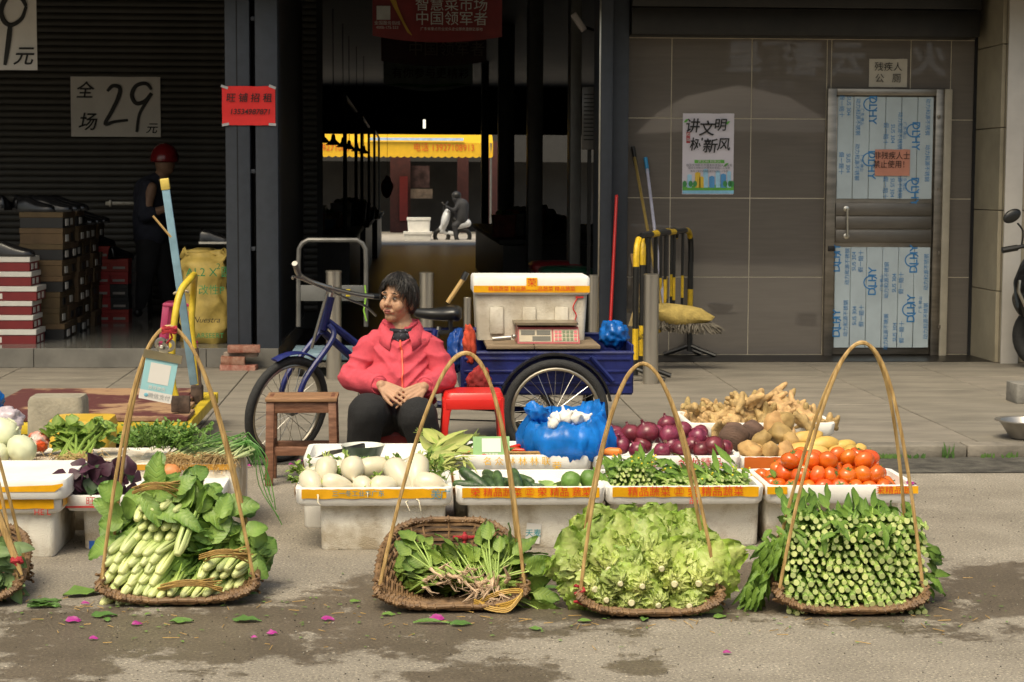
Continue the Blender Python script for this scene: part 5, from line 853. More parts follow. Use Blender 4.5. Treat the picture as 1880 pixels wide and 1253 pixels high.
# centre row: box + lid tray, left to right
fbox('grimy foam box under the radish tray', 588, 818, 6.80, .42, 0, ZB); fbox('grimy foam box under the cucumber tray', 860, 1112, 6.82, .42, 0, ZB); b3, _, _ = fbox('foam box under the flowering greens tray', 1120, 1394, 6.84, .42, 0, ZB); fbox('foam box under the tomato tray', 1404, 1650, 6.84, .42, 0, ZB)
mb = MB(); mb.box((.06, -.213, .008), (.26, .003, .016)); part(mb, 'red_strip', mat('red_tape', (.7, .08, .02), .4), b3, False)
b2 = [o for o in bpy.data.objects if o.get('label') == 'grimy foam box under the cucumber tray'][0]
mb = MB(); mb.box((-.015, -.213, .055), (.055, .003, .075), Euler((0, R(6), 0))); lb = part(mb, 'paper_label', M_paper, b2, False); text('天麦', .03, b2.location + Vector((-.015, -.216, .055)), b2, mat('teal_ink', (.02, .3, .35), .6))
TR = []
TR.append(tray('white radish tray with blue printed orange tape', 541, 832, 6.74, .42, ZB + .001, .07, (M_tape, .42, .92), [('三一冬工业丰广东', -.1, .68, .024, M_tb), ('广', .45, .6, .04, M_tb), ('美', .39, .6, .04, M_tb)]))
TR.append(tray('cucumber and cabbage tray with red printed tape', 836, 1113, 6.74, .42, ZB + .001, .07, (M_tape, .42, .96), [('荣 精品蔬菜 ㊣ 荣 精品 蔬菜', 0, .7, .036, M_tr)]))
TR.append(tray('flowering greens tray with red printed tape', 1112, 1405, 6.74, .42, ZB + .001, .07, (M_tape, .42, .96), [('精品蔬菜 ㊣ 荣 精品蔬菜', 0, .7, .040, M_tr), ('品', .05, .25, .036, M_tr)]))
TR.append(tray('white tomato tray with short strips of orange tape', 1407, 1688, 6.74, .42, ZB + .001, .07, None, [('荣精品蔬', .33, .72, .034, M_tr)]))
t = TR[3][0]; 
for u, w in ((-.43, .13), (.36, .26)): mb = MB(); L = TR[3][2] - TR[3][1]; mb.box((L * u, -.2125, .052), (L * w, .003, .028)); part(mb, 'tape', M_tape, t, False)
# second row, a little higher
Z2 = .225
fbox('white foam box behind the radish box', 557, 812, 7.25, .40, 0, Z2, M_foam); fbox('foam box hidden under the corn tray', 835, 1080, 7.25, .40, 0, Z2); fbox('foam box hidden under the onion tray', 1098, 1350, 7.25, .40, 0, Z2); fbox('foam box hidden under the potato tray', 1365, 1590, 7.28, .40, 0, Z2); fbox('foam box hidden under the ginger tray', 1285, 1510, 7.78, .36, 0, .29)
TR2 = [tray('foam lid tray holding the enamel bowl and knife', 556, 822, 7.20, .40, Z2 + .001, .06, (M_tape, .0, .5), None, py=835), tray('foam tray of corn, chillies and a payment card', 824, 1088, 7.20, .40, Z2 + .001, .068, None, [('名 众 林 林 林 联 ', -.02, .62, .036, mat('tape_yellow_print', (.75, .42, .02), .5)), ('荣', .25, .3, .04, mat('tape_yellow_print', (.75, .42, .02), .5))], py=850),
       tray('foam tray of red onions with red lettering', 1088, 1362, 7.20, .40, Z2 + .001, .062, None, [('北７', -.08, .5, .042, M_red_ink), ('金龙精品', .22, .5, .045, M_red_ink)], py=850), tray('orange taped tray of potatoes', 1355, 1602, 7.22, .42, Z2 - .005, .06, (mat('deep_orange_tape', (.55, .13, .02), .45, .1), .0, .98), None, py=850), tray('foam tray heaped with ginger', 1262, 1536, 7.72, .42, .291, .06, None, None, py=790)]
# left stall
bA, _, _ = fbox('big foam box at the left edge of the stall', -140, 100, 6.70, .45, 0, .165, group='foam boxes of the left stall'); bB, _, _ = fbox('foam box with blue tape under the perilla tray', 152, 400, 6.84, .4, 0, .155, group='foam boxes of the left stall'); mb = MB(); mb.box((-.09, -.203, .018), (.27, .003, .03)); part(mb, 'blue_tape', mat('blue_tape', (.02, .12, .5), .4), bB, False)
tray('upside down orange taped lid on the left foam box', -150, 112, 6.66, .48, .166, .055, (M_tape, .35, .98), [('HE L', .37, .12, .03, M_red_ink)], py=930, group='left stall lids')
xA0, xA1 = V(-150, 890, 6.64).x, V(121, 890, 6.64).x; t = thing('foam_sheet', 'clean white foam lid lying flat at the left edge', 'foam lid', ((xA0 + xA1) / 2, 6.64 + .25, .222)); mb = MB(); L = xA1 - xA0; mb.loft([rrect(0, 0, L * s_, .5 * s_, .04, z) for z, s_ in ((0, .98), (.01, 1), (.06, 1), (.068, .985))]); part(mb, 'lid_body', M_foam, t, False)
mb = MB(); mb.add([(-.02, -.2525, .028), (L / 2 - .04, -.2525, .028), (L / 2 - .01, -.2525, .05), (L / 2 - .01, -.2525, .058), (L / 2 - .05, -.2525, .052), (-.02, -.2525, .045), (-.06, -.2525, .03)], [tuple(range(7))]); part(mb, 'tape', M_tape, t, False); text('旺旺', .03, t.location + Vector((-.075, -.2535, .025)), t, M_red_ink)
tB = tray('white tray with red print holding purple perilla', 116, 404, 6.76, .42, .156, .06, None, [('旺 OUT   旺   旺旺', -.1, .62, .036, M_red_ink), ('旺 旺旺', .3, .62, .04, M_red_ink)], py=920, group='left stall trays'); mb = MB(); L = tB[2] - tB[1]; mb.box((0, -.213, .018), (L * .97, .003, .006)); part(mb, 'red_line', M_red_ink, tB[0], False)
bC, xC0_, xC1_ = fbox('tall foam box carrying the spring onions', 246, 436, 7.16, .5, 0, .27, group='foam boxes of the left stall'); mb = MB(); mb.box((0, -.253, .258), (xC1_ - xC0_ - .01, .003, .022)); part(mb, 'tape', mat('brown_tape', (.5, .25, .03), .35, .15), bC, False)
bD, _, _ = fbox('foam box under the celery', 90, 250, 7.22, .45, 0, .262, group='foam boxes of the left stall'); bE, _, _ = fbox('foam box under the white kohlrabi', -140, 86, 7.20, .45, 0, .265, group='foam boxes of the left stall'); mb = MB(); mb.box((.07, -.228, .25), (.14, .003, .03)); part(mb, 'tape', M_tape, bE, False)
# ---- produce helpers
def rot(): return Euler((random.uniform(0, 6.28), random.uniform(0, 6.28), random.uniform(0, 6.28)))
def Mx(p, e=None, s_=1.0): return Matrix.Translation(Vector(p)) @ ((e.to_matrix().to_4x4()) if e else Matrix()) @ Matrix.Scale(s_, 4)
def strew(proto, spots, label, group, first=True):
    for i, (p, e, s_) in enumerate(spots):
        if i == 0 and first: proto.matrix_basis = Mx(p, e, s_); proto['group'] = group; proto['label'] = label
        else: dup(proto if not isinstance(proto, list) else random.choice(proto), Mx(p, e, s_), None, label, group)
def proto(mb, name, m, label, cat): return tag(link(name, mb.mesh(name, m, True, 75)), label, cat)
# tomatoes
M_tom = mat('tomato_skin', (.72, .085, .012), .22, .25, 3, col2=(.80, .17, .02), rnd=.12, coat=.3); M_cal = mat('calyx_green', (.10, .19, .04), .7, .2)
def tomato(sd=0):
    mb = MB(); mb.blob((0, 0, 0), (.036, .036, .030), amp=.06, nu=20, nv=14, seed=random.random(), fn=lambda p, u: p - Vector((0, 0, .007 * max(0, u.z) ** 12)) if u.z > 0 else p); o = proto(mb, 'tomato', M_tom, '', 'tomato'); mb = MB()
    for k in range(5): a = k * 1.256; mb.leaf((0, 0, .024), (math.cos(a), math.sin(a), .15), (0, 0, 1), .02, .007, .1, nu=3, ns=1)
    mb.tube([(0, 0, .022), (.002, 0, .032)], .002, 5); link('calyx', mb.mesh('calyx', M_cal), o); return o
tt_ = tomato(); x0, x1 = TR[3][1], TR[3][2]; sp = []; zf = ZB + .02
for lay, (n_, rows, y_a) in enumerate(((8, 5, 6.79), (7, 4, 6.82), (5, 3, 6.87))):
    for r_ in range(rows):
        for i in range(n_):
            if lay == 2 and random.random() < .35 or (lay == 1 and i == 0 and r_ == 0): continue
            sp.append((Vector((x0 + .05 + lay * .035 + (x1 - x0 - .13 - lay * .06) * (i + .5 * (r_ % 2) * .8) / (n_ - .4) + random.uniform(-.006, .006), y_a + r_ * .073 + random.uniform(-.005, .005), zf + .03 + lay * .047)), Euler((random.uniform(-1.2, 1.2), random.uniform(-1.2, 1.2), random.uniform(0, 6))), random.uniform(.9, 1.12)))
strew(tt_, sp, 'ripe orange red tomato in the heap on the tomato tray', 'heap of tomatoes')
# onions
M_on = mat('red_onion_skin', (.115, .012, .025), .28, .35, 5, stretch=(6, 6, 1), col2=(.24, .04, .07), rnd=.25)
def onion(sd):
    mb = MB(); mb.lathe([(.001, -.034), (.012, -.033), (.03, -.02), (.038, 0), (.034, .017), (.02, .028), (.007, .033), (.004, .038), (.0045, .043), (.001, .044)], 18); 
    for v in mb.v: v *= 1 + .05 * noise.noise(v * 30 + Vector((sd, 0, 0)))
    o = proto(mb, 'red_onion', M_on, '', 'onion'); mb = MB()
    for k in range(6): a = random.random() * 6.28; mb.tube([(0, 0, -.034), (.008 * math.cos(a), .008 * math.sin(a), -.042)], .0008, 3)
    link('roots', mb.mesh('roots', mat('dry_root', (.42, .32, .2), .9)), o); return o
on_ = onion(1); sp = []; x0, x1 = TR2[2][1], TR2[2][2]; z0 = Z2 + .02
for px, py, Y, s_ in [(p, 818, 7.32, 1.05) for p in (1140, 1180, 1232, 1272, 1312)] + [(p, 797, 7.42, 1.05) for p in (1128, 1160, 1205, 1238, 1285, 1340)] + [(1157, 797, 7.36, 1.15), (1188, 795, 7.34, 1.35), (1228, 800, 7.33, 1.15), (1282, 803, 7.35, 1.1), (1310, 821, 7.27, 1.25), (1288, 826, 7.27, 1.0), (1248, 826, 7.27, 1.0), (1215, 829, 7.26, .95), (1131, 809, 7.33, 1.1), (1253, 792, 7.45, 1.1), (1224, 779, 7.46, 1.05), (1330, 823, 7.3, 1.0), (1170, 826, 7.28, .95)]:
    sp.append((V(px, py, Y), Euler((random.uniform(-1.3, .3), random.uniform(-1, 1), random.uniform(0, 6))), s_))
strew(on_, sp, 'dark red onion in the heap on the onion tray', 'heap of red onions')
# potatoes, taro, sweet potatoes, ginger
def tuber(name, rad, m, cat, sd, amp=.25, fr=1.6, bend=0):
    mb = MB(); mb.blob((0, 0, 0), rad, amp=amp, fr=fr, nu=18, nv=13, seed=sd, fn=(lambda p, u: p + Vector((0, 0, bend * p.x * p.x))) if bend else None); return proto(mb, name, m, '', cat)
M_pot = mat('potato_skin', (.40, .25, .095), .7, .28, 9, rnd=.15, bump=.2, bs=80); po = tuber('potato', (.052, .04, .037), M_pot, 'potato', 2)
strew(po, [(V(px, py, Y), rot(), s_) for px, py, Y, s_ in ((1378, 828, 7.28, 1.0), (1412, 830, 7.27, .95), (1440, 830, 7.28, .9), (1398, 812, 7.36, 1.0), (1432, 798, 7.4, 1.15), (1450, 815, 7.35, .95), (1420, 780, 7.5, 1.1), (1440, 776, 7.52, 1.1), (1385, 830, 7.35, 1.0), (1465, 835, 7.33, .8), (1472, 810, 7.45, .8))], 'brown skinned potato piled on the orange taped tray', 'pile of potatoes')
M_taro = mat('taro_skin', (.12, .07, .05), .85, .35, 7, stretch=(1, 1, 5), bump=.6, bs=60, rnd=.1); ta = tuber('taro', (.055, .05, .05), M_taro, 'taro', 4, .15); ta['label'] = 'big rough brown taro left of the potatoes'; ta.matrix_basis = Mx(V(1347, 803, 7.42), rot(), 1.2); dup(ta, Mx(V(1382, 795, 7.5), rot(), 1.0), None, 'second smaller taro behind the big one')
M_swp = mat('yellow_potato_skin', (.58, .37, .10), .5, .18, 8, rnd=.12); swp = tuber('yellow_potato', (.07, .033, .031), M_swp, 'potato', 7, .15, 1.4, 1.5)
strew(swp, [(V(px, py, Y), Euler((random.uniform(0, 6), random.uniform(-.15, .15), a)), s_) for px, py, Y, a, s_ in ((1490, 834, 7.28, .1, 1.05), (1535, 832, 7.28, 1.2, .95), (1562, 830, 7.29, 1.4, .9), (1578, 828, 7.33, 1.1, .85), (1510, 818, 7.36, .1, 1.1), (1482, 805, 7.42, .3, 1.0), (1552, 820, 7.38, .5, .9), (1525, 840, 7.3, .2, .9), (1500, 838, 7.38, .2, 1.0), (1470, 826, 7.32, .3, .9))], 'smooth yellow potato lying on the orange taped tray', 'pile of yellow potatoes')
M_gin = mat('ginger_skin', (.42, .28, .12), .75, .3, 30, rnd=.18, bump=.4, bs=120)
def ginger(sd):
    rg = random.Random(sd); mb = MB(); p = Vector((-.05, 0, 0)); d = Vector((1, 0, 0)); mb2 = MB()
    for k in range(5):
        r_ = rg.uniform(.016, .023); q = p + d * rg.uniform(.022, .032); mb2.cap(p, q, r_, r_ * .9, 10)
        for s_ in (-1, 1):
            if rg.random() < .75: e = (d * .3 + Vector((rg.uniform(-.3, .3), s_, rg.uniform(-.6, .8)))).normalized(); l = rg.uniform(.02, .045); mb2.cap(q, q + e * l, r_ * .8, r_ * .65, 10); mb2.blob(q + e * (l + .01), r_ * .5)
        p = q; d = (d + Vector((0, rg.uniform(-.5, .5), rg.uniform(-.3, .3)))).normalized()
    return proto(fuse(mb2, .0045, 2), 'ginger_root', M_gin, '', 'ginger')
gs_ = [ginger(k) for k in range(4)]; x0, x1 = TR2[4][1], TR2[4][2]; sp = []
for lay, (n_, rows) in enumerate(((8, 4), (7, 3), (5, 2))):
    for r_ in range(rows):
        for i in range(n_): u = (i + random.uniform(.1, .9)) / n_; hz = (.5 + .5 * math.sin(math.pi * u)) if u < .75 else .75; sp.append((Vector((x0 + .06 + .03 * lay + (x1 - x0 - .12 - .06 * lay) * u, 7.79 + r_ * .1 + lay * .03, .33 + lay * .036 * hz + (.03 if .55 < u < .8 and lay == 2 else 0))), Euler((random.uniform(0, 6), random.uniform(-.4, .4), random.uniform(0, 6))), random.uniform(.85, 1.15)))
for i, g in enumerate(gs_): g.matrix_basis = Mx(*sp[i]); g['label'] = 'knobbly ginger root in the heap on the back tray'; g['group'] = 'heap of ginger'
strew(gs_, sp[4:], 'knobbly ginger root in the heap on the back tray', 'heap of ginger', False)
# radishes
M_rad = mat('white_radish_skin', (.53, .46, .31), .4, .0, 5, rnd=.06, col2=(.62, .57, .43), lo=.3, hi=.5, sss=.15, coat=.15)
def radish(sd, L=.13, r_=.047, tail=.09):
    rg = random.Random(sd); mb = MB(); pr = [(-.5, .25), (-.47, .6), (-.35, .92), (-.15, 1.0), (.1, .95), (.3, .72), (.42, .42), (.5, .18)]; pts = [Vector((x * L, 0, .004 * math.sin(x * 5))) for x, _ in pr] + [Vector((L * .5 + tail * u, rg.uniform(-.012, .012) * u, rg.uniform(-.02, .012) * u)) for u in (.3, .7, 1)]
    mb.tube(pts, [k * r_ for _, k in pr] + [r_ * .09, r_ * .05, r_ * .015], 18); o = proto(mb, 'white_radish', M_rad, '', 'radish'); mb = MB(); mb.tube([(-L * .5 - .004, 0, 0), (-L * .49, 0, 0)], [.008, .013], 8)
    for k in range(4): mb.tube([(-L * .5, 0, 0), (-L * .5 - .03, rg.uniform(-.02, .02), rg.uniform(-.02, .02))], .003, 5)
    link('leaf_stubs', mb.mesh('leaf_stubs', mat('pale_stub', (.35, .42, .12), .6)), o); return o
ra = [radish(1), radish(2, .15, .045, .1), radish(3, .105, .05, .06)]
for k, (px, py, Y, rz, ry, s_, w) in enumerate(((572, 888, 6.80, -1.2, .5, .95, 0), (598, 868, 6.86, -1.5, .9, 1.0, 0), (622, 892, 6.80, .15, .25, .95, 1), (647, 864, 6.87, -1.4, .6, 1.0, 2), (667, 893, 6.80, -1.3, .2, .85, 2), (690, 858, 6.92, .25, -.2, 1.05, 1), (706, 893, 6.8, .3, .2, .95, 0), (735, 875, 6.84, -1.0, .6, 1.15, 1), (765, 868, 6.85, -1.8, .7, 1.15, 1), (788, 889, 6.80, -.2, .1, 1.05, 0), (585, 870, 6.98, .5, .1, .9, 0), (630, 862, 7.0, 1.0, .1, .9, 1), (720, 862, 7.02, .4, .1, .95, 0), (750, 888, 6.9, .2, .1, .9, 0), (655, 885, 6.93, 1, 0, 1, 0))):
    M = Mx(V(px, py, Y), Euler((random.uniform(0, 6), ry, rz)), s_ * .9); q = ra[w]
    lab = 'plump white radish with thin tail on the blue printed tray'
    if 'label' in q and q['label']: dup(q, M, None, lab, 'white radishes')
    else: q.matrix_basis = M; q['label'] = lab; q['group'] = 'white radishes'
M_lf = mat('herb_leaf', (.05, .14, .014), .55, .3, 8, tip=(.26, .38, .10), trans=.25, rnd=.15); M_lf2 = mat('mid_green_leaf', (.07, .18, .02), .5, .3, 8, tip=(.30, .42, .09), trans=.25, rnd=.12)
def sprig(mb, p, d, n_, L, w, stem=.0015):
    p = Vector(p); d = Vector(d).normalized(); q = p + d * L; mb.tube([p, (p + q) / 2 + Vector((0, 0, .01)), q], stem, 4, tt=[0, .2, .5])
    for k in range(n_): b_ = p.lerp(q, .35 + .65 * (k + 1) / n_); e = (d + Vector((random.uniform(-1, 1), random.uniform(-1, 1), random.uniform(-.4, .9))) * .9).normalized(); mb.leaf(b_, e, (random.uniform(-.5, .5), random.uniform(-.6, .1), 1), w * random.uniform(.7, 1.3), w * .75, .2, nu=3, ns=1, ruf=.15, seed=random.random() * 9)
for i, (px, py, Y) in enumerate(((560, 862, 6.95), (565, 880, 6.85), (612, 880, 6.88), (640, 880, 6.9), (625, 850, 7.0), (690, 885, 6.85), (800, 866, 6.9), (815, 872, 6.88), (785, 850, 7.0), (675, 862, 6.98), (745, 850, 7.0))):
    mb = MB()
    for k in range(5): sprig(mb, V(px, py, Y) + Vector((random.uniform(-.02, .02), random.uniform(-.02, .02), -.02)), (random.uniform(-1, 1) - (.8 if px < 580 else 0), random.uniform(-.6, .2), random.uniform(.2, .9)), 6, .06, .022)
    solo(mb, 'radish_tops', M_lf2, 'loose green tuft of radish tops between the radishes', 'greens', 'radish tops')
# bowl, knife, wrapper
p = V(666, 845, 7.28); p.z = Z2 + .02; t = thing('enamel_bowl', 'dark green enamel bowl with white inside behind the radishes', 'bowl', p); mb = MB(); bh = V(666, 818, 7.28).z - p.z; mb.lathe([(.001, 0), (.045, 0), (.07, bh * .45), (.086, bh), (.0875, bh + .002)], 32, Matrix.Translation(p), cap=False); part(mb, 'outside', mat('green_enamel', (.045, .075, .05), .3, .3, 20), t); mb = MB(); mb.lathe([(.0865, bh + .0025), (.083, bh), (.066, bh * .45), (.04, .006), (.001, .006)], 32, Matrix.Translation(p), cap=False); part(mb, 'inside', mat('white_enamel', (.62, .63, .56), .3), t)
t = thing('kitchen_knife', 'dull steel knife lying on the foam lid left of the bowl', 'knife', V(605, 838, 7.22)); a, b = V(577, 841, 7.18), V(634, 829, 7.26); mb = MB(); d_ = (b - a); n_ = d_.cross(UPV).normalized(); mb.add([a, a + d_ * .5 - n_ * .0 + Vector((0, 0, .016)), b + Vector((0, 0, .012)), b, a + d_ * .5 - Vector((0, 0, .004)), a + n_ * .002, a + d_ * .5 + Vector((0, 0, .016)) + n_ * .002, b + n_ * .002 + Vector((0, 0, .012)), b + n_ * .002, a + d_ * .5 - Vector((0, 0, .004)) + n_ * .002], [(0, 1, 2, 3, 4), (9, 8, 7, 6, 5), (0, 5, 6, 1), (1, 6, 7, 2), (2, 7, 8, 3), (3, 8, 9, 4), (4, 9, 5, 0)]); part(mb, 'blade', mat('dark_blade', (.14, .13, .12), .4, .2, metal=.7), t, smooth=False); mb = MB(); mb.bar(b + Vector((0, 0, .006)), b + d_.normalized() * .09 + Vector((0, 0, .008)), .016, .02, bev=.004); part(mb, 'handle', M_bkt, t)
# corn, chilli, payment card, small basket, garlic bag
M_husk = mat('corn_husk', (.26, .34, .07), .6, .25, 6, stretch=(1, 8, 8), tip=(.42, .42, .14), rnd=.1, bump=.3, bs=40)
def corn():
    mb = MB(); pts = [Vector((x, 0, 0)) for x in (-.085, -.07, -.03, .02, .06, .09, .11)]; mb.tube(pts, [.012, .024, .031, .032, .025, .014, .006], 14)
    for k in range(6): a = k * 1.05; mb.leaf((-.06, .022 * math.cos(a), .022 * math.sin(a)), (1, .15 * math.cos(a), .15 * math.sin(a)), (0, math.cos(a), math.sin(a)), .17, .05, .08, .5, nu=6, seed=k)
    for k in range(14): mb.tube([(.1, 0, 0), (.125, random.uniform(-.015, .015), random.uniform(-.02, .01)), (.14 + random.random() * .03, random.uniform(-.03, .03), random.uniform(-.04, .01))], .0012, 3)
    return proto(mb, 'corn_cob', M_husk, '', 'corn')
co = corn(); strew(co, [(V(825, 822, 7.3), Euler((.5, -.3, .6)), 1.0), (V(800, 815, 7.36), Euler((1, -.2, 1.9)), 1.0), (V(850, 838, 7.27), Euler((2, .1, 2.8)), .95), (V(815, 846, 7.22), Euler((2, .15, 3.3)), .9)], 'green husked corn cob beside the radish tray', 'pile of corn cobs')
mb = MB()
for k in range(60): p = V(815 + random.uniform(-30, 40), 845 + random.uniform(-14, 14), 7.16 + random.uniform(0, .1)); mb.leaf(p, (random.uniform(-1, 1), random.uniform(-.8, .2), random.uniform(-.6, .4)), (0, -.4, 1), random.uniform(.05, .12), .012, .3, nu=4, ns=1)
solo(mb, 'corn_leaves', M_husk, 'loose torn corn leaves hanging over the tray edge', 'leaves')
M_chi = mat('red_chilli_skin', (.6, .04, .012), .25, .2, rnd=.1); M_chg = mat('green_pepper_skin', (.10, .20, .03), .3, .2, rnd=.1)
def chilli(mm, nm): mb = MB(); mb.tube([(-.06, 0, 0), (-.045, 0, .003), (-.01, 0, .008), (.03, .004, .006), (.065, .012, -.004)], [.004, .0095, .009, .006, .001], 10); o = proto(mb, nm, mm, '', 'chilli'); mb = MB(); mb.tube([(-.058, 0, 0), (-.075, 0, .006)], [.004, .002], 6); link('stalk', mb.mesh('stalk', M_cal), o); return o
ch = chilli(M_chi, 'red_chilli'); strew(ch, [(V(868, 834, 7.25), Euler((0, -.2, .3)), 1.0), (V(935, 826, 7.3), Euler((0, 0, .1)), 1.0), (V(944, 830, 7.28), Euler((0, .1, 2.9)), .9), (V(955, 822, 7.34), Euler((0, 0, .5)), .9), (V(875, 838, 7.24), Euler((0, 0, 2.6)), .9)], 'red chilli in the tray beside the payment card', 'red chillies')
cg = chilli(M_chg, 'green_pepper'); strew(cg, [(V(860 + 12 * k, 830 + 3 * (k % 3), 7.28 + .03 * (k % 2)), Euler((0, random.uniform(-.2, .2), random.uniform(-.6, .6))), 1.15) for k in range(9)], 'long green pepper lying in the corn tray', 'green peppers')
t = thing('payment_card', 'small green and white payment card leaning in the corn tray', 'card', V(902, 838, 7.22)); cn = V(902, 822, 7.24); uq = Vector((.0, .5, .87)).normalized(); rq = Vector((1, .05, 0)).normalized()
def quad(mb, c, r_, u, w, h, o): n_ = r_.cross(u).normalized(); mb.add([c + n_ * o + r_ * sx * w / 2 + u * sy * h / 2 for sx, sy in ((-1, -1), (1, -1), (1, 1), (-1, 1))], [(0, 1, 2, 3)])
mb = MB(); mb.box(cn, (.145, .006, .092), Matrix((rq, -rq.cross(uq), uq)).transposed()); part(mb, 'card', mat('card_green', (.18, .36, .12), .4), t); mb = MB(); quad(mb, cn + uq * .008, rq, uq, .075, .058, .0045); part(mb, 'white_panel', M_paper, t); text('推荐使用', .013, cn - uq * .032 + rq.cross(uq) * .0055, t, M_paper, rq, uq)
t = thing('wicker_tray', 'small oblong wicker basket in front of the blue garlic bag', 'basket', V(965, 836, 7.26)); c = V(968, 828, 7.29); c.z = Z2 + .02; M_wk = mat('light_wicker', (.33, .20, .07), .6, .3, 25, rnd=.05)
for k in range(7): mb = MB(); z = c.z + .006 + k * .0085; s_ = 1 + .035 * k; n_ = 56; mb.tube([Vector((c.x, c.y, z)) + Vector((math.copysign(abs(math.cos(a)) ** .6, math.cos(a)) * .085 * s_, math.copysign(abs(math.sin(a)) ** .6, math.sin(a)) * .06 * s_, 0)) * (1 + .018 * (1 if (q + k) % 2 else -1)) for q in range(n_) for a in [q / n_ * 6.283]], .0046, 5, closed=True); part(mb, 'weave_row', M_wk, t)
mb = MB(); mb.loft([rrect(c.x, c.y, .16, .11, .04, c.z + z) for z in (.002, .008)]); part(mb, 'base', M_wk, t)
bgc = V(1042, 800, 7.32); t = thing('plastic_bag', 'bright blue plastic bag of garlic sitting between corn and onions', 'bag', (bgc.x, bgc.y, Z2 + .07)); loops = []; nn = 84
for k, (z, r_, op) in enumerate(((.0, .10, 0), (.012, .17, 0), (.05, .205, 0), (.09, .205, 0), (.125, .185, 0), (.15, .16, 0), (.165, .15, 0), (.155, .135, 0), (.13, .125, 0), (.11, .10, 0))):
    lp = []
    for q in range(nn): a = q / nn * 6.283; w_ = 1.04 + .10 * noise.noise(Vector((math.cos(a) * 2.4, math.sin(a) * 2.4, k * .35))) + .13 * (1 - abs(noise.noise(Vector((math.cos(a) * 5 + k * .2, math.sin(a) * 5, k * .3 + 3))))) ** 5 + .06 * (1 - abs(noise.noise(Vector((math.cos(a) * 11, math.sin(a) * 11 + k * .3, k * .3))))) ** 4 - .08; lp.append(Vector((bgc.x + math.cos(a) * r_ * .92 * w_, bgc.y + .02 + math.sin(a) * r_ * .75 * w_, Z2 + .025 + z * 1.12 * (1 + .10 * noise.noise(Vector((math.cos(a) * 3, math.sin(a) * 3, 8)))) + (.02 if k > 4 and math.cos(a) > .5 else 0) + (.025 if k in (5, 6) and math.sin(a) > 0 else 0) - (.02 if k in (5, 6, 7) and math.sin(a) < -.4 else 0))))
    loops.append(lp)
mb = MB(); mb.loft(loops, c1=True); part(mb, 'bag', mat('blue_bag_film', (.008, .22, .72), .3, .35, 6, bump=1.0, bs=12, trans=.4, ridge=True), t, ang=180)
mb = MB(); mb.blob(V(985, 757, 7.3), (.045, .02, .03), Euler((0, .5, 0)), amp=.8, fr=3, nu=16); part(mb, 'bag_handle', MATS['blue_bag_film'], t, ang=180)
M_gar = mat('garlic_skin', (.74, .70, .64), .5, .08, 12, rnd=.06)
def garlic(): mb = MB(); n_ = 18; pr = [(.001, -.02), (.013, -.019), (.024, -.008), (.025, .003), (.016, .014), (.006, .022), (.004, .034), (.001, .036)]; mb.lathe(pr, n_); mb.v = [Vector((v.x * (1 + .09 * math.cos(math.atan2(v.y, v.x) * 6)), v.y * (1 + .09 * math.cos(math.atan2(v.y, v.x) * 6)), v.z)) for v in mb.v]; return proto(mb, 'garlic_bulb', M_gar, '', 'garlic')
ga = garlic(); strew(ga, [(V(px, py, Y) + Vector((0, 0, -.004)), Euler((random.uniform(-1.2, 1.2), random.uniform(-1, 1), random.uniform(0, 6))), s_) for px, py, Y, s_ in ((1015, 776, 7.24, 1.0), (1025, 769, 7.3, 1.0), (1040, 766, 7.27, 1.15), (1036, 762, 7.36, 1.1), (1060, 766, 7.26, 1.1), (1064, 764, 7.33, 1.0), (1050, 762, 7.38, 1.0), (1075, 768, 7.3, 1.0), (1020, 765, 7.37, 1.0))], 'white garlic bulb in the open blue bag', 'garlic in the blue bag')
# cucumbers, cabbages, carrot
M_cuc = mat('cucumber_skin', (.030, .065, .018), .4, .45, 20, rnd=.15, bump=.4, bs=60, col2=(.07, .13, .04)); mb = MB(); mb.tube([Vector((x, 0, -.9 * x * x)) for x in (-.07, -.065, -.045, 0, .045, .065, .07)], [.004, .014, .019, .021, .019, .013, .004], 14); cu = proto(mb, 'cucumber', M_cuc, '', 'cucumber')
strew(cu, [(V(px, py, Y), Euler((random.uniform(0, 6), ry, rz)), s_) for px, py, Y, rz, ry, s_ in ((872, 882, 6.82, -.6, .5, 1.1), (862, 892, 6.80, -.1, .1, .9), (900, 888, 6.83, -1.2, .3, .9), (915, 887, 6.82, -1.5, .4, 1.0), (907, 878, 6.9, -1.0, .2, 1.0), (948, 885, 6.82, -1.4, .5, 1.05), (958, 880, 6.9, -.8, .1, .9), (970, 893, 6.81, -1.2, .3, .75), (980, 893, 6.82, -.3, 0, .6), (885, 886, 6.9, .2, .1, .9), (938, 888, 6.9, -.6, .1, .9))], 'short dark green cucumber on the red printed tray', 'cucumbers on the tray')
M_cab = mat('small_cabbage_leaf', (.11, .22, .04), .5, .3, 6, tip=(.38, .48, .18), rnd=.1, bump=.4, bs=40)
def cabbage():
    mb = MB(); mb.blob((0, 0, 0), .042, amp=.1)
    for k in range(9): a = k * 2.4; e = R(-60 + 16 * k * .8); d = Vector((math.cos(a) * math.cos(e), math.sin(a) * math.cos(e), math.sin(e))); t1 = Vector((-math.sin(a), math.cos(a), 0)); mb.leaf(d * .046 - t1.cross(d) * -.05, -t1.cross(d) * -1, d, .10, .11, .55, -.35, nu=6, ruf=.06, seed=k)
    return proto(mb, 'round_cabbage', M_cab, '', 'cabbage')
cb = cabbage(); strew(cb, [(V(1048, 883, 6.87), Euler((.3, .4, 0)), .9), (V(1082, 880, 6.90), Euler((.6, 0, 2)), .9)], 'small round green cabbage at the right end of the cucumber tray', 'two small cabbages')
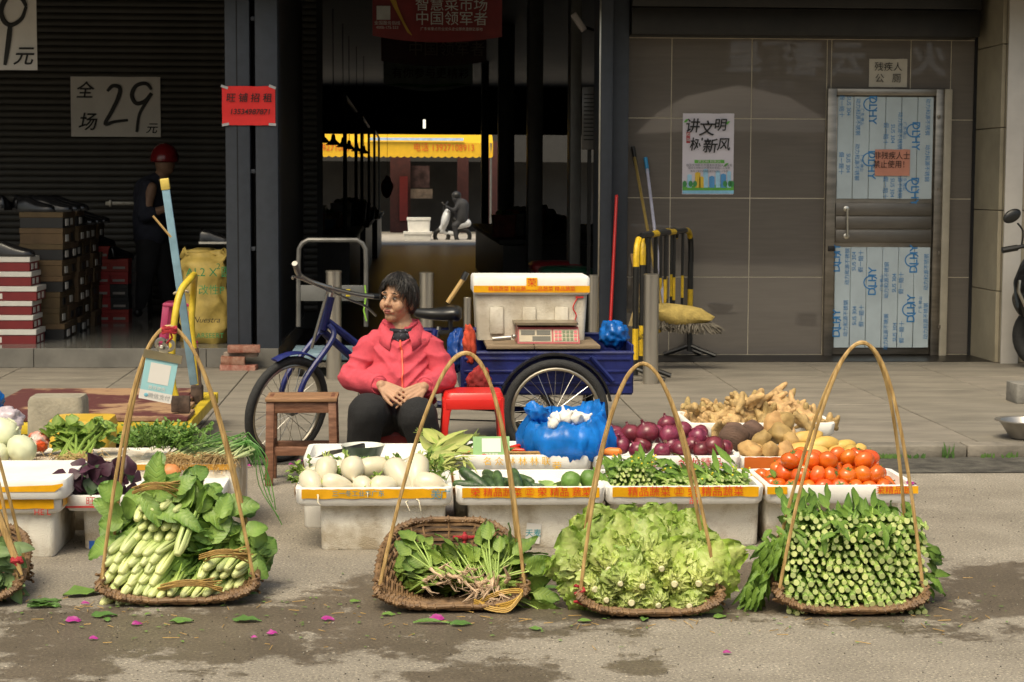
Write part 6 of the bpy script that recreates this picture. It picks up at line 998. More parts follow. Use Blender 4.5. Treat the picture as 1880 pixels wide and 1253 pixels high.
mb = MB(); a, b = V(1103, 829, 7.25), V(1142, 830, 7.22); mb.tube([a, a.lerp(b, .1), a.lerp(b, .5), a.lerp(b, .9), b], [.006, .014, .017, .015, .005], 14); solo(mb, 'carrot', mat('carrot_skin', (.70, .20, .03), .4, .15, 12, rnd=0), 'orange carrot at the left end of the onion tray', 'carrot')
# ================================================================== LEAFY GREENS AND BASKETS
M_stk = mat('pale_green_stalk', (.24, .38, .06), .4, .25, 9, tip=(.60, .65, .30), rnd=.18); M_pak = mat('pak_choi_leaf', (.055, .145, .018), .45, .28, 7, tip=(.27, .42, .09), trans=.25, rnd=.14, bump=.3, bs=40, vein=.3)
def pakchoi(sd, L=.2):
    rg = random.Random(sd); s_ = MB(); lf = MB(); n_ = 5; s_.tube([(0, 0, 0), (0, .002, 0), (0, .010, 0)], [.0085, .0105, .0115], 10, tt=[0, 0, .1])
    for k in range(n_):
        a = k * 6.283 / n_ + rg.uniform(-.3, .3); o_ = Vector((math.cos(a), 0, math.sin(a))); sp_r = rg.uniform(.8, 1.3); pts = [o_ * .006 + Vector((0, .004, 0)), o_ * .0095 + Vector((0, .014, 0)), o_ * .0115 * sp_r + Vector((0, .04, 0)), o_ * .012 * sp_r + Vector((0, .09, 0)), o_ * .016 * sp_r + Vector((0, .15, 0)), o_ * .025 * sp_r + Vector((0, .19, 0))]
        s_.tube(pts, [.006, .0095, .0105, .0085, .006, .0035], 8, flat=.55, up=o_, tt=[0, .1, .3, .6, .9, 1]); lf.leaf(pts[4], (o_ * rg.uniform(.15, .5) + Vector((rg.uniform(-.3, .3), 1, 0))), o_, rg.uniform(.09, .13), rg.uniform(.055, .08), rg.uniform(.0, .5), .25, nu=8, ns=3, ruf=.13, seed=sd * 3 + k, pw=.9, rd=.65, rf=1.6)
    o = proto(s_, 'pak_choi', M_stk, '', 'pak choi'); link('leaves', lf.mesh('leaves', M_pak), o); return o
PK = [pakchoi(k) for k in range(5)]
USED = set()
def put(protos, M, label, group):
    q = random.choice(protos)
    if q.name not in USED: USED.add(q.name); q.matrix_basis = M; q['label'] = label; q['group'] = group; return q
    return dup(q, M, None, label, group)
# ---- scoop basket
M_cane = mat('brown_cane', (.145, .075, .032), .6, .4, 30, rnd=0, col2=(.24, .14, .065)); M_bam = mat('bamboo_strip', (.34, .20, .065), .45, .3, 14, stretch=(6, 6, .5), col2=(.48, .32, .13))
def scoop(label, px0, px1, yf, apx, apy, hback=.17, dep=.44, rows=26, red_tie=None):
    A, B = G(px0, yf), G(px1, yf); cx = (A.x + B.x) / 2; Y0 = (A.y + B.y) / 2; w = (B.x - A.x) / 2; t = thing('scoop_basket', label, 'basket', (cx, Y0, 0))
    def surf(a, s_):                       # a: angle, front lip at -90 deg; s_: 0 centre .. 1 rim
        c, sn = math.cos(a), math.sin(a); ex = math.copysign(abs(c) ** .55, c) * w
        if sn >= 0: ry = .10 + (dep - .10) * sn ** .75; rz = .05 + (hback - .05) * sn ** .8
        else: ry = .10 - .10 * (abs(sn)) ** .35; rz = .05 * (1 - abs(sn)) ** .9 + .006
        return Vector((ex * s_, (dep * .38) + (ry - dep * .38) * s_, .010 + rz * s_ ** 2.6))
    mb = MB(); n_ = 72; m_ = 14; vs = [surf(2 * math.pi * i / n_, j / m_) - Vector((0, 0, .003)) for j in range(m_ + 1) for i in range(n_)]
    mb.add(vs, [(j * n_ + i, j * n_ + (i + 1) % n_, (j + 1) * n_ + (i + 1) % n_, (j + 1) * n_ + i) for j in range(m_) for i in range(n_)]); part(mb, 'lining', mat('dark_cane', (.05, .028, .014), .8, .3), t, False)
    mb = MB()
    for r_ in range(rows):
        s_ = .12 + .86 * r_ / (rows - 1); k_ = 88; pts = []
        for i in range(k_):
            a = 2 * math.pi * i / k_; p = surf(a, s_); q = surf(a, min(1, s_ + .03)); nn_ = (q - p).cross(Vector((-math.sin(a), math.cos(a), 0))); nn_ = nn_.normalized() if nn_.length > 1e-9 else UPV
            if nn_.z < 0: nn_ = -nn_
            pts.append(p + nn_ * (.0035 if (i // 2 + r_) % 2 else -.0035) + Vector((0, 0, .002)))
        mb.tube(pts, .0055, 4, closed=True)
    o = part(mb, 'weave', M_cane, t, False); o['kind'] = 'stuff'
    mb = MB()
    for i in range(36): a = 2 * math.pi * i / 36; mb.tube([surf(a, .1 + .9 * k / 8) + Vector((0, 0, .003)) for k in range(9)], .004, 4)
    o = part(mb, 'stakes', M_cane, t, False); o['kind'] = 'stuff'
    mb = MB(); pts = [surf(2 * math.pi * i / 80, 1.0) + Vector((0, 0, .006 + .002 * math.sin(i * 1.9))) for i in range(80)]; mb.tube(pts, [.0075 if math.sin(2 * math.pi * i / 80) < -.3 else .0115 for i in range(80)], 8, closed=True)
    for i in range(80): p = pts[i]; d = (pts[(i + 1) % 80] - pts[i - 1]).normalized(); x, y = frame(d); mb.tube([p + (x * math.cos(q) + y * math.sin(q)) * (.009 if math.sin(2 * math.pi * i / 80) < -.3 else .0128) + d * .012 * (q / 6.283) for q in (0, 1.57, 3.14, 4.71, 6.28)], .004, 4)
    part(mb, 'rim', M_cane, t, False)
    for hy, sgn, wr in ((.07, 1, .99), (.25, -1, .97)):
        yy = Y0 + hy; ap = V(apx, apy, Y0 + .17); zl = .05; mb = MB(); pts = []
        for i in range(41):
            u = -1 + 2 * i / 40; uu = math.copysign(abs(u) ** 1.0, u); hgt = (1 - abs(uu) ** 2.0); base = Vector((cx + w * wr * uu, Y0 + hy, zl)); x_ = base.x + (ap.x - cx) * hgt; y_ = Y0 + hy + (.17 - hy + sgn * -.006) * hgt ** .8; pts.append(Vector((x_, y_, zl + (ap.z - zl) * hgt + .006 * noise.noise(Vector((u * 3, hy * 9, apx))))))
        mb.tube(pts, .0058, 6, flat=.55); part(mb, 'hoop', M_bam, t)
        for s2 in (-1, 1):
            p = Vector((cx + s2 * w * wr, Y0 + hy, zl)); mb = MB(); mb.tube([p + Vector((.016 * math.cos(q * 1.1), .016 * math.sin(q * 1.1), -.02 + q * .0045)) for q in range(16)], .005, 5); part(mb, 'lashing', mat('red_cord', (.35, .02, .03), .8) if red_tie == (hy, s2) else M_cane, t)
    return t, cx, Y0, w
b1 = scoop('scoop basket of pak choi with the payment clip on its handle', 178, 466, 1116, 311, 601); b2_ = scoop('open scoop basket with a little spinach in it', 692, 968, 1127, 856, 648, hback=.2, dep=.46); b3_ = scoop('scoop basket heaped with pale lettuce', 1066, 1330, 1138, 1180, 669, red_tie=(.07, -1)); b4_ = scoop('scoop basket packed with cut flowering cabbage stems', 1434, 1710, 1134, 1583, 630); b5_ = scoop('scoop basket cut by the left picture edge', -215, 26, 1118, -105, 620)
# ---- basket 1: pak choi bundles (pixel rows of butts)
def grid(x0, x1, y0, y1, dx, dy, fn=None):
    out = []; y = y1; r_ = 0
    while y > y0:
        x = x0 + (dx / 2 if r_ % 2 else 0)
        while x < x1:
            if fn is None or fn(x, y): out.append((x + random.uniform(-.2, .2) * dx, y + random.uniform(-.22, .22) * dy))
            x += dx
        y -= dy; r_ += 1
    return out
Yp = b1[2]
G1 = 'pak choi in the first basket'
def slant(d, jit=.14):
    d = (Vector(d) + Vector((random.uniform(-jit, jit), 0, random.uniform(-jit, jit)))).normalized(); return (d.to_track_quat('Y', 'Z').to_matrix() @ Matrix.Rotation(random.uniform(0, 6), 3, 'Y')).to_euler()
def gather(p, c, back, jit=.1):
    d = (c + Vector((0, back, 0)) - p).normalized(); d = (d + Vector((random.uniform(-jit, jit), 0, random.uniform(-jit, jit)))).normalized()
    return (d.to_track_quat('Y', 'Z').to_matrix() @ Matrix.Rotation(random.uniform(0, 6), 3, 'Y')).to_euler()
for x, y in grid(190, 296, 1000, 1112, 22, 19, lambda x, y: x < 305 - max(0, (1010 - y)) * .5): p_ = V(x, y, Yp + .05 + (1112 - y) * .0005); put(PK, Mx(p_, slant((.42, .62, .42)), random.uniform(.85, 1.1)), 'pak choi in the big lower left bundle of the first basket', G1)
for x, y in grid(262, 388, 1085, 1114, 21, 18): p_ = V(x, y, Yp + .035); put(PK, Mx(p_, slant((.30, .75, .25)), random.uniform(.75, .95)), 'pak choi in the flat front bundle of the first basket', G1)
for x, y in grid(368, 440, 1030, 1098, 19, 18): p_ = V(x, y, Yp + .07 + (x - 368) * .0006); put(PK, Mx(p_, slant((.38, .75, .28)), random.uniform(.7, .95)), 'pak choi in the right hand bundle of the first basket', G1)
for x, y in grid(246, 322, 935, 992, 21, 18): p_ = V(x, y, Yp + .13); put(PK, Mx(p_, slant((.30, .72, .30), .2), random.uniform(.7, .95)), 'pak choi in the tied bundle on top of the first basket', G1)
for x, y in grid(425, 462, 958, 1000, 17, 15): put(PK, Mx(V(x, y, Yp + .24), Euler((.1, random.uniform(0, 6), 1.9 + random.uniform(-.2, .2))), .75), 'pak choi pointing sideways at the right of the first basket', G1)
put(PK, Mx(V(325, 1020, Yp + .06), Euler((1.0, .5, .3)), 1.1), 'single pak choi lying loose between the bundles', G1)
mb = MB()
for px, py, dx_, L in [(300 + random.uniform(-60, 120), 960 + random.uniform(-60, 60), random.uniform(-1, 1), .14) for _ in range(60)] + [(265 + random.uniform(-20, 60), 915 + random.uniform(-15, 25), random.uniform(-.4, 1), .12) for _ in range(26)] + [(440 + random.uniform(-15, 20), 1010 + random.uniform(-30, 40), .7, .10) for _ in range(18)] + [(235 + random.uniform(-25, 20), 960 + random.uniform(-50, 40), -.8, .12) for _ in range(16)]:
    mb.leaf(V(px, py, Yp + .17 + random.uniform(-.03, .12)), (dx_, random.uniform(-.3, .6), random.uniform(-.4, .7)), (random.uniform(-.4, .4), -.8, random.uniform(.2, .9)), L * random.uniform(.6, 1.0), random.uniform(.05, .085), random.uniform(.1, .6), .2, nu=8, ns=3, ruf=.14, seed=random.random() * 20, rd=.65, rf=1.6)
solo(mb, 'pak_choi_leaves', M_pak, 'broad green pak choi leaves spread over the middle of the first basket', 'leaves')
M_straw = mat('straw_tie', (.38, .24, .075), .7, .3, 20)
for i, (px, py, dy, w_, lab) in enumerate(((285, 898, .13, .07, 'straw tie round the top pak choi bundle'), (345, 1078, .03, .09, 'straw tie on the flat front bundle'), (412, 1022, .07, .075, 'straw tie on the right hand bundle'))):
    mb = MB()
    for k in range(16): p = V(px, py, Yp + dy - .02); o_ = random.uniform(-.012, .012); mb.tube(smooth_path([p + Vector((-w_ * random.uniform(.8, 1.2), .05, -.015 + o_)), p + Vector((-w_ * .4, 0, .008 + o_)), p + Vector((w_ * .3, 0, .010 + o_)), p + Vector((w_ * random.uniform(.8, 1.2), .05, -.012 + o_ + random.uniform(-.02, .03)))], 3), .0022, 4)
    solo(mb, 'straw_tie', M_straw, lab, 'straw')
# clip and payment card on the handle of basket 1
Yc = b1[2] + .14; t = thing('clip_board', 'bulldog clip holding a blue and white payment card on the first handle', 'clip', V(292, 740, Yc)); tl = R(11); rq = Vector((math.cos(tl), 0, -math.sin(tl))); uq = Vector((math.sin(tl), 0, math.cos(tl))); cc = V(291, 697, Yc); nq = Vector((0, -1, 0)); RM = Matrix((rq, -nq, uq)).transposed()
cw, chh = .105, .142; mb = MB(); mb.box(cc, (cw, .003, chh), RM, bev=.001, seg=1); cdp = part(mb, 'card', mat('card_pale_blue', (.28, .52, .56), .35, .04), t)
mb = MB(); quad(mb, cc + uq * .018, rq, uq, .066, .066, .0022); part(mb, 'white_panel', M_paper, cdp); mb = MB(); quad(mb, cc - uq * .056, rq, uq, cw, .030, .0022); part(mb, 'white_footer', M_paper, cdp); text('微信支付', .018, cc - uq * .056 + rq * .012 + nq * .0035, t, mat('grey_text', (.35, .36, .36), .6), rq, uq); text('推荐使用', .014, cc - uq * .03 + nq * .003, t, M_paper, rq, uq)
mb = MB(); c_ = cc - uq * .056 - rq * .03 + nq * .0032; mb.blob(c_, (.007, .001, .006)); part(mb, 'logo', mat('logo_blue', (.15, .4, .5), .5), cdp)
mb = MB(); kk = cc + uq * (chh / 2 + .004); mb.add([kk + rq * x * .062 + uq * z + nq * y for x in (-1, 1) for z, y in ((-.012, .006), (.014, .010), (.014, -.008), (-.012, -.006))], [(0, 4, 5, 1), (1, 5, 6, 2), (2, 6, 7, 3), (3, 7, 4, 0), (0, 1, 2, 3), (7, 6, 5, 4)]); part(mb, 'clamp', mat('brass_clip', (.34, .30, .20), .35, .2, metal=.7), t, smooth=False)
mb = MB(); k2 = kk + uq * .04
for s_ in (-1, 1): mb.tube([k2 + rq * s_ * .012 + (rq * math.cos(q) + uq * math.sin(q)) * .016 for q in [i / 14 * 6.283 for i in range(14)]], .006, 6, closed=True)
mb.box(kk + uq * .022, (.03, .008, .03), RM, bev=.003); part(mb, 'finger_loops', MATS['bright_steel'], t)
mb = MB(); tp = V(311, 603, Yc)
for k in range(3): mb.tube([tp + Vector((.022 * math.cos(q + k), .02 * math.sin(q + k), -.006 * k + .004 * math.sin(3 * q))) for q in [i / 12 * 6.283 for i in range(12)]], .0045, 5, closed=True)
mb.tube([tp, tp + Vector((.01, -.01, -.03)), k2], .004, 5); part(mb, 'red_string', mat('red_cord', (.35, .02, .03), .8), t)
# ---- basket 2: spinach
M_sp = mat('spinach_leaf', (.045, .115, .014), .5, .3, 9, tip=(.27, .38, .07), trans=.2, rnd=.12, vein=.4); M_spst = mat('spinach_stem', (.30, .42, .10), .5, .2, 8); M_root = mat('pale_root', (.50, .36, .24), .8, .3, 15)
def spinach(sd):
    rg = random.Random(sd); st, lf, rt = MB(), MB(), MB()
    for k in range(11):
        a = rg.uniform(0, 6.283); o_ = Vector((math.cos(a), 0, math.sin(a))); L = rg.uniform(.07, .12); e = o_ * rg.uniform(.2, .55) + Vector((0, 1, 0)); q = e.normalized() * L; st.tube([o_ * .004, q * .5 + o_ * .004, q], [.0035, .0028, .002], 5); lf.leaf(q, e + Vector((rg.uniform(-.2, .2), 0, rg.uniform(-.2, .3))), o_ + Vector((0, 0, .5)), rg.uniform(.06, .10), rg.uniform(.035, .055), rg.uniform(0, .6), .15, nu=7, ns=3, ruf=.15, seed=sd + k, rd=.75, rf=1.6)
    rt.tube([(0, .004, 0), (rg.uniform(-.006, .006), -.025, rg.uniform(-.008, .004)), (rg.uniform(-.02, .02), -.055, rg.uniform(-.02, .0)), (rg.uniform(-.03, .03), -.085, rg.uniform(-.03, -.01))], [.0065, .0045, .0025, .0008], 6)
    for k in range(3): rt.tube([(0, -.02, 0), (rg.uniform(-.015, .015), -.04, rg.uniform(-.015, .01)), (rg.uniform(-.03, .03), -.06, rg.uniform(-.03, .0))], .001, 3)
    o = proto(st, 'spinach_plant', M_spst, '', 'spinach'); link('leaves', lf.mesh('leaves', M_sp), o); link('root', rt.mesh('root', M_root), o); return o
SPN = [spinach(k) for k in range(4)]; Y2 = b2_[2]
for k in range(17): put(SPN, Mx(V(775 + 6.2 * k + random.uniform(-6, 6), 1058 + random.uniform(-14, 22), Y2 + .10 + random.uniform(-.03, .03)), Euler((random.uniform(.0, .35), random.uniform(0, 6), random.uniform(.1, .7))), random.uniform(.85, 1.1)), 'spinach plant with roots toward the viewer in the left heap', 'spinach heap')
for k in range(12): put(SPN, Mx(V(872 + 5 * k + random.uniform(-4, 4), 1072 + random.uniform(-10, 14), Y2 + .09 + random.uniform(-.02, .02)), Euler((random.uniform(.55, .95), random.uniform(0, 6), random.uniform(-.55, .35))), random.uniform(1.0, 1.25)), 'spinach plant standing up in the right heap of the open basket', 'spinach heap')
mb = MB(); cst = [V(870, 1108, Y2 + .02), V(905, 1118, Y2), V(945, 1108, Y2 - .01), V(958, 1090, Y2 + .02), V(920, 1092, Y2 + .05), V(880, 1112, Y2 + .01), V(930, 1124, Y2 - .02), V(958, 1095, Y2)]
for k in range(3): mb.tube([p + Vector((0, 0, .006 * k)) for p in smooth_path(cst, 6)], .0028, 5)
solo(mb, 'plastic_straps', mat('yellow_strap', (.45, .27, .05), .5), 'loose yellow straps lying in the front of the open basket', 'strap')
mb = MB(); p = V(853, 988, Y2 + .43); mb.tube([p + Vector((0, 0, .02)), p + Vector((.0, -.012, -.01)), p + Vector((-.02, -.02, -.05))], .006, 5); mb.tube([p + Vector((-.04, -.012, .005)), p + Vector((.04, -.012, .005))], .005, 5); mb.blob(p + Vector((0, -.014, .005)), (.012, .008, .012)); solo(mb, 'red_ribbon', mat('red_cord', (.35, .02, .03), .8), 'red ribbon tied at the back rim of the open basket', 'ribbon')
# ---- basket 3: lettuce heads
M_let = mat('lettuce_leaf', (.21, .37, .028), .42, .32, 9, tip=(.56, .62, .22), trans=.3, rnd=.12, bump=.5, bs=45, vein=.16)
def lettuce(sd):
    rg = random.Random(sd); lf = MB(); co_ = MB(); co_.tube([(0, -.006, 0), (0, .0, 0), (0, .02, 0)], [.008, .011, .014], 12)
    for k in range(17):
        u = k / 16; a = k * 2.4 + rg.uniform(-.2, .2); o_ = Vector((math.cos(a), 0, math.sin(a))); op = .10 + .62 * u; e = Vector((0, math.cos(op), 0)) + o_ * math.sin(op); L = .10 + .035 * u + rg.uniform(-.01, .01); lf.leaf(o_ * .012, e, -o_ + Vector((0, .6 * u, 0)), L, .085 + .035 * u, -.35 + rg.uniform(-.1, .8) * u, .25, nu=13, ruf=.24, ns=5, seed=sd * 17 + k * 3.3, pw=.75, tmid=.2, rd=.45, rf=2.2)
    o = proto(lf, 'lettuce_head', M_let, '', 'lettuce'); link('cut_stem', co_.mesh('cut_stem', mat('cut_stem_cream', (.62, .58, .36), .5)), o); return o
LT = [lettuce(k) for k in range(4)]; Y3 = b3_[2]
rows = ((1108, .05, (1100, 1160, 1225, 1290)), (1070, .07, (1072, 1130, 1192, 1254, 1312)), (1032, .10, (1052, 1108, 1170, 1232, 1294, 1330)), (996, .15, (1085, 1145, 1205, 1268, 1315)), (968, .22, (1120, 1180, 1240, 1288)), (985, .30, (1100, 1165, 1225, 1280)))
for r_, (py, dy, xs_) in enumerate(rows):
    for px in xs_:
        px = 1186 + (px - 1195) * .80; py2 = 1108 - (1108 - py) * .80; p_ = V(px + random.uniform(-6, 6), py2 + random.uniform(-6, 6), Y3 + dy + random.uniform(-.015, .015)); side = (px - 1195) / 140
        e_ = (Matrix.Rotation(-side * (.35 + .12 * r_) + random.uniform(-.25, .25), 3, 'Z') @ Matrix.Rotation((.0, .05, .12, .25, .35, .2)[r_] + random.uniform(-.2, .2), 3, 'X') @ Matrix.Rotation(random.uniform(0, 6), 3, 'Y')).to_euler(); put(LT, Mx(p_, e_, random.uniform(.82, 1.08)), 'pale green lettuce head heaped in the third basket', 'heap of lettuce')
# ---- flowering cabbage stems (basket 4 and the tray)
M_cs = mat('choy_stem', (.19, .33, .045), .42, .3, 12, tip=(.56, .63, .27), rnd=.22); M_cl = mat('choy_leaf', (.042, .12, .012), .5, .35, 8, tip=(.20, .33, .05), trans=.25, rnd=.12, vein=.4); M_flw = mat('yellow_flower', (.75, .58, .03), .6, .1)
def choy(sd, L=.2, r_=.0085, nl=5, flower=False, lw=.045):
    rg = random.Random(sd); st, lf = MB(), MB(); st.tube([(0, 0, 0), (0, .003, 0), (rg.uniform(-.004, .004), L * .4, rg.uniform(-.004, .004)), (0, L, 0)], [r_ * .96, r_, r_ * .85, r_ * .5], 9, tt=[0, .75, .9, 1]); 
    for k in range(nl):
        a = rg.uniform(0, 6.283); o_ = Vector((math.cos(a), 0, math.sin(a))); y = L * rg.uniform(.12, .95); p = Vector((0, y, 0)) + o_ * r_ * .6; e = o_ * rg.uniform(.25, .6) + Vector((0, 1, 0)); l1 = rg.uniform(.02, .05); st.tube([p, p + e.normalized() * l1], [.004, .0022], 5, tt=[.8, 1]); lf.leaf(p + e.normalized() * l1, e, o_, rg.uniform(.08, .13), rg.uniform(lw * .7, lw), rg.uniform(-.1, .4), .2, nu=5, ruf=.08, seed=sd * 5 + k)
    for k in range(3): a = rg.uniform(0, 6.283); o_ = Vector((math.cos(a), 0, math.sin(a))); y = rg.uniform(.02, .07); lf.leaf(Vector((0, y, 0)) + o_ * r_ * .8, o_ * .7 + Vector((0, .8, 0)), o_, rg.uniform(.03, .055), .02, .2, .3, nu=4, ns=1, ruf=.15, seed=k + sd)
    for k in range(2): a = rg.uniform(0, 6.283); o_ = Vector((math.cos(a), 0, math.sin(a))); st.tube([o_ * r_ * .7 + Vector((0, .012, 0)), o_ * (r_ + .006) + Vector((0, .028, 0))], [.0045, .003], 6, tt=[.5, .5])
    o = proto(st, 'choy_sum', M_cs, '', 'choy sum'); link('leaves', lf.mesh('leaves', M_cl), o)
    if flower:
        mb = MB()
        for k in range(5): mb.blob((rg.uniform(-.01, .01), L + rg.uniform(0, .02), rg.uniform(-.01, .01)), .0038, nu=6, nv=4)
        link('flowers', mb.mesh('flowers', M_flw), o)
    return o
CS = [choy(k, .15, .0082, 3, lw=.03) for k in range(5)]; CF = [choy(20 + k, .13, .0062, 5, True, .028) for k in range(4)]; Y4 = b4_[2]
def top4(x): return 944 + 22 * abs((x - 1565) / 135) ** 4
for x, y in grid(1446, 1702, 940, 1124, 15.0, 13.0, lambda x, y: y > top4(x) and (x > 1452 or y > 1000)):
    v = max(0, (1040 - y) / 90); put(CS, Mx(V(x, y, Y4 + .035 + (1124 - y) * .0007 + random.uniform(-.012, .012)), slant(((1570 - x) * .0012, .9, .10 - .16 * v), .16), random.uniform(.75, 1.3)), 'flowering cabbage stem with cut end facing out of the fourth basket', 'stacked flowering cabbage stems')
mb = MB()
for k in range(90): px = random.uniform(1395, 1690); mb.leaf(V(px, 962 + 14 * abs((px - 1560) / 140) ** 2 + random.uniform(-12, 32), Y4 + random.uniform(.06, .34)), (random.uniform(-.7, .7), random.uniform(-1, .2), random.uniform(-.6, .1)), (random.uniform(-.4, .4), -.5, 1), random.uniform(.05, .085), random.uniform(.016, .026), .35, .2, nu=6, ruf=.08, seed=random.random() * 30)
for k in range(110): t_ = random.random(); mb.leaf(V(1440 - 55 * t_ ** .6 + random.uniform(-12, 18), 985 + 105 * t_ + random.uniform(-8, 8), Y4 + .12 + random.uniform(-.05, .1)), (-.6 + random.uniform(-.4, .5), random.uniform(-.4, .3), -.9), (-.6, -.7, .5), random.uniform(.06, .10), random.uniform(.016, .027), random.uniform(-.2, .6), .2, nu=7, ruf=.14, seed=random.random() * 30)
for k in range(16): mb.leaf(V(1698 + random.uniform(-6, 10), 1030 + random.uniform(-25, 45), Y4 + .14 + random.uniform(-.04, .08)), (.8, random.uniform(-.3, .3), random.uniform(-1, .1)), (.6, -.7, .4), random.uniform(.06, .09), .028, .3, .2, nu=6, ruf=.14, seed=random.random() * 30)
solo(mb, 'flowering_cabbage_leaves', M_cl, 'dark green leaves drooping over the top and left of the fourth basket', 'leaves')
Y5 = 6.80
for x, y in grid(1118, 1212, 858, 902, 10.5, 9.5, lambda x, y: (x - 1165) ** 2 / 2600 + (y - 902) ** 2 / 2300 < 1): put(CF, Mx(V(x, y, Y5 + (902 - y) * .001), (Matrix.Rotation(random.uniform(-.15, .15), 3, 'Z') @ Matrix.Rotation(.02 + random.uniform(-.1, .1), 3, 'X') @ Matrix.Rotation(random.uniform(0, 6), 3, 'Y')).to_euler(), random.uniform(.85, 1.1)), 'thin flowering stem in the round tied bunch on the greens tray', 'bunched flowering greens')
for x, y in grid(1226, 1384, 876, 902, 11, 10): put(CF, Mx(V(x, y, Y5 + (902 - y) * .0015), (Matrix.Rotation(random.uniform(.1, .7), 3, 'Z') @ Matrix.Rotation(random.uniform(-.1, .1), 3, 'X') @ Matrix.Rotation(random.uniform(0, 6), 3, 'Y')).to_euler(), random.uniform(.9, 1.15)), 'thin flowering stem in the long loose bunch on the greens tray', 'bunched flowering greens')
mb = MB()
for k in range(110): px = random.choice((random.gauss(1165, 28), random.gauss(1300, 45))); top = 852 if px < 1215 else 872; mb.leaf(V(px, top + random.uniform(-4, 26), Y5 + random.uniform(.03, .22)), (random.uniform(-.9, .9), random.uniform(-.6, .4), random.uniform(-.2, .5)), (random.uniform(-.3, .3), -.5, 1), random.uniform(.035, .06), random.uniform(.016, .028), .3, .2, nu=5, ruf=.12, seed=random.random() * 30)
solo(mb, 'flowering_green_leaves', M_cl, 'leaves crowning the bunches on the greens tray', 'leaves')
mb = MB()
for k in range(40): px = random.uniform(1120, 1390); mb.blob(V(px, (838 if px < 1215 else 862) + random.uniform(-3, 20), Y5 + random.uniform(0, .2)), .004, nu=6, nv=4)
o = solo(mb, 'yellow_blossoms', M_flw, 'tiny yellow blossoms dotted over the greens tray', 'flowers'); o['kind'] = 'stuff'
# ---- left stall greens
M_per = mat('perilla_purple', (.045, .012, .03), .5, .4, 9, rnd=.1, trans=.1, col2=(.10, .03, .06)); M_perg = mat('perilla_green', (.05, .10, .035), .5, .3, 9, trans=.15)
for nm, mm, n_, lab in (('perilla_leaves', M_per, 95, 'heap of dark purple perilla leaves on the red printed tray'), ('perilla_green_leaves', M_perg, 26, 'green sides of perilla leaves showing in the purple heap')):
    mb = MB()
    for k in range(n_): px = random.gauss(180, 32); px = min(max(px, 125), 245); mb.leaf(V(px, 888 + random.uniform(-38, 22) * (1 - abs(px - 180) / 110), 6.80 + random.uniform(0, .22)), (random.uniform(-1, 1), random.uniform(-.9, .1), random.uniform(-.8, .6)), (random.uniform(-.5, .5), -.9, random.uniform(.1, .8)), random.uniform(.05, .085), random.uniform(.045, .065), .2, .15, nu=5, ruf=.09, seed=random.random() * 40, pw=.6)
    solo(mb, nm, mm, lab, 'leaves')
mb = MB(); Yl = 7.35
for k in range(26):
    b_ = V(150 + random.uniform(-45, 30), 850 + random.uniform(-8, 4), 7.26); b_.z = max(b_.z, .27); q = V(165 + random.uniform(-70, 35), 800 + random.uniform(-12, 22), 7.45); mb.tube([b_, b_.lerp(q, .5) + Vector((random.uniform(-.02, .02), 0, .02)), q], [.007, .006, .003], 6, tt=[.1, .4, .8])
    for j in range(7): mb.leaf(q + Vector((random.uniform(-.03, .03), random.uniform(-.03, .03), random.uniform(-.02, .03))), (random.uniform(-1, 1), random.uniform(-.6, .4), random.uniform(-.2, .9)), (0, -.6, 1), random.uniform(.035, .065), .042, .2, .2, nu=5, ruf=.2, seed=random.random() * 20)
mb2 = MB()
for k in range(170): p = V(140 + random.gauss(0, 28), 845 + random.uniform(-12, 10), 7.22 + random.uniform(0, .06)); q = p + Vector((random.uniform(-.05, .05), random.uniform(-.05, .02), random.uniform(-.03, .03))); mb2.tube([p, (p + q) / 2 + Vector((0, 0, random.uniform(-.01, .02))), q], .0014, 3)
o = solo(mb, 'celery_bunch', M_lf2, 'bunch of leafy celery with yellow green stalks on the left stall', 'celery'); part(mb2, 'roots', mat('tan_root_hair', (.45, .31, .14), .9, .3), o)
def bulbs(name, lab, spots, r_, m, cat, grp):
    first = None
    for px, py, Y, s_ in spots:
        mb = MB(); mb.blob((0, 0, 0), (r_, r_, r_ * .85), amp=.12, nu=20, nv=14, seed=px)
        for k in range(7): a = k * .9; mb.tube([Vector((math.cos(a) * .3, math.sin(a) * .3, .82)) * r_, Vector((math.cos(a) * .7, math.sin(a) * .7, .62)) * r_], [.006, .003], 5)
        o = proto(mb, name, m, lab % ('at the left picture edge', 'in front', 'low at the left edge')[spots.index((px, py, Y, s_))], cat); o.matrix_basis = Mx(V(px, py, Y), Euler((R(60), R(20), px)), s_); o['group'] = grp
bulbs('kohlrabi', 'large pale white kohlrabi %s of the left stall', [(8, 797, 7.36, 1.1), (40, 826, 7.27, 1.0), (-8, 838, 7.26, .9)], .062, mat('pale_kohlrabi', (.62, .64, .44), .45, .12, 5, rnd=.05), 'kohlrabi', 'pale kohlrabi')
crumple('plastic_bag', 'white and pink printed plastic bag behind the kohlrabi', V(8, 774, 7.6), (.08, .06, .06), mat('printed_bag_film', (.58, .50, .55), .3, .2, 9, col2=(.60, .25, .32), lo=.6, hi=.7), 2); crumple('plastic_bag', 'white and orange red bag beside the front kohlrabi', V(70, 812, 7.42), (.045, .05, .04), mat('orange_bag_film', (.62, .5, .45), .3, .2, 12, col2=(.7, .09, .02), lo=.45, hi=.55), 4); crumple('plastic_bag', 'blue plastic bag at the far left picture edge', V(-8, 738, 8.0), (.035, .05, .06), M_bb, 6)
mb = MB()
for k in range(300): a = random.uniform(0, 6.28); p = V(300 + random.gauss(0, 34), 820 + random.uniform(-24, 8), 7.2 + random.uniform(0, .22)); sprig(mb, p, (random.uniform(-1, 1), random.uniform(-.5, .3), random.uniform(.1, 1)), 7, random.uniform(.03, .06), .017, .0011)
